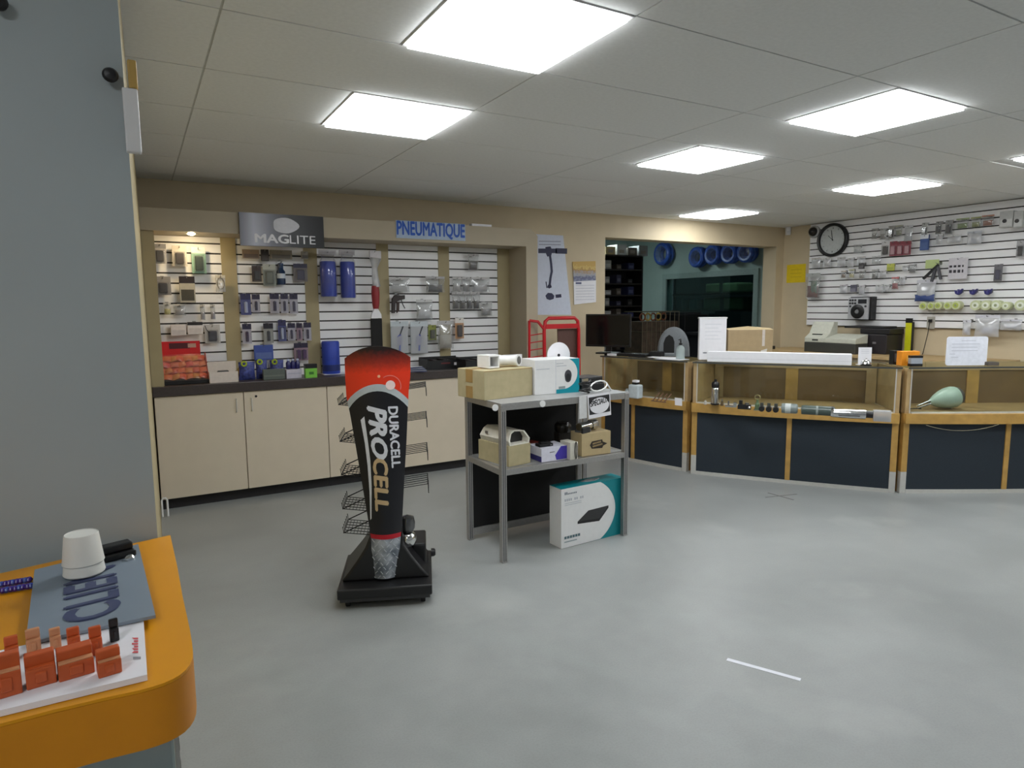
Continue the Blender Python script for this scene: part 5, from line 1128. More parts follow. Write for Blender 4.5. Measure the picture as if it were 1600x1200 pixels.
# first bay
pack(B, 238, 381, 261, 412, 'card', [(176, 172, 170), (62, 58, 62), (140, 138, 140)], 'grey card with a dark gadget at the top of the first bay')
pack(B, 268, 384, 293, 416, 'card', [(196, 188, 176), (52, 40, 40)], 'clear pack with a tall brown black gadget under the spotlight')
pack(B, 298, 386, 323, 427, 'card', [(132, 168, 150), (24, 52, 46), (204, 208, 206)], 'teal card with a dark green torch under the spotlight')
pack(B, 241, 432, 268, 461, 'card', [(138, 134, 134), (48, 42, 46)], 'grey square card with a dark charger by the alcove end')
pack(B, 279, 432, 306, 473, 'box', [(178, 172, 158), (70, 66, 56), (34, 22, 24)], 'black headed pack with pale lower half in the first bay', th=0.02)
t, w, h, loc, rz = pack(B, 336, 430, 353, 456, 'milk', [(206, 200, 186)], 'clear packet holding a loop of thin wire in the first bay')
MB().tube([(w * (0.5 + 0.36 * math.cos(k * PI / 8)), -0.012, h * (0.5 + 0.34 * math.sin(k * PI / 8))) for k in range(16)], 0.0025, 6, closed=True).build('wire_loop', C(120, 112, 100), t)
for (a_, b_, c_, d_, col, lb) in ((255, 473, 268, 492, (206, 196, 120), 'small packet with yellow card in the first bay'), (270, 475, 291, 493, (170, 164, 164), 'wide grey clear packet in the first bay'), (312, 476, 321, 500, (160, 156, 164), 'slim grey violet packet beside the earphone pack'), (328, 476, 337, 499, (168, 164, 176), 'slim pale violet packet above the earphone pack')):
    pack(B, a_, b_, c_, d_, 'bag', [(200, 196, 190), col], lb)
pack(B, 266, 507, 291, 524, 'box', [(226, 216, 212), (206, 196, 194)], 'white flat packet above the red display bin', th=0.03)
pack(B, 292, 503, 317, 522, 'box', [(228, 220, 216), (212, 202, 198), (36, 30, 32)], 'white flat packet with a black header above the red display bin', th=0.03)
t, w, h, loc, rz = pack(B, 319, 507, 345, 536, 'card', [(196, 192, 190), (44, 42, 58)], 'clear pack with black earphones in the first bay')
MB().tube([(w * 0.3, -0.02, h * 0.55), (w * 0.1, -0.02, h * 0.75), (w * 0.02, -0.02, h * 0.95)], 0.003, 6).build('earphone_wire', M_BLACK, t)
# second bay
for (a_, b_, c_, d_, st, cols, lb) in ((378, 390, 405, 404, 'box', [(150, 130, 110), (110, 96, 88)], 'brown flat pack tucked under the MAGLITE sign'), (407, 390, 420, 408, 'box', [(50, 44, 44), (70, 64, 62)], 'dark narrow pack tucked under the MAGLITE sign'),
    (421, 391, 456, 405, 'box', [(134, 126, 112), (104, 98, 92)], 'wide olive pack tucked under the MAGLITE sign'), (470, 393, 481, 405, 'box', [(140, 134, 124), (90, 86, 84)], 'small taupe pack tucked under the MAGLITE sign'),
    (393, 415, 409, 440, 'card', [(60, 44, 42), (28, 22, 24)], 'dark brown card with a black torch in the second bay'), (410, 413, 432, 447, 'card', [(142, 146, 136), (112, 116, 106), (180, 182, 172)], 'olive grey pack beside the blue bottle in the second bay'),
    (458, 412, 481, 440, 'card', [(120, 112, 112), (62, 58, 84), (48, 46, 72)], 'mixed violet and tan pack right of the blue bottle')):
    pack(B, a_, b_, c_, d_, st, cols, lb)
loc, rz, w, h = frame_of(B, 432, 411, 448, 445, 0.07)
t = T('blue_bottle', 'dark blue bottle pack with a white label in the second bay', 'bottle', loc, rz)
MB().lathe([(0.001, 0), (w * 0.46, 0.002), (w * 0.48, h * 0.1), (w * 0.48, h * 0.62), (w * 0.30, h * 0.72), (w * 0.28, h * 0.86), (w * 0.34, h * 0.88), (w * 0.30, h), (0.001, h)], (w / 2, 0.03, 0), 18).build('bottle', C(26, 50, 84, 0.3), t, smooth=True)
MB().lathe([(w * 0.487, h * 0.30), (w * 0.487, h * 0.52), (0.001, h * 0.521)], (w / 2, 0.03, 0), 18).build('label', C(206, 214, 226), t, smooth=True)
hook(B, loc, rz, w / 2, h + 0.004, 0.07)
bats = [(375, 459, 393, 492, 0), (393, 460, 407, 488, 1), (421, 459, 437, 489, 1), (438, 459, 451, 489, 1), (452, 459, 466, 490, 1), (378, 506, 394, 537, 1), (411, 505, 428, 536, 2), (434, 500, 448, 533, 0), (449, 505, 462, 532, 1), (463, 505, 473, 532, 3), (474, 504, 487, 532, 1), (459, 536, 482, 563, 3)]
bl = ['blue battery card at the pilaster end of the upper battery row', 'pale battery card second in the upper battery row', 'pale battery card third in the upper battery row', 'pale battery card fourth in the upper battery row', 'pale battery card last in the upper battery row', 'lone battery card by the pilaster in the lower battery row', 'grey battery card second in the lower battery row', 'blue patterned battery card in the lower battery row', 'pale battery card right of the blue patterned card', 'rosy battery card in the lower battery row', 'pale battery card last in the lower battery row', 'violet battery card just above the counter']
for (a_, b_, c_, d_, k), lb in zip(bats, bl):
    cols = {0: [(70, 78, 150), (44, 42, 86), (176, 186, 220)], 1: [(198, 194, 208), (40, 36, 66), (52, 46, 80)], 2: [(172, 172, 168), (34, 30, 44), (56, 54, 66)], 3: [(170, 140, 158), (44, 36, 62), (84, 60, 96)]}[k]
    pack(B, a_, b_, c_, d_, 'bat', cols, lb, cat='battery pack')
pack(B, 396, 539, 427, 562, 'box', [(62, 84, 160), (92, 110, 170)], 'blue square pack low in the second bay', th=0.02)
# third bay: bagged blue rolls and the long bagged brush
def bag_roll(x0, y0, x1, y1, lb):
    loc, rz, w, h = frame_of(B, x0, y0, x1, y1, 0.12)
    t = T('bagged_roll', lb, 'roll', loc, rz, 'bagged blue rolls')
    r_ = w * 0.43
    MB().lathe([(0.001, 0.004), (r_ * 0.9, 0.004), (r_, 0.012), (r_, h * 0.74), (r_ * 0.9, h * 0.76), (0.001, h * 0.76)], (w / 2, 0.0, 0), 24).build('roll', mat('blue_roll', hexc(40, 66, 170), 0.5, var=0.15, scale=12), t, smooth=True)
    mb = MB(); n = 20; vs = []; pf = [(1.0, 0.0), (1.10, 0.01), (1.12, h * 0.4), (1.08, h * 0.76), (0.75, h * 0.86)]
    for rr, z in pf:
        for k in range(n):
            a_ = 2 * PI * k / n; j = 1 + 0.03 * random.uniform(-1, 1); vs.append((w / 2 + r_ * rr * j * math.cos(a_), r_ * rr * j * math.sin(a_), z))
    for k in range(n): vs.append((w / 2 + w * 0.45 * math.cos(2 * PI * k / n), 0.004 * math.sin(2 * PI * k / n), h * 0.97))
    mb.add(vs, [(i * n + k, i * n + (k + 1) % n, (i + 1) * n + (k + 1) % n, (i + 1) * n + k) for i in range(5) for k in range(n)]); mb.build('bag', M_BLIS, t, smooth=True)
    MB().b(w * 0.02, w * 0.98, -0.004, 0.004, h * 0.90, h).build('header_card', C(170, 166, 170), t)
    hook(B, loc, rz, w / 2, h - 0.02, 0.12)
bag_roll(497, 391, 528, 464, 'bagged blue paper roll beside the MAGLITE sign'); bag_roll(529, 391, 557, 466, 'bagged blue paper roll further from the MAGLITE sign')
loc, rz, w, h = frame_of(B, 574, 392, 600, 556, 0.10)
t = T('bagged_brush', 'long brush with black sleeve and red grip hanging in a clear bag', 'brush', loc, rz)
cx_ = w / 2
MB().b(cx_ - w * 0.42, cx_ + w * 0.40, -0.015, 0.015, 0, h * 0.36).build('sleeve', M_BLACKM, t, bevel=0.004)
MB().prism([(cx_ - w * 0.40, h * 0.362), (cx_ + w * 0.38, h * 0.362), (cx_ + w * 0.36, h * 0.40), (cx_ + w * 0.14, h * 0.45), (cx_ - w * 0.14, h * 0.45), (cx_ - w * 0.36, h * 0.40)], -0.012, 0.012, 'xz').build('collar', M_PAPER, t)
MB().lathe([(w * 0.20, h * 0.452), (w * 0.26, h * 0.50), (w * 0.30, h * 0.60), (w * 0.26, h * 0.67), (0.001, h * 0.675)], (cx_, 0, 0), 16).build('grip', C(150, 44, 50), t, smooth=True)
MB().tube([(cx_ + w * 0.1, 0, h * 0.66), (cx_ + w * 0.02, 0, h * 0.75), (cx_, 0, h * 0.84), (cx_ + 0.01, 0, h * 0.93)], [w * 0.30, w * 0.24, w * 0.20, w * 0.42], 10).build('twisted_bag', M_MILK, t, smooth=True)
MB().b(cx_ - w * 0.35, cx_ + w * 0.5, -0.006, 0.006, h * 0.93, h).build('bag_header', C(206, 202, 206), t)
hook(B, loc, rz, cx_, h - 0.012, 0.10)
# fourth bay
pack(B, 608, 434, 640, 456, 'bag', [(196, 194, 194), (186, 184, 184)], 'clear bag of pale fittings above the black air gun')
pack(B, 665, 432, 695, 457, 'bag', [(178, 176, 178), (74, 72, 74)], 'clear bag of dark fittings next to the olive pilaster', th=0.03)
loc, rz, w, h = frame_of(B, 611, 461, 634, 489, 0.06)
t = T('air_gun', 'black and brown air blow gun hanging in the fourth bay', 'air gun', loc, rz)
MB().prism([(0, 0), (w * 0.22, 0), (w * 0.28, h * 0.6), (w * 0.6, h * 0.72), (w * 0.95, h * 0.78), (w * 0.95, h), (w * 0.7, h * 0.98), (w * 0.25, h * 1.0), (w * 0.05, h * 0.8)], -0.012, 0.012, 'xz').build('body', C(50, 40, 40), t, bevel=0.003)
MB().prism([(w * 0.36, 0.0), (w * 0.52, 0.02), (w * 0.55, h * 0.6), (w * 0.38, h * 0.62)], -0.010, 0.010, 'xz').build('second_grip', C(66, 46, 40), t)
MB().tube([(w * 0.7, 0, h * 0.74), (w * 0.82, 0, h * 0.45), (w * 0.95, 0, h * 0.25)], 0.004, 6).build('lever', M_BLACK, t)
hook(B, loc, rz, w * 0.5, h + 0.003, 0.06)
pack(B, 650, 468, 676, 499, 'bag', [(206, 206, 206), (204, 204, 208)], 'clear bag with chrome ends in the fourth bay', th=0.03)
for k, (a_, c_) in enumerate(((610, 639), (641, 669))):
    t, w, h, loc, rz = pack(B, a_, 502, c_, 552, 'milk', [(196, 204, 210)], ('pale card with a blue spray gun nearer the battery stand', 'pale card with a blue spray gun nearer the green pack')[k], th=0.012)
    MB().b(0.002, w - 0.002, 0.008, 0.010, 0.002, h * 0.84).build('card', C(170, 178, 184), t)
    MB().prism([(w * 0.30, h * 0.28), (w * 0.62, h * 0.24), (w * 0.66, h * 0.50), (w * 0.52, h * 0.62), (w * 0.34, h * 0.54)], -0.008, 0.004, 'xz').build('gun_body', C(78, 84, 150), t, bevel=0.003)
    MB().bar((w * 0.50, -0.003, h * 0.58), (w * 0.70, -0.003, h * 0.84), 0.010).build('gun_nozzle', C(52, 56, 66), t)
    MB().bar((w * 0.48, -0.003, h * 0.26), (w * 0.46, -0.003, h * 0.08), 0.016).build('gun_handle', C(104, 112, 160), t)
pack(B, 669, 508, 682, 531, 'card', [(140, 146, 72), (66, 66, 44)], 'green card with a dark nozzle in the fourth bay')
pack(B, 683, 501, 709, 545, 'bag', [(190, 188, 188), (178, 172, 160)], 'large crinkled clear bag in front of the olive pilaster', th=0.03, off=0.09)
# fifth bay
pack(B, 731, 397, 748, 422, 'bag', [(160, 158, 158), (62, 60, 62)], 'clear bag of dark parts high in the fifth bay', th=0.03)
for a_, c_, col, lb in ((707, 721, (170, 166, 164), 'small pale bag at the left of the fifth bay row'), (722, 735, (110, 108, 110), 'small grey bag second in the fifth bay row'), (736, 765, (172, 170, 172), 'wide cloudy bag at the end of the fifth bay row')):
    pack(B, a_, 433, c_, 456, 'bag', [(190, 188, 188), col], lb)
for k, a_ in enumerate((706, 717, 728, 739)):
    pack(B, a_, 456, a_ + 11, 483, 'bag', [(186, 184, 184), (40, 36, 38)], 'bag of black fittings in the row of four of the fifth bay', group='four bags of black fittings', th=0.03)
pack(B, 751, 472, 769, 493, 'bag', [(190, 190, 190), (140, 138, 140)], 'crumpled clear bag beside the four black fitting bags', th=0.03)
pack(B, 711, 497, 725, 529, 'card', [(196, 150, 110), (60, 48, 46), (226, 220, 214)], 'tan orange card with a dark tool low in the fifth bay')

# ------------------------------------------------------------------ things on the alcove counter
ZA = ZCT + 0.001
def ca(px, py): return onz(px, py, ZA)
def cbx(x0, x1, pyb, pyt, name, label, cat, m, dp=0.08, part='body', bevel=0.002, rz=0.0):
    a, b = ca(x0, pyb), ca(x1, pyb); Y = a.y; b = ony(x1, pyb, Y); h = ony((x0 + x1) / 2, pyt, Y).z - ZA
    Y = min(Y, YS - dp - 0.012)
    f = T(name, label, cat, (a.x, Y, ZA), rz); w = b.x - a.x
    if m: MB().b(0, w, 0, dp, 0, h).build(part, m, f, bevel=bevel)
    return f, w, h
# red display bin
f, w, h = cbx(244, 326, 601, 540, 'display_bin', 'red display bin with a sloping clear front full of orange packets', 'display bin', None, 0.24)
h *= 1.10
MB().b(0, w, 0, 0.24, 0, 0.03).build('base', M_BLACK, f, bevel=0.003)
MB().prism([(0.01, 0.03), (0.22, 0.03), (0.22, h * 0.70), (0.17, h * 0.70)], 0.002, 0.008, 'yz').build('side', C(150, 40, 30), f); MB().prism([(0.01, 0.03), (0.22, 0.03), (0.22, h * 0.70), (0.17, h * 0.70)], w - 0.008, w - 0.002, 'yz').build('side', C(150, 40, 30), f)
MB().b(0.0, w * 0.90, 0.20, 0.212, 0.03, h).build('back_board', C(216, 26, 30), f)
MB().b(w * 0.30, w * 0.70, 0.1985, 0.1998, h * 0.82, h * 0.96).build('header_label', C(84, 24, 30), f); MB().b(w * 0.66, w * 0.82, 0.1975, 0.1988, h * 0.84, h * 0.94).build('header_tag', C(206, 160, 140), f)
mb = MB()
mb.add([(0.009, 0.008, 0.031), (w - 0.009, 0.008, 0.031), (w - 0.009, 0.165, h * 0.69), (0.009, 0.165, h * 0.69)], [(0, 1, 2, 3)]); mb.build('clear_front', M_BLIS, f)
def slope(u, v, o=0.0): return (0.012 + (w - 0.024) * u, 0.014 + 0.148 * v + o, 0.036 + (h * 0.66 - 0.036) * v)
for i in range(7):
    for j in range(4):
        u = (i + 0.5 + random.uniform(-0.15, 0.15)) / 7; v = (j + 0.45) / 4
        p = slope(u, v, 0.02)
        MB().pillow(-0.030, 0.030, -0.024, 0.024, 0, 0.022, 5, wr=0.2).build('orange_packet', C(214 - 8 * (i % 3), 92 + 16 * ((i + j) % 3), 60 + 14 * (j % 3), 0.3), f, p, rot=(-0.75, random.uniform(-0.5, 0.5), 0), smooth=True)
mb = MB(); mb.hexa([slope(0, 0, 0.03), slope(1, 0, 0.03), slope(1, 0, 0.17), slope(0, 0, 0.17), slope(0, 0.98, 0.03), slope(1, 0.98, 0.03), (w - 0.012, 0.195, h * 0.64), (0.012, 0.195, h * 0.64)]); mb.build('packet_stack', C(196, 84, 56, 0.5), f)
# white carton tray with a back flap
f, w, h = cbx(328, 373, 599, 581, 'open_carton', 'open white carton with a black item beside the red display bin', 'box', None, 0.11)
MB().b(0, w, 0, 0.003, 0, h).b(0, w, 0.10, 0.103, 0, h * 1.9).b(0, 0.003, 0.003, 0.10, 0, h).b(w - 0.003, w, 0.003, 0.10, 0, h).b(0.003, w - 0.003, 0.003, 0.10, 0, 0.003).build('carton', C(222, 210, 200), f)
MB().b(w * 0.3, w * 0.7, 0.02, 0.07, 0.004, h * 1.08).build('black_item', M_BLACK, f, bevel=0.008)
f, w, h = cbx(366, 374, 588, 570, 'yellow_tube', 'tiny yellow spice-coloured tube behind the white carton', 'tube', None)
MB().lathe([(0.012, 0), (0.014, 0.004), (0.014, h * 0.8), (0.006, h), (0.001, h)], (w / 2, 0.05, 0), 12).build('tube', C(190, 160, 70), f, smooth=True); MB().lathe([(0.0145, 0.01), (0.0145, h * 0.4), (0.001, h * 0.401)], (w / 2, 0.05, 0), 12).build('band', C(150, 120, 50), f, smooth=True)
# blue mesh packs with lime rings
for x0, x1, yb, yt, lb in ((375, 401, 595, 566, 'blue mesh pack with a lime ring beside the white carton'), (402, 420, 593, 563, 'blue mesh pack with a lime ring behind the grey green box'), (424, 446, 590, 563, 'blue mesh pack with a lime ring next to the white carton of bottles')):
    f, w, h = cbx(x0, x1, yb, yt, 'mesh_pack', lb, 'packet', None)
    MB().pillow(0, w, 0, h, 0.05, 0.07, 8, wr=0.25).build('mesh_bag', mat('blue_mesh', hexc(62, 72, 140), 0.5, var=0.5, scale=60), f, smooth=True)
    MB().tube([(w * 0.3 + 0.017 * math.cos(k * PI / 8), 0.008, h - 0.012 + 0.017 * math.sin(k * PI / 8)) for k in range(16)], 0.0065, 8, closed=True).build('lime_ring', C(170, 190, 40), f, smooth=True)
f, w, h = cbx(412, 446, 594, 577, 'grey_box', 'grey green low box in front of the blue mesh packs', 'box', C(92, 100, 94), 0.05)
plane_poly([(0.005, h * 0.3), (w - 0.005, h * 0.3), (w - 0.005, h * 0.45), (0.005, h * 0.45)], -0.0007, 'printed_band', C(112, 118, 110), f)
f, w, h = cbx(448, 472, 592, 577, 'white_carton', 'small white carton holding blue bottles on the counter', 'box', C(196, 192, 206), 0.07)
plane_poly([(0.01, h * 0.5), (w - 0.01, h * 0.5), (w - 0.01, h * 0.6), (0.01, h * 0.6)], -0.0007, 'printed_band', C(170, 170, 190), f)
lo = f.location.copy()
for k in range(3):
    g_ = T('blue_bottle', 'little dark blue bottle standing on the small white carton', 'bottle', (lo.x + w * (0.2 + 0.3 * k), lo.y + 0.035, ZA + h + 0.001), 0, 'blue bottles on the white carton')
    MB().lathe([(0.001, 0), (0.018, 0.002), (0.019, 0.02), (0.019, 0.05), (0.010, 0.062), (0.010, 0.078), (0.001, 0.079)], n=14).build('bottle', C(40, 40, 100, 0.3), g_, smooth=True); MB().lathe([(0.0115, 0.066), (0.0115, 0.08), (0.001, 0.081)], n=12).build('cap', C(180, 186, 214), g_, smooth=True)
f, w, h = cbx(478, 496, 591, 569, 'lime_box', 'lime green box with a black top on the counter', 'box', C(120, 190, 70), 0.06)
MB().b(-0.001, w + 0.001, -0.001, 0.061, h * 0.70, h + 0.001).build('black_lid', M_BLACK, f); MB().b(w * 0.3, w * 0.7, -0.0012, -0.0002, h * 0.25, h * 0.45).build('printed_mark', C(60, 120, 40), f)
f, w, h = cbx(501, 530, 584, 531, 'blue_canister', 'tall bagged blue canister standing on the counter', 'canister', None, 0.15)
MB().lathe([(0.001, 0.003), (w * 0.44, 0.003), (w * 0.46, 0.012), (w * 0.46, h * 0.93), (w * 0.42, h * 0.97), (0.001, h * 0.97)], (w / 2, 0.07, 0), 24).build('canister', mat('blue_roll', (0, 0, 0)), f, smooth=True)
MB().b(0.0, w * 1.7, 0.0, 0.14, 0, 0.003).build('paper_base', M_PAPER, f)
MB().lathe([(w * 0.47, h * 0.10), (w * 0.47, h * 0.28), (0.001, h * 0.281)], (w / 2, 0.07, 0), 24).build('dark_label', C(30, 44, 110), f, smooth=True)
# leaflets, black trays, white card at the right end of the counter
f, w, h = cbx(632, 668, 582, 570, 'leaflet_fan', 'fan of blue and white leaflets on the counter', 'leaflets', None)
for k in range(6): MB().b(0, 0.20, 0, 0.10, 0, 0.002).build('leaflet', C(206, 208, 216) if k % 2 else C(84, 92, 140), f, (0.0, 0.02, 0.0022 * k + 0.012 * k * 0.4), rz=-0.35 + 0.12 * k, rot=None)
for x0, x1, lb, wl in ((668, 727, 'black tray of goods with a white label on the counter', 1), (728, 776, 'black tray of goods without a label at the end of the counter', 0)):
    f, w, h = cbx(x0, x1, 578, 549, 'goods_tray', lb, 'tray', None, 0.21)
    h = 0.10
    MB().b(0, w, 0, 0.004, 0, h * 0.8).b(0, w, 0.20, 0.204, 0, h).b(0, 0.004, 0.004, 0.20, 0, h * 0.9).b(w - 0.004, w, 0.004, 0.20, 0, h * 0.9).b(0.004, w - 0.004, 0.004, 0.20, 0, 0.004).build('tray', M_BLACK, f)
    for k in range(5): MB().b(0.01 + (w - 0.06) * k / 4, 0.05 + (w - 0.06) * k / 4, 0.03, 0.18, 0.005, 0.07 + 0.008 * (k % 3)).build('item', C(34 + 10 * (k % 2), 28, 30), f, bevel=0.004)
    if wl: MB().b(w * 0.70, w * 0.93, -0.001, 0.0, h * 0.30, h * 0.55).build('label', M_PAPER, f); plane_poly([(w * 0.36, h * 0.45), (w * 0.60, h * 0.45), (w * 0.60, h * 0.58), (w * 0.36, h * 0.58)], -0.0007, 'red_print', C(96, 34, 36), f)
f, w, h = cbx(788, 816, 574, 554, 'white_card', 'white card standing at the pier end of the counter', 'card', M_PAPER, 0.03); plane_poly([(w * 0.1, h * 0.5), (w * 0.9, h * 0.5), (w * 0.9, h * 0.53), (w * 0.1, h * 0.53)], -0.0007, 'printed_line', C(200, 200, 206), f)

# ------------------------------------------------------------------ goods on the long slatwall
p = onx(1270, 362, XS - 0.04)
f = T('dome_camera', 'grey dome security camera on the slatwall beside the clock', 'camera', (XS - 0.001, p.y, p.z), -PI / 2)
MB().lathe([(0.075, 0.0), (0.075, -0.02), (0.06, -0.03), (0.001, -0.03)], n=22, axis='y').build('base', C(176, 176, 174), f, smooth=True)
MB().lathe([(0.055, -0.031), (0.05, -0.055), (0.03, -0.075), (0.001, -0.082)], n=22, axis='y').build('dome', C(40, 38, 36, 0.15), f, smooth=True)
p = onx(1301, 375, XS - 0.02)
f = T('wall_clock', 'round black-rimmed wall clock with a pale face on the slatwall', 'clock', (XS - 0.001, p.y, p.z), -PI / 2)
R0 = 0.195
MB().lathe([(R0, 0), (R0, -0.04), (R0 - 0.012, -0.05), (R0 - 0.030, -0.045), (R0 - 0.034, -0.015), (R0 - 0.034, 0)], n=40, axis='y').build('rim', M_BLACK, f, smooth=True)
MB().lathe([(0.001, -0.018), (R0 - 0.034, -0.018), (R0 - 0.034, -0.010), (0.001, -0.010)], n=40, axis='y').build('face', C(196, 200, 200), f)
for k in range(12): a_ = k * PI / 6; MB().bar((0.128 * math.sin(a_), -0.0195, 0.128 * math.cos(a_)), (0.146 * math.sin(a_), -0.0195, 0.146 * math.cos(a_)), 0.007, 0.002).build('hour_mark', C(80, 84, 84), f)
MB().bar((0, -0.021, 0), (-0.06, -0.021, 0.055), 0.008, 0.002).build('hour_hand', C(60, 62, 62), f); MB().bar((0, -0.023, 0), (-0.02, -0.023, 0.115), 0.006, 0.002).build('minute_hand', C(60, 62, 62), f)
MB().lathe([(0.001, -0.026), (0.008, -0.025), (0.008, -0.0195)], n=10, axis='y').build('hub', C(60, 62, 62), f)
def r(x0, y0, x1, y1, st, cols, lb, **kw): return pack(R_W, x0, y0, x1, y1, st, cols, lb, **kw)
for (a_, c_, y0, y1, st, cols, lb) in (
    (1362, 1371, 357, 373, 'bag', [(180, 178, 174), (128, 124, 118)], 'taupe packet first in the row right of the clock'), (1375, 1385, 357, 374, 'bag', [(176, 174, 172), (136, 132, 128)], 'grey packet second in the row right of the clock'),
    (1388, 1397, 353, 373, 'card', [(160, 158, 154), (96, 94, 92)], 'dark grey card third in the row right of the clock'), (1399, 1410, 352, 368, 'bag', [(160, 160, 140), (140, 142, 116)], 'olive tinted packet fourth in the row right of the clock'),
    (1413, 1426, 352, 376, 'bag', [(206, 206, 210), (200, 200, 206)], 'shiny clear packet at the end of the row right of the clock'),
    (1377, 1390, 377, 400, 'card', [(206, 204, 204), (60, 56, 58)], 'white card with black tools beside the red cards'),
    (1334, 1347, 382, 395, 'bag', [(190, 188, 188), (196, 196, 198)], 'silver packet hanging just right of the clock'),
    (1268, 1282, 403, 419, 'milk', [(196, 190, 186), (176, 166, 156)], 'cloudy beige packet first in the row below the clock'), (1286, 1298, 403, 417, 'milk', [(200, 198, 196), (186, 184, 180)], 'cloudy white packet second in the row below the clock'), (1308, 1321, 402, 417, 'milk', [(186, 184, 182), (164, 160, 156)], 'cloudy grey packet third in the row below the clock'), (1324, 1334, 403, 417, 'milk', [(200, 198, 198), (190, 188, 186)], 'cloudy pale packet fourth in the row below the clock'), (1339, 1352, 401, 415, 'milk', [(194, 192, 192), (172, 170, 170)], 'cloudy packet fifth in the row below the clock'), (1362, 1376, 400, 412, 'bag', [(206, 206, 208), (214, 214, 216)], 'shiny clear packet at the end of the row below the clock'),
    (1343, 1351, 411, 420, 'box', [(74, 72, 74), (96, 94, 96)], 'tiny black box below the cloudy packets'),
    (1314, 1322, 423, 434, 'bag', [(180, 168, 152), (134, 112, 90)], 'small brown packet left of the yellow tinted packet'), (1326, 1335, 421, 434, 'bag', [(190, 186, 150), (196, 188, 140)], 'small yellow tinted packet in the middle slatwall rows'), (1342, 1351, 423, 435, 'bag', [(190, 188, 186), (160, 158, 154)], 'small grey packet right of the yellow tinted packet'), (1362, 1372, 421, 435, 'bag', [(190, 188, 186), (120, 118, 116)], 'small packet of dark screws under the shiny packet'), (1375, 1385, 423, 433, 'milk', [(196, 194, 194), (186, 184, 184)], 'small cloudy packet under the red cards'),
    (1387, 1398, 412, 423, 'box', [(196, 200, 90), (170, 176, 80)], 'little lime yellow box under the red cards'), (1410, 1419, 415, 424, 'milk', [(196, 196, 196), (190, 190, 190)], 'pale packet beside the lime yellow box'), (1420, 1431, 413, 426, 'bag', [(160, 160, 160), (110, 110, 110)], 'grey packet beside the black handled tool'),
    (1393, 1404, 433, 452, 'bag', [(190, 110, 110), (160, 70, 72)], 'red packet below the lime yellow box'), (1406, 1414, 433, 445, 'milk', [(204, 204, 206), (196, 196, 200)], 'pale packet right of the red packet'),
    (1312, 1324, 445, 458, 'milk', [(196, 190, 196), (176, 168, 178)], 'cloudy lilac packet above the silver player'), (1330, 1339, 445, 456, 'box', [(96, 94, 108), (130, 128, 140)], 'small slate box above the silver player'), (1342, 1351, 446, 460, 'milk', [(196, 192, 198), (170, 166, 176)], 'cloudy packet right of the small slate box'), (1368, 1380, 445, 457, 'milk', [(196, 196, 196), (166, 166, 164)], 'cloudy grey packet right of the silver player'), (1381, 1390, 445, 456, 'milk', [(200, 200, 200), (186, 186, 184)], 'pale cloudy packet under the red packet'),
    (1440, 1449, 348, 372, 'card', [(176, 178, 176), (140, 142, 140)], 'slim grey card above the blue packet'), (1462, 1471, 346, 366, 'card', [(150, 150, 150), (84, 84, 86)], 'dark card left of a matching dark card near the ceiling'), (1477, 1488, 344, 366, 'card', [(146, 146, 146), (76, 76, 78)], 'dark card next to the green packets near the ceiling'),
    (1494, 1514, 341, 357, 'bag', [(150, 164, 120), (112, 136, 70)], 'green packet first of the coloured row near the ceiling'), (1517, 1533, 339, 355, 'bag', [(170, 172, 116), (140, 146, 76)], 'olive yellow packet second of the coloured row near the ceiling'), (1534, 1553, 336, 353, 'bag', [(180, 130, 110), (160, 100, 78)], 'terracotta packet last of the coloured row near the ceiling'),
    (1439, 1452, 367, 391, 'box', [(58, 84, 140), (74, 98, 150), (222, 226, 234)], 'blue packet with a white top on the slatwall'), (1462, 1473, 366, 381, 'milk', [(232, 232, 234), (206, 206, 204)], 'pale packet with a white header right of the blue packet'), (1480, 1502, 367, 379, 'milk', [(200, 200, 200), (186, 186, 186)], 'wide pale packet below the green packets'), (1511, 1534, 361, 381, 'milk', [(190, 192, 200), (166, 168, 178)], 'cloudy bluish bag below the terracotta packet'),
    (1553, 1566, 413, 439, 'card', [(110, 108, 112), (70, 68, 90)], 'dark violet grey card alone on the slatwall')):
    r(a_, y0, c_, y1, st, cols, lb)
for k, a_ in enumerate((1390, 1401, 1412)):
    r(a_, 377, a_ + 11, 400 - k, 'card', [(150, 72, 84), (196, 150, 158), (130, 48, 60)], 'red and pink card in the set of three on the slatwall', group='three red cards')
for k, (x0, x1) in enumerate(((1570, 1591), (1592, 1606))):
    t, w, h, loc, rz = r(x0, 331, x1, 356, 'box', [(176, 176, 174), (196, 196, 194)], ('grey carton with a dark side hanging near the ceiling', 'pale carton cut by the picture edge near the ceiling')[k], th=0.10, off=0.12)
    MB().lathe([(0.001, -0.106), (0.018, -0.104), (0.018, -0.1005)], (w * 0.4, 0, h * 0.4), 14, axis='y').build('dark_mark', C(50, 48, 48), t)
# round bag with red and green goods at the slatwall end
t, w, h, loc, rz = r(1259, 427, 1281, 466, 'bag', [(170, 172, 170), (120, 74, 66)], 'round clear bag with red and green goods at the slatwall end', off=0.09, th=0.04)
MB().pillow(w * 0.4, w * 0.85, h * 0.2, h * 0.7, -0.012, 0.04, 5, wr=0.3).build('green_content', C(90, 110, 92), t, smooth=True)
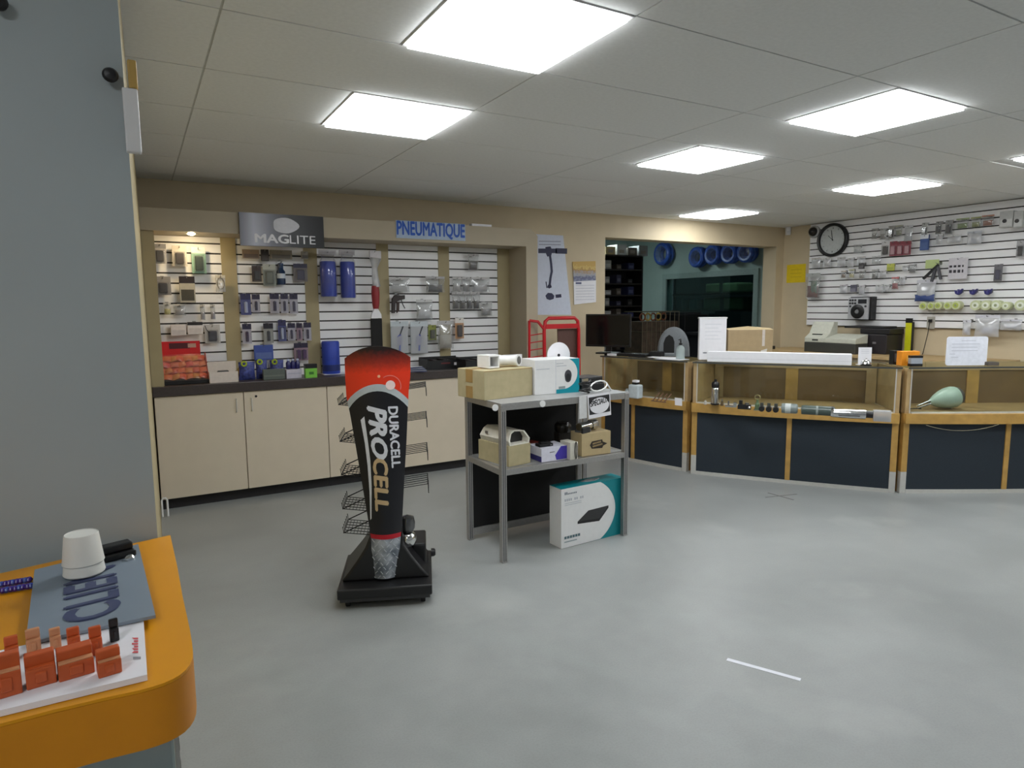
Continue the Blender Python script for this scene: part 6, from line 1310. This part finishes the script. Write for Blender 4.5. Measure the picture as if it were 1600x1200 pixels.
# silver player with jog wheel on a bracket
loc, rz, w, h = frame_of(R_W, 1325, 465, 1356, 499, 0.13)
t = T('media_player', 'silver player with a large black jog wheel fixed on the slatwall', 'player', loc, rz)
MB().b(0, w, 0.0, 0.03, 0, h).build('face', C(196, 196, 200, 0.35, 0.3), t, bevel=0.003); MB().b(0.004, w + 0.02, 0.031, 0.129, 0.0, h + 0.01).build('case', M_BLACK, t, bevel=0.003)
MB().lathe([(w * 0.33, 0.0), (w * 0.33, -0.012), (w * 0.29, -0.018), (w * 0.14, -0.018), (w * 0.12, -0.012), (0.001, -0.012)], (w * 0.5, 0, h * 0.36), 28, axis='y').build('jog_wheel', M_BLACK, t, smooth=True)
MB().lathe([(w * 0.10, -0.0125), (w * 0.10, -0.017), (0.001, -0.017)], (w * 0.5, 0, h * 0.36), 18, axis='y').build('wheel_hub', C(120, 120, 122), t, smooth=True)
MB().b(w * 0.50, w * 0.92, -0.002, 0.0, h * 0.72, h * 0.92).build('display', C(50, 50, 54, 0.2), t)
for k in range(6): MB().lathe([(0.012, 0), (0.012, -0.006), (0.001, -0.007)], (w * (0.10 + 0.13 * (k % 3)), 0, h * (0.88 - 0.14 * (k // 3))), 10, axis='y').build('button', C(44, 44, 48), t, smooth=True)
for s_ in (0.12, 0.88): MB().lathe([(0.012, 0), (0.012, -0.006), (0.001, -0.007)], (w * s_, 0, h * 0.60), 10, axis='y').build('knob', C(60, 60, 64), t, smooth=True)
# black handled tool with lime tag
loc, rz, w, h = frame_of(R_W, 1443, 405, 1471, 440, 0.07)
t = T('rivet_tool', 'black long-handled tool with a lime tag on the slatwall', 'tool', loc, rz)
MB().bar((w * 0.02, 0, h * 0.14), (w * 0.82, 0, h * 0.74), 0.022).build('arm', M_BLACK, t); MB().bar((w * 0.66, 0.004, h * 0.62), (w * 0.50, 0.004, 0.0), 0.026).build('grip', C(70, 70, 76), t); MB().bar((w * 0.78, 0.004, h * 0.66), (w * 0.98, 0.004, 0.02), 0.022).build('grip', C(86, 86, 92), t)
MB().b(w * 0.05, w * 0.80, 0.012, 0.015, h * 0.60, h * 0.98).build('tag', C(190, 206, 140), t)
hook(R_W, loc, rz, w * 0.75, h * 0.80, 0.07)
# white card with black stickers
t, w, h, loc, rz = r(1482, 403, 1512, 436, 'box', [(206, 202, 208)], 'white card with two rows of black stencils on the slatwall', th=0.004)
for j in range(2):
    for i in range(4): MB().b(w * (0.06 + 0.22 * i), w * (0.06 + 0.22 * i + (0.14 if i < 3 else 0.08)), -0.0062, -0.0042, h * (0.30 + 0.26 * j), h * (0.44 + 0.22 * j)).build('stencil', C(54, 52, 58), t)
# blue clips
for k, a_ in enumerate((1492, 1515, 1538)):
    loc, rz, w, h = frame_of(R_W, a_, 451, a_ + 12, 461, 0.07)
    t = T('blue_clip', 'dark blue boat-shaped clip in the set of three on the slatwall', 'clip', loc, rz, 'three dark blue clips')
    MB().prism([(0, h * 0.8), (w * 0.15, h * 0.2), (w * 0.5, 0), (w * 0.85, h * 0.25), (w, h), (w * 0.7, h * 0.7), (w * 0.3, h * 0.65)], -0.02, 0.02, 'xz').build('clip', C(44, 42, 110), t, bevel=0.004)
    MB().b(w * 0.45, w * 0.55, -0.022, 0.01, h * 0.3, h * 0.9).build('pin', C(90, 90, 150), t)
    hook(R_W, loc, rz, w / 2, h * 0.55, 0.07)
# bag with blue gloves
t, w, h, loc, rz = r(1432, 437, 1462, 470, 'milk', [(204, 204, 212)], 'cloudy bag with blue contents at the bottom on the slatwall', th=0.03)
MB().pillow(-w * 0.05, w * 1.0, -h * 0.02, h * 0.30, -0.01, 0.06, 7, wr=0.3).build('blue_content', C(58, 76, 130), t, smooth=True)
# tape rolls on pegs
TR = [(1444, 478, 11), (1456, 478, 10), (1467, 477.5, 10), (1482, 477.5, 10), (1495, 477, 11), (1525.5, 477, 12.5), (1541.5, 477, 12.5), (1557.5, 477, 12.5), (1573, 478, 10), (1596, 477, 13)]
for k, (px, py, d_) in enumerate(TR):
    p = onx(px, py, XS - 0.09); s_ = (p - CAM).length / F; rr = d_ * s_ / 2
    t = T('tape_roll', 'pale lime tape roll in the group by the blue glove bag' if k < 5 else 'pale lime tape roll in the group under the three blue clips', 'tape roll', (XS - 0.09, p.y, p.z), -PI / 2, 'tape rolls by the glove bag' if k < 5 else 'tape rolls under the blue clips')
    MB().lathe([(rr, -0.02), (rr, 0.05), (rr * 0.45, 0.05), (rr * 0.45, -0.018), (rr * 0.8, -0.024)], n=22, axis='y').build('roll', C(206, 212, 170), t, smooth=True)
    MB().lathe([(0.001, -0.0275), (rr * 0.60, -0.0270), (rr * 0.62, -0.0245)], n=22, axis='y').build('core_ring', C(226, 230, 214) if k > 4 else C(176, 190, 90), t, smooth=True)
    MB().lathe([(0.001, -0.0295), (rr * 0.26, -0.029), (rr * 0.28, -0.0278)], n=18, axis='y').build('core_plug', C(150, 158, 120), t)
    hook(R_W, (XS - 0.09, p.y, p.z), -PI / 2, 0, 0.0, 0.09)
# dark tool at the picture edge, low bags, outlet and cord
t, w, h, loc, rz = r(1588, 376, 1602, 402, 'card', [(170, 168, 170), (60, 58, 58)], 'pale card with a dark wrench near the end of the slatwall')
for (a_, b_, c_, d_, lb) in ((1504, 500, 1517, 524, 'narrow cloudy bag at the foot of the slatwall'), (1523, 492, 1562, 526, 'large white cloudy bag at the foot of the slatwall'), (1563, 499, 1597, 516, 'wide white sleeve bag at the foot of the slatwall')):
    r(a_, b_, c_, d_, 'milk', [(206, 206, 214), (190, 192, 206)], lb, th=0.04, off=0.09)
p = onx(1454, 505, XS - 0.01)
t = T('wall_outlet', 'grey wall outlet with a thin black cord under the slatwall', 'outlet', (XS - 0.001, p.y, p.z - 0.06), -PI / 2)
MB().b(-0.04, 0.04, -0.008, 0.0, 0, 0.13).build('plate', C(170, 166, 156), t, bevel=0.003); MB().b(-0.015, 0.015, -0.028, -0.008, 0.07, 0.10).build('plug', M_BLACK, t)
q0 = onx(1445, 545, XW - 0.05)
MB().tube([(0.0, -0.026, 0.08), (-0.01, -0.03, -0.05), (-0.05, -0.02, -0.25), (-0.12, 0.0, -0.45)], 0.004, 6).build('cord', M_BLACK, t)
# ------------------------------------------------------------------ printers on the desk by the side wall
ZB = 0.93
f = T('back_desk', 'beige service desk along the side wall under the slatwall', 'desk', (6.62, 3.0, 0))
MB().b(0, 0.65, 0, 2.55, ZB - 0.03, ZB).build('top', M_WOODP, f, bevel=0.002); MB().b(0.05, 0.64, 0.02, 2.53, 0, ZB - 0.031).build('body', M_WALL, f)
for k in range(3): MB().b(0.042, 0.05, 0.06 + 0.85 * k, 0.82 + 0.85 * k, 0.08, ZB - 0.06).build('door', M_CAB, f)
def pz(px, py, X): return onx(px, py, X)
a, b = pz(1258, 545, 6.72), pz(1338, 545, 6.72)
f = T('fax_machine', 'beige and dark fax machine on the side desk', 'fax machine', (6.70, a.y, ZB + 0.001), -PI / 2)
w = a.y - b.y; hb_ = pz(1300, 536, 6.72).z - ZB; ht_ = pz(1300, 503, 6.9).z - ZB
MB().b(0, w, 0, 0.22, 0, max(0.08, hb_)).build('base', C(60, 60, 56), f, bevel=0.006)
hb_ = max(0.08, hb_)
MB().prism([(0.0, hb_), (0.22, hb_), (0.22, ht_), (0.15, ht_), (0.08, hb_ + 0.10), (0.0, hb_ + 0.05)], 0.0, w * 0.42, 'yz').build('scanner_body', mat('beige_plastic', hexc(196, 196, 182), 0.5), f, bevel=0.006)
MB().prism([(0.0, hb_), (0.22, hb_), (0.22, hb_ + 0.10), (0.0, hb_ + 0.05)], w * 0.42, w, 'yz').build('control_deck', mat('beige_plastic', hexc(196, 196, 182), 0.5), f, bevel=0.006)
MB().b(w * 0.10, w * 0.30, 0.05, 0.09, hb_ + 0.082, hb_ + 0.094).build('paper_slot', M_BLACK, f)
MB().b(w * 0.16, w * 0.28, -0.002, 0.0, hb_ + 0.018, hb_ + 0.035).build('display', C(50, 50, 48), f)
a, b = pz(1304, 545, 6.95), pz(1409, 545, 7.23)
f = T('black_printer', 'black office printer standing behind the fax machine', 'printer', (6.94, a.y - 0.30, ZB + 0.001), -PI / 2)
w = a.y - b.y - 0.30; ht_ = pz(1370, 514, 6.95).z - ZB
MB().b(0, w, 0, 0.30, 0, ht_ * 0.78).build('body', C(38, 34, 38), f, bevel=0.008); MB().b(-0.01, w + 0.01, 0.02, 0.30, ht_ * 0.79, ht_).build('lid', C(30, 28, 30), f, bevel=0.006)
MB().b(-0.22, w * 0.8, 0.05, 0.28, ht_, ht_ + 0.025).build('paper_tray', C(26, 25, 27), f, bevel=0.004)
MB().b(w * 0.5, w * 0.62, -0.004, 0.0, ht_ * 0.40, ht_ * 0.48).build('badge', C(120, 116, 120), f)
p0, p1 = pz(1417, 552, 7.20), pz(1416, 500, 7.235)
f = T('spirit_level', 'yellow spirit level with black ends leaning on the slatwall', 'level', (p0.x, p0.y, 0))
zt_ = p1.z
MB().b(0, 0.012, -0.033, 0.033, ZB + 0.002, zt_ - 0.03).build('bar', C(206, 206, 20), f, bevel=0.002); MB().b(-0.001, 0.013, -0.034, 0.034, zt_ - 0.03, zt_ + 0.02).build('end_cap', M_BLACK, f); MB().b(0.002, 0.010, -0.055, -0.033, ZB + 0.002, zt_ - 0.02).build('dark_edge', C(44, 42, 34), f)
p = pz(1258, 550, 6.75); f = T('desk_stamp', 'small black stamp with a white label at the end of the side desk', 'stamp', (6.70, 5.42, ZB + 0.001), -PI / 2)
MB().b(-0.06, 0.06, 0, 0.06, 0, 0.04).build('base', M_BLACK, f, bevel=0.003); MB().b(-0.03, 0.04, -0.001, 0.0, 0.008, 0.032).build('label', M_PAPER, f); MB().lathe([(0.008, 0.04), (0.008, 0.07), (0.014, 0.08), (0.001, 0.09)], (0.03, 0.03, 0), 10).build('handle', C(206, 206, 210), f, smooth=True)
p = up(3, 1430, 555, 0.30)
# ------------------------------------------------------------------ back room seen through the opening
XB = 8.30
wa, wb_ = onx(1040, 428, XB - 0.02), onx(1180, 422, XB - 0.02)
WY0, WY1, WZ0, WZ1 = wb_.y, wa.y, 1.02, 1.95
M_PG = mat('pale_green_wall', hexc(168, 186, 180), 0.6, var=0.03, scale=5)
S(MB().b(XB, XB + 0.15, YW + 0.2, WY0, 0, 2.7).b(XB, XB + 0.15, WY1, 10.2, 0, 2.7).b(XB, XB + 0.15, WY0, WY1, 0, WZ0).b(XB, XB + 0.15, WY0, WY1, WZ1, 2.7).build('wall_backroom_side', M_PG), 'pale green wall of the back room')
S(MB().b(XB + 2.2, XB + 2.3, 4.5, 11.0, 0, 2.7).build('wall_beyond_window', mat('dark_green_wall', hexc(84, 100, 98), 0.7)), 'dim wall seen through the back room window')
for k, (px, z_, w_, h_, c_) in enumerate(((1128, 1.381, 0.9, 0.22, (150, 168, 128)), (1126, 1.681, 0.75, 0.17, (166, 182, 140)), (1076, 1.381, 0.4, 0.2, (150, 160, 160)))):
    y_ = onx(px, 470, XB + 0.7).y - w_ / 2
    t = T('stored_bundle', ('long olive bundle on the lower shelf beyond the back room window', 'pale green bundle on the upper shelf beyond the back room window', 'grey carton beyond the back room window')[k], 'bundle', (XB + 0.7, y_, z_))
    MB().b(0, 0.4, 0, w_, 0, h_).build('bundle', C(*c_), t, bevel=0.03); MB().b(-0.002, 0.402, w_ * 0.45, w_ * 0.55, 0.0, h_ + 0.002).build('strap', C(90, 96, 90), t)
t = T('stock_rack', 'dark rack beyond the back room window', 'rack', (XB + 0.6, WY0 - 0.2, 0)); LR = WY1 - WY0 + 1.2
for x_ in (0, 0.56):
    for y_ in (0, LR): MB().b(x_, x_ + 0.04, y_, y_ + 0.04, 0, 2.1).build('upright', C(50, 56, 56), t)
for z_ in (0.9, 1.38, 1.68): MB().b(0, 0.6, 0.04, LR, z_ - 0.025, z_).build('shelf', C(60, 66, 64), t)
t = T('ceiling_light', 'added unseen fill batten beyond the back room window', 'ceiling light', (XB + 0.45, (WY0 + WY1) / 2, 2.5), PI / 2)  # added light, hidden from the camera, to brighten the space behind the window
MB().b(-0.5, 0.5, -0.04, 0.04, 0.0, 0.03).build('housing', M_WHITE, t); MB().b(-0.48, 0.48, -0.03, 0.03, -0.015, 0.0).build('tube', mat('added_fill_tube', (0.9, 0.9, 0.9), 0.5, emit=((0.85, 1.0, 0.95), 12.0)), t)
S(MB().b(3.4, XB, 10.05, 10.2, 0, 2.7).build('wall_backroom_end', M_PG), 'far wall of the back room')
S(MB().b(3.25, 3.4, YW + 0.2, 10.2, 0, 2.7).build('wall_backroom_left', M_PG), 'near side wall of the back room')
S(MB().b(3.25, XB + 0.15, YW + 0.2, 10.2, 2.7, 2.8).build('ceiling_backroom', M_TILE), 'plain ceiling of the back room')
S(MB().b(XW, XB + 0.15, YW + 0.05, YW + 0.2, 0, 2.7).build('wall_backroom_front', M_WALL), 'wall beside the opening')
f = T('ceiling_light', 'added unseen LED batten lighting the back room', 'ceiling light', (6.6, 8.4, 2.66), 0)  # added light out of sight above the opening, to lift the back room
MB().b(-0.6, 0.6, -0.06, 0.06, 0.0, 0.04).build('housing', M_WHITE, f); MB().b(-0.58, 0.58, -0.045, 0.045, -0.02, 0.0).build('tube', mat('added_room_tube', (0.9, 0.9, 0.9), 0.5, emit=((0.82, 1.0, 1.0), 42.0)), f)
# interior window in the side wall
e_ = 0.07
win = S(MB().b(XB - 0.03, XB - 0.001, WY0 - e_, WY0 + 0.02, WZ0 - e_, WZ1 + e_).b(XB - 0.03, XB - 0.001, WY1 - 0.02, WY1 + e_, WZ0 - e_, WZ1 + e_).b(XB - 0.03, XB - 0.001, WY0 + 0.02, WY1 - 0.02, WZ0 - e_, WZ0 + 0.02).b(XB - 0.03, XB - 0.001, WY0 + 0.02, WY1 - 0.02, WZ1 - 0.02, WZ1 + e_).build('window_1', mat('grey_green_frame', hexc(150, 168, 164), 0.5)), 'grey framed interior window of the back room')
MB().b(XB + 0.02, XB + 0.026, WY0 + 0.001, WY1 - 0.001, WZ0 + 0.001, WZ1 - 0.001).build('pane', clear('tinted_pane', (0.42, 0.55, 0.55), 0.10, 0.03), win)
# shelving with boxes
a, b = ony(944, 470, 8.2), ony(1004, 470, 8.2)
f = T('storage_shelving', 'dark storage shelving full of boxes in the back room', 'shelving', (a.x - 0.25, 8.2, 0), 0)
w = b.x - a.x + 0.25
for x_ in (0, w - 0.03): MB().b(x_, x_ + 0.03, 0, 0.4, 0, 2.25).build('upright', C(36, 32, 32), f)
MB().b(0.03, w - 0.03, 0.38, 0.4, 0, 2.25).build('back_sheet', C(30, 27, 28), f)
ZSH = [0.45, 0.75, 1.05, 1.27, 1.45, 1.62, 1.80, 2.02, 2.24]
for z_ in ZSH: MB().b(0.03, w - 0.03, 0, 0.38, z_, z_ + 0.02).build('shelf', C(58, 52, 50), f)
SB = f.location.copy()
cl = [(58, 62, 104), (150, 150, 152), (70, 70, 96), (44, 40, 42), (188, 188, 190), (110, 100, 92)]
nm = ['navy', 'grey', 'slate blue', 'black', 'white', 'brown']
for j, z_ in enumerate(ZSH[:-1]):
    for i in range(4):
        k = (i + j * 3) % 6; hh = min(ZSH[j + 1] - z_ - 0.05, 0.07 + 0.03 * ((i + j) % 3)); ww = 0.09 + 0.03 * ((i * j) % 2)
        x_ = 0.05 + (w - 0.2) * i / 3.6
        t = T('stock_box', '%s stock box on the %s shelf up of the dark back room shelving' % (nm[k], ['first', 'second', 'third', 'fourth', 'fifth', 'sixth', 'seventh', 'eighth'][j]), 'box', (SB.x + x_, SB.y + 0.02, z_ + 0.021), 0, 'stock boxes on the back room shelving')
        MB().b(0, ww, 0, 0.2, 0, hh).build('carton', C(*cl[k]), t, bevel=0.002); MB().b(ww * 0.15, ww * 0.85, -0.001, 0, hh * 0.2, hh * 0.6).build('label', C(*[min(255, v + 40) for v in cl[k]]), t)
for i in range(4):
    k = (5, 4, 5, 1)[i]; t = T('stock_box', '%s carton on top of the back room shelving' % nm[k] if i else 'tan carton on top of the back room shelving', 'box', (SB.x + 0.3 + 0.22 * i, SB.y + 0.03, 2.261), 0)
    if i == 2: t['label'] = 'wide brown carton on top of the back room shelving'
    MB().b(0, 0.18, 0, 0.25, 0, 0.12 + 0.04 * (i % 2)).build('carton', C(*cl[k]) if i else M_CARD, t); MB().b(0.04, 0.14, -0.001, 0, 0.03, 0.08).build('label', C(150, 140, 130), t)
# blue coils of hose bagged under the ceiling of the back room
for k, (px, py, d_) in enumerate(((1038, 397, 36), (1092, 402, 31), (1117, 398, 30), (1143, 396, 30), (1169, 394, 30))):
    p = onx(px, py, XB - 0.10); s_ = (p - CAM).length / F; rr = d_ * s_ / 2 * 0.86
    t = T('hose_coil', 'bagged coil of blue hose hanging alone near the back room shelving' if k == 0 else 'bagged coil of blue hose in the row of four in the back room', 'hose coil', (XB - 0.10, p.y, p.z), -PI / 2, None if k == 0 else 'row of four blue hose coils')
    for j in range(4): MB().tube([(rr * (0.88 - 0.12 * (j % 2)) * math.cos(q_ * PI / 12), -0.05 + 0.035 * j, rr * (0.88 - 0.12 * (j % 2)) * math.sin(q_ * PI / 12)) for q_ in range(24)], 0.042, 8, closed=True).build('hose_loop', mat('blue_hose', hexc(58, 92, 180), 0.35, var=0.25, scale=15), t, smooth=True)
    MB().lathe([(0.001, -0.09), (rr * 0.7, -0.095), (rr, -0.06), (rr * 1.02, 0.06), (rr * 0.9, 0.08)], n=24, axis='y').build('bag', M_BLIS, t, smooth=True)
    MB().tube([(0, 0.099, rr * 0.9), (0, -0.02, rr * 0.72)], 0.006, 6).build('hanger', M_STEEL, t)
# wire spool crate and desk in the back room
a = ony(1003, 540, 7.2); b = ony(1060, 540, 7.2)
f = T('wire_crate', 'wire mesh crate of brown and yellow coils in the back room', 'crate', (a.x, 7.2, 0), 0); w = b.x - a.x
ztop = ony(1030, 487, 7.2).z
mb = MB()
for k in range(9): mb.tube([(w * k / 8, 0, 0), (w * k / 8, 0, ztop)], 0.004, 5)
for z_ in (0.02, 0.5, 0.8, 1.1, ztop): mb.tube([(0, 0, z_), (w, 0, z_), (w, 0.4, z_), (0, 0.4, z_)], 0.005, 5, closed=True)
mb.build('wire_frame', C(120, 110, 90, 0.4, 0.5), f)
MB().b(0.01, w - 0.01, 0.01, 0.39, 0.02, ztop - 0.14).build('load', mat('brown_load', hexc(74, 60, 48), 0.8, var=0.3, scale=12), f)
for k in range(5): MB().tube([(w * (0.15 + 0.17 * k) + 0.05 * math.cos(q_ * PI / 6), 0.12 + 0.02 * k, ztop - 0.075 + 0.05 * math.sin(q_ * PI / 6)) for q_ in range(12)], 0.012, 6, closed=True).build('coil', C(170, 140, 60) if k % 2 else C(120, 66, 44), f, smooth=True)
f = T('backroom_bench', 'dark work bench below the back room window', 'bench', (7.30, 7.0, 0), 0)
MB().b(0, 0.9, 0, 2.4, 1.02, 1.06).build('top', C(40, 40, 44), f); MB().b(0.05, 0.85, 0.05, 2.35, 0, 1.019).build('body', C(34, 36, 40), f)
f = T('bench_printer', 'black machine on the back room bench', 'printer', (7.45, 7.6, 1.061), 0)
MB().b(0, 0.5, 0, 0.7, 0, 0.26).build('body', C(18, 18, 22), f, bevel=0.01); MB().b(0.05, 0.4, 0.05, 0.65, 0.26, 0.30).build('lid', C(50, 52, 56), f, bevel=0.006)
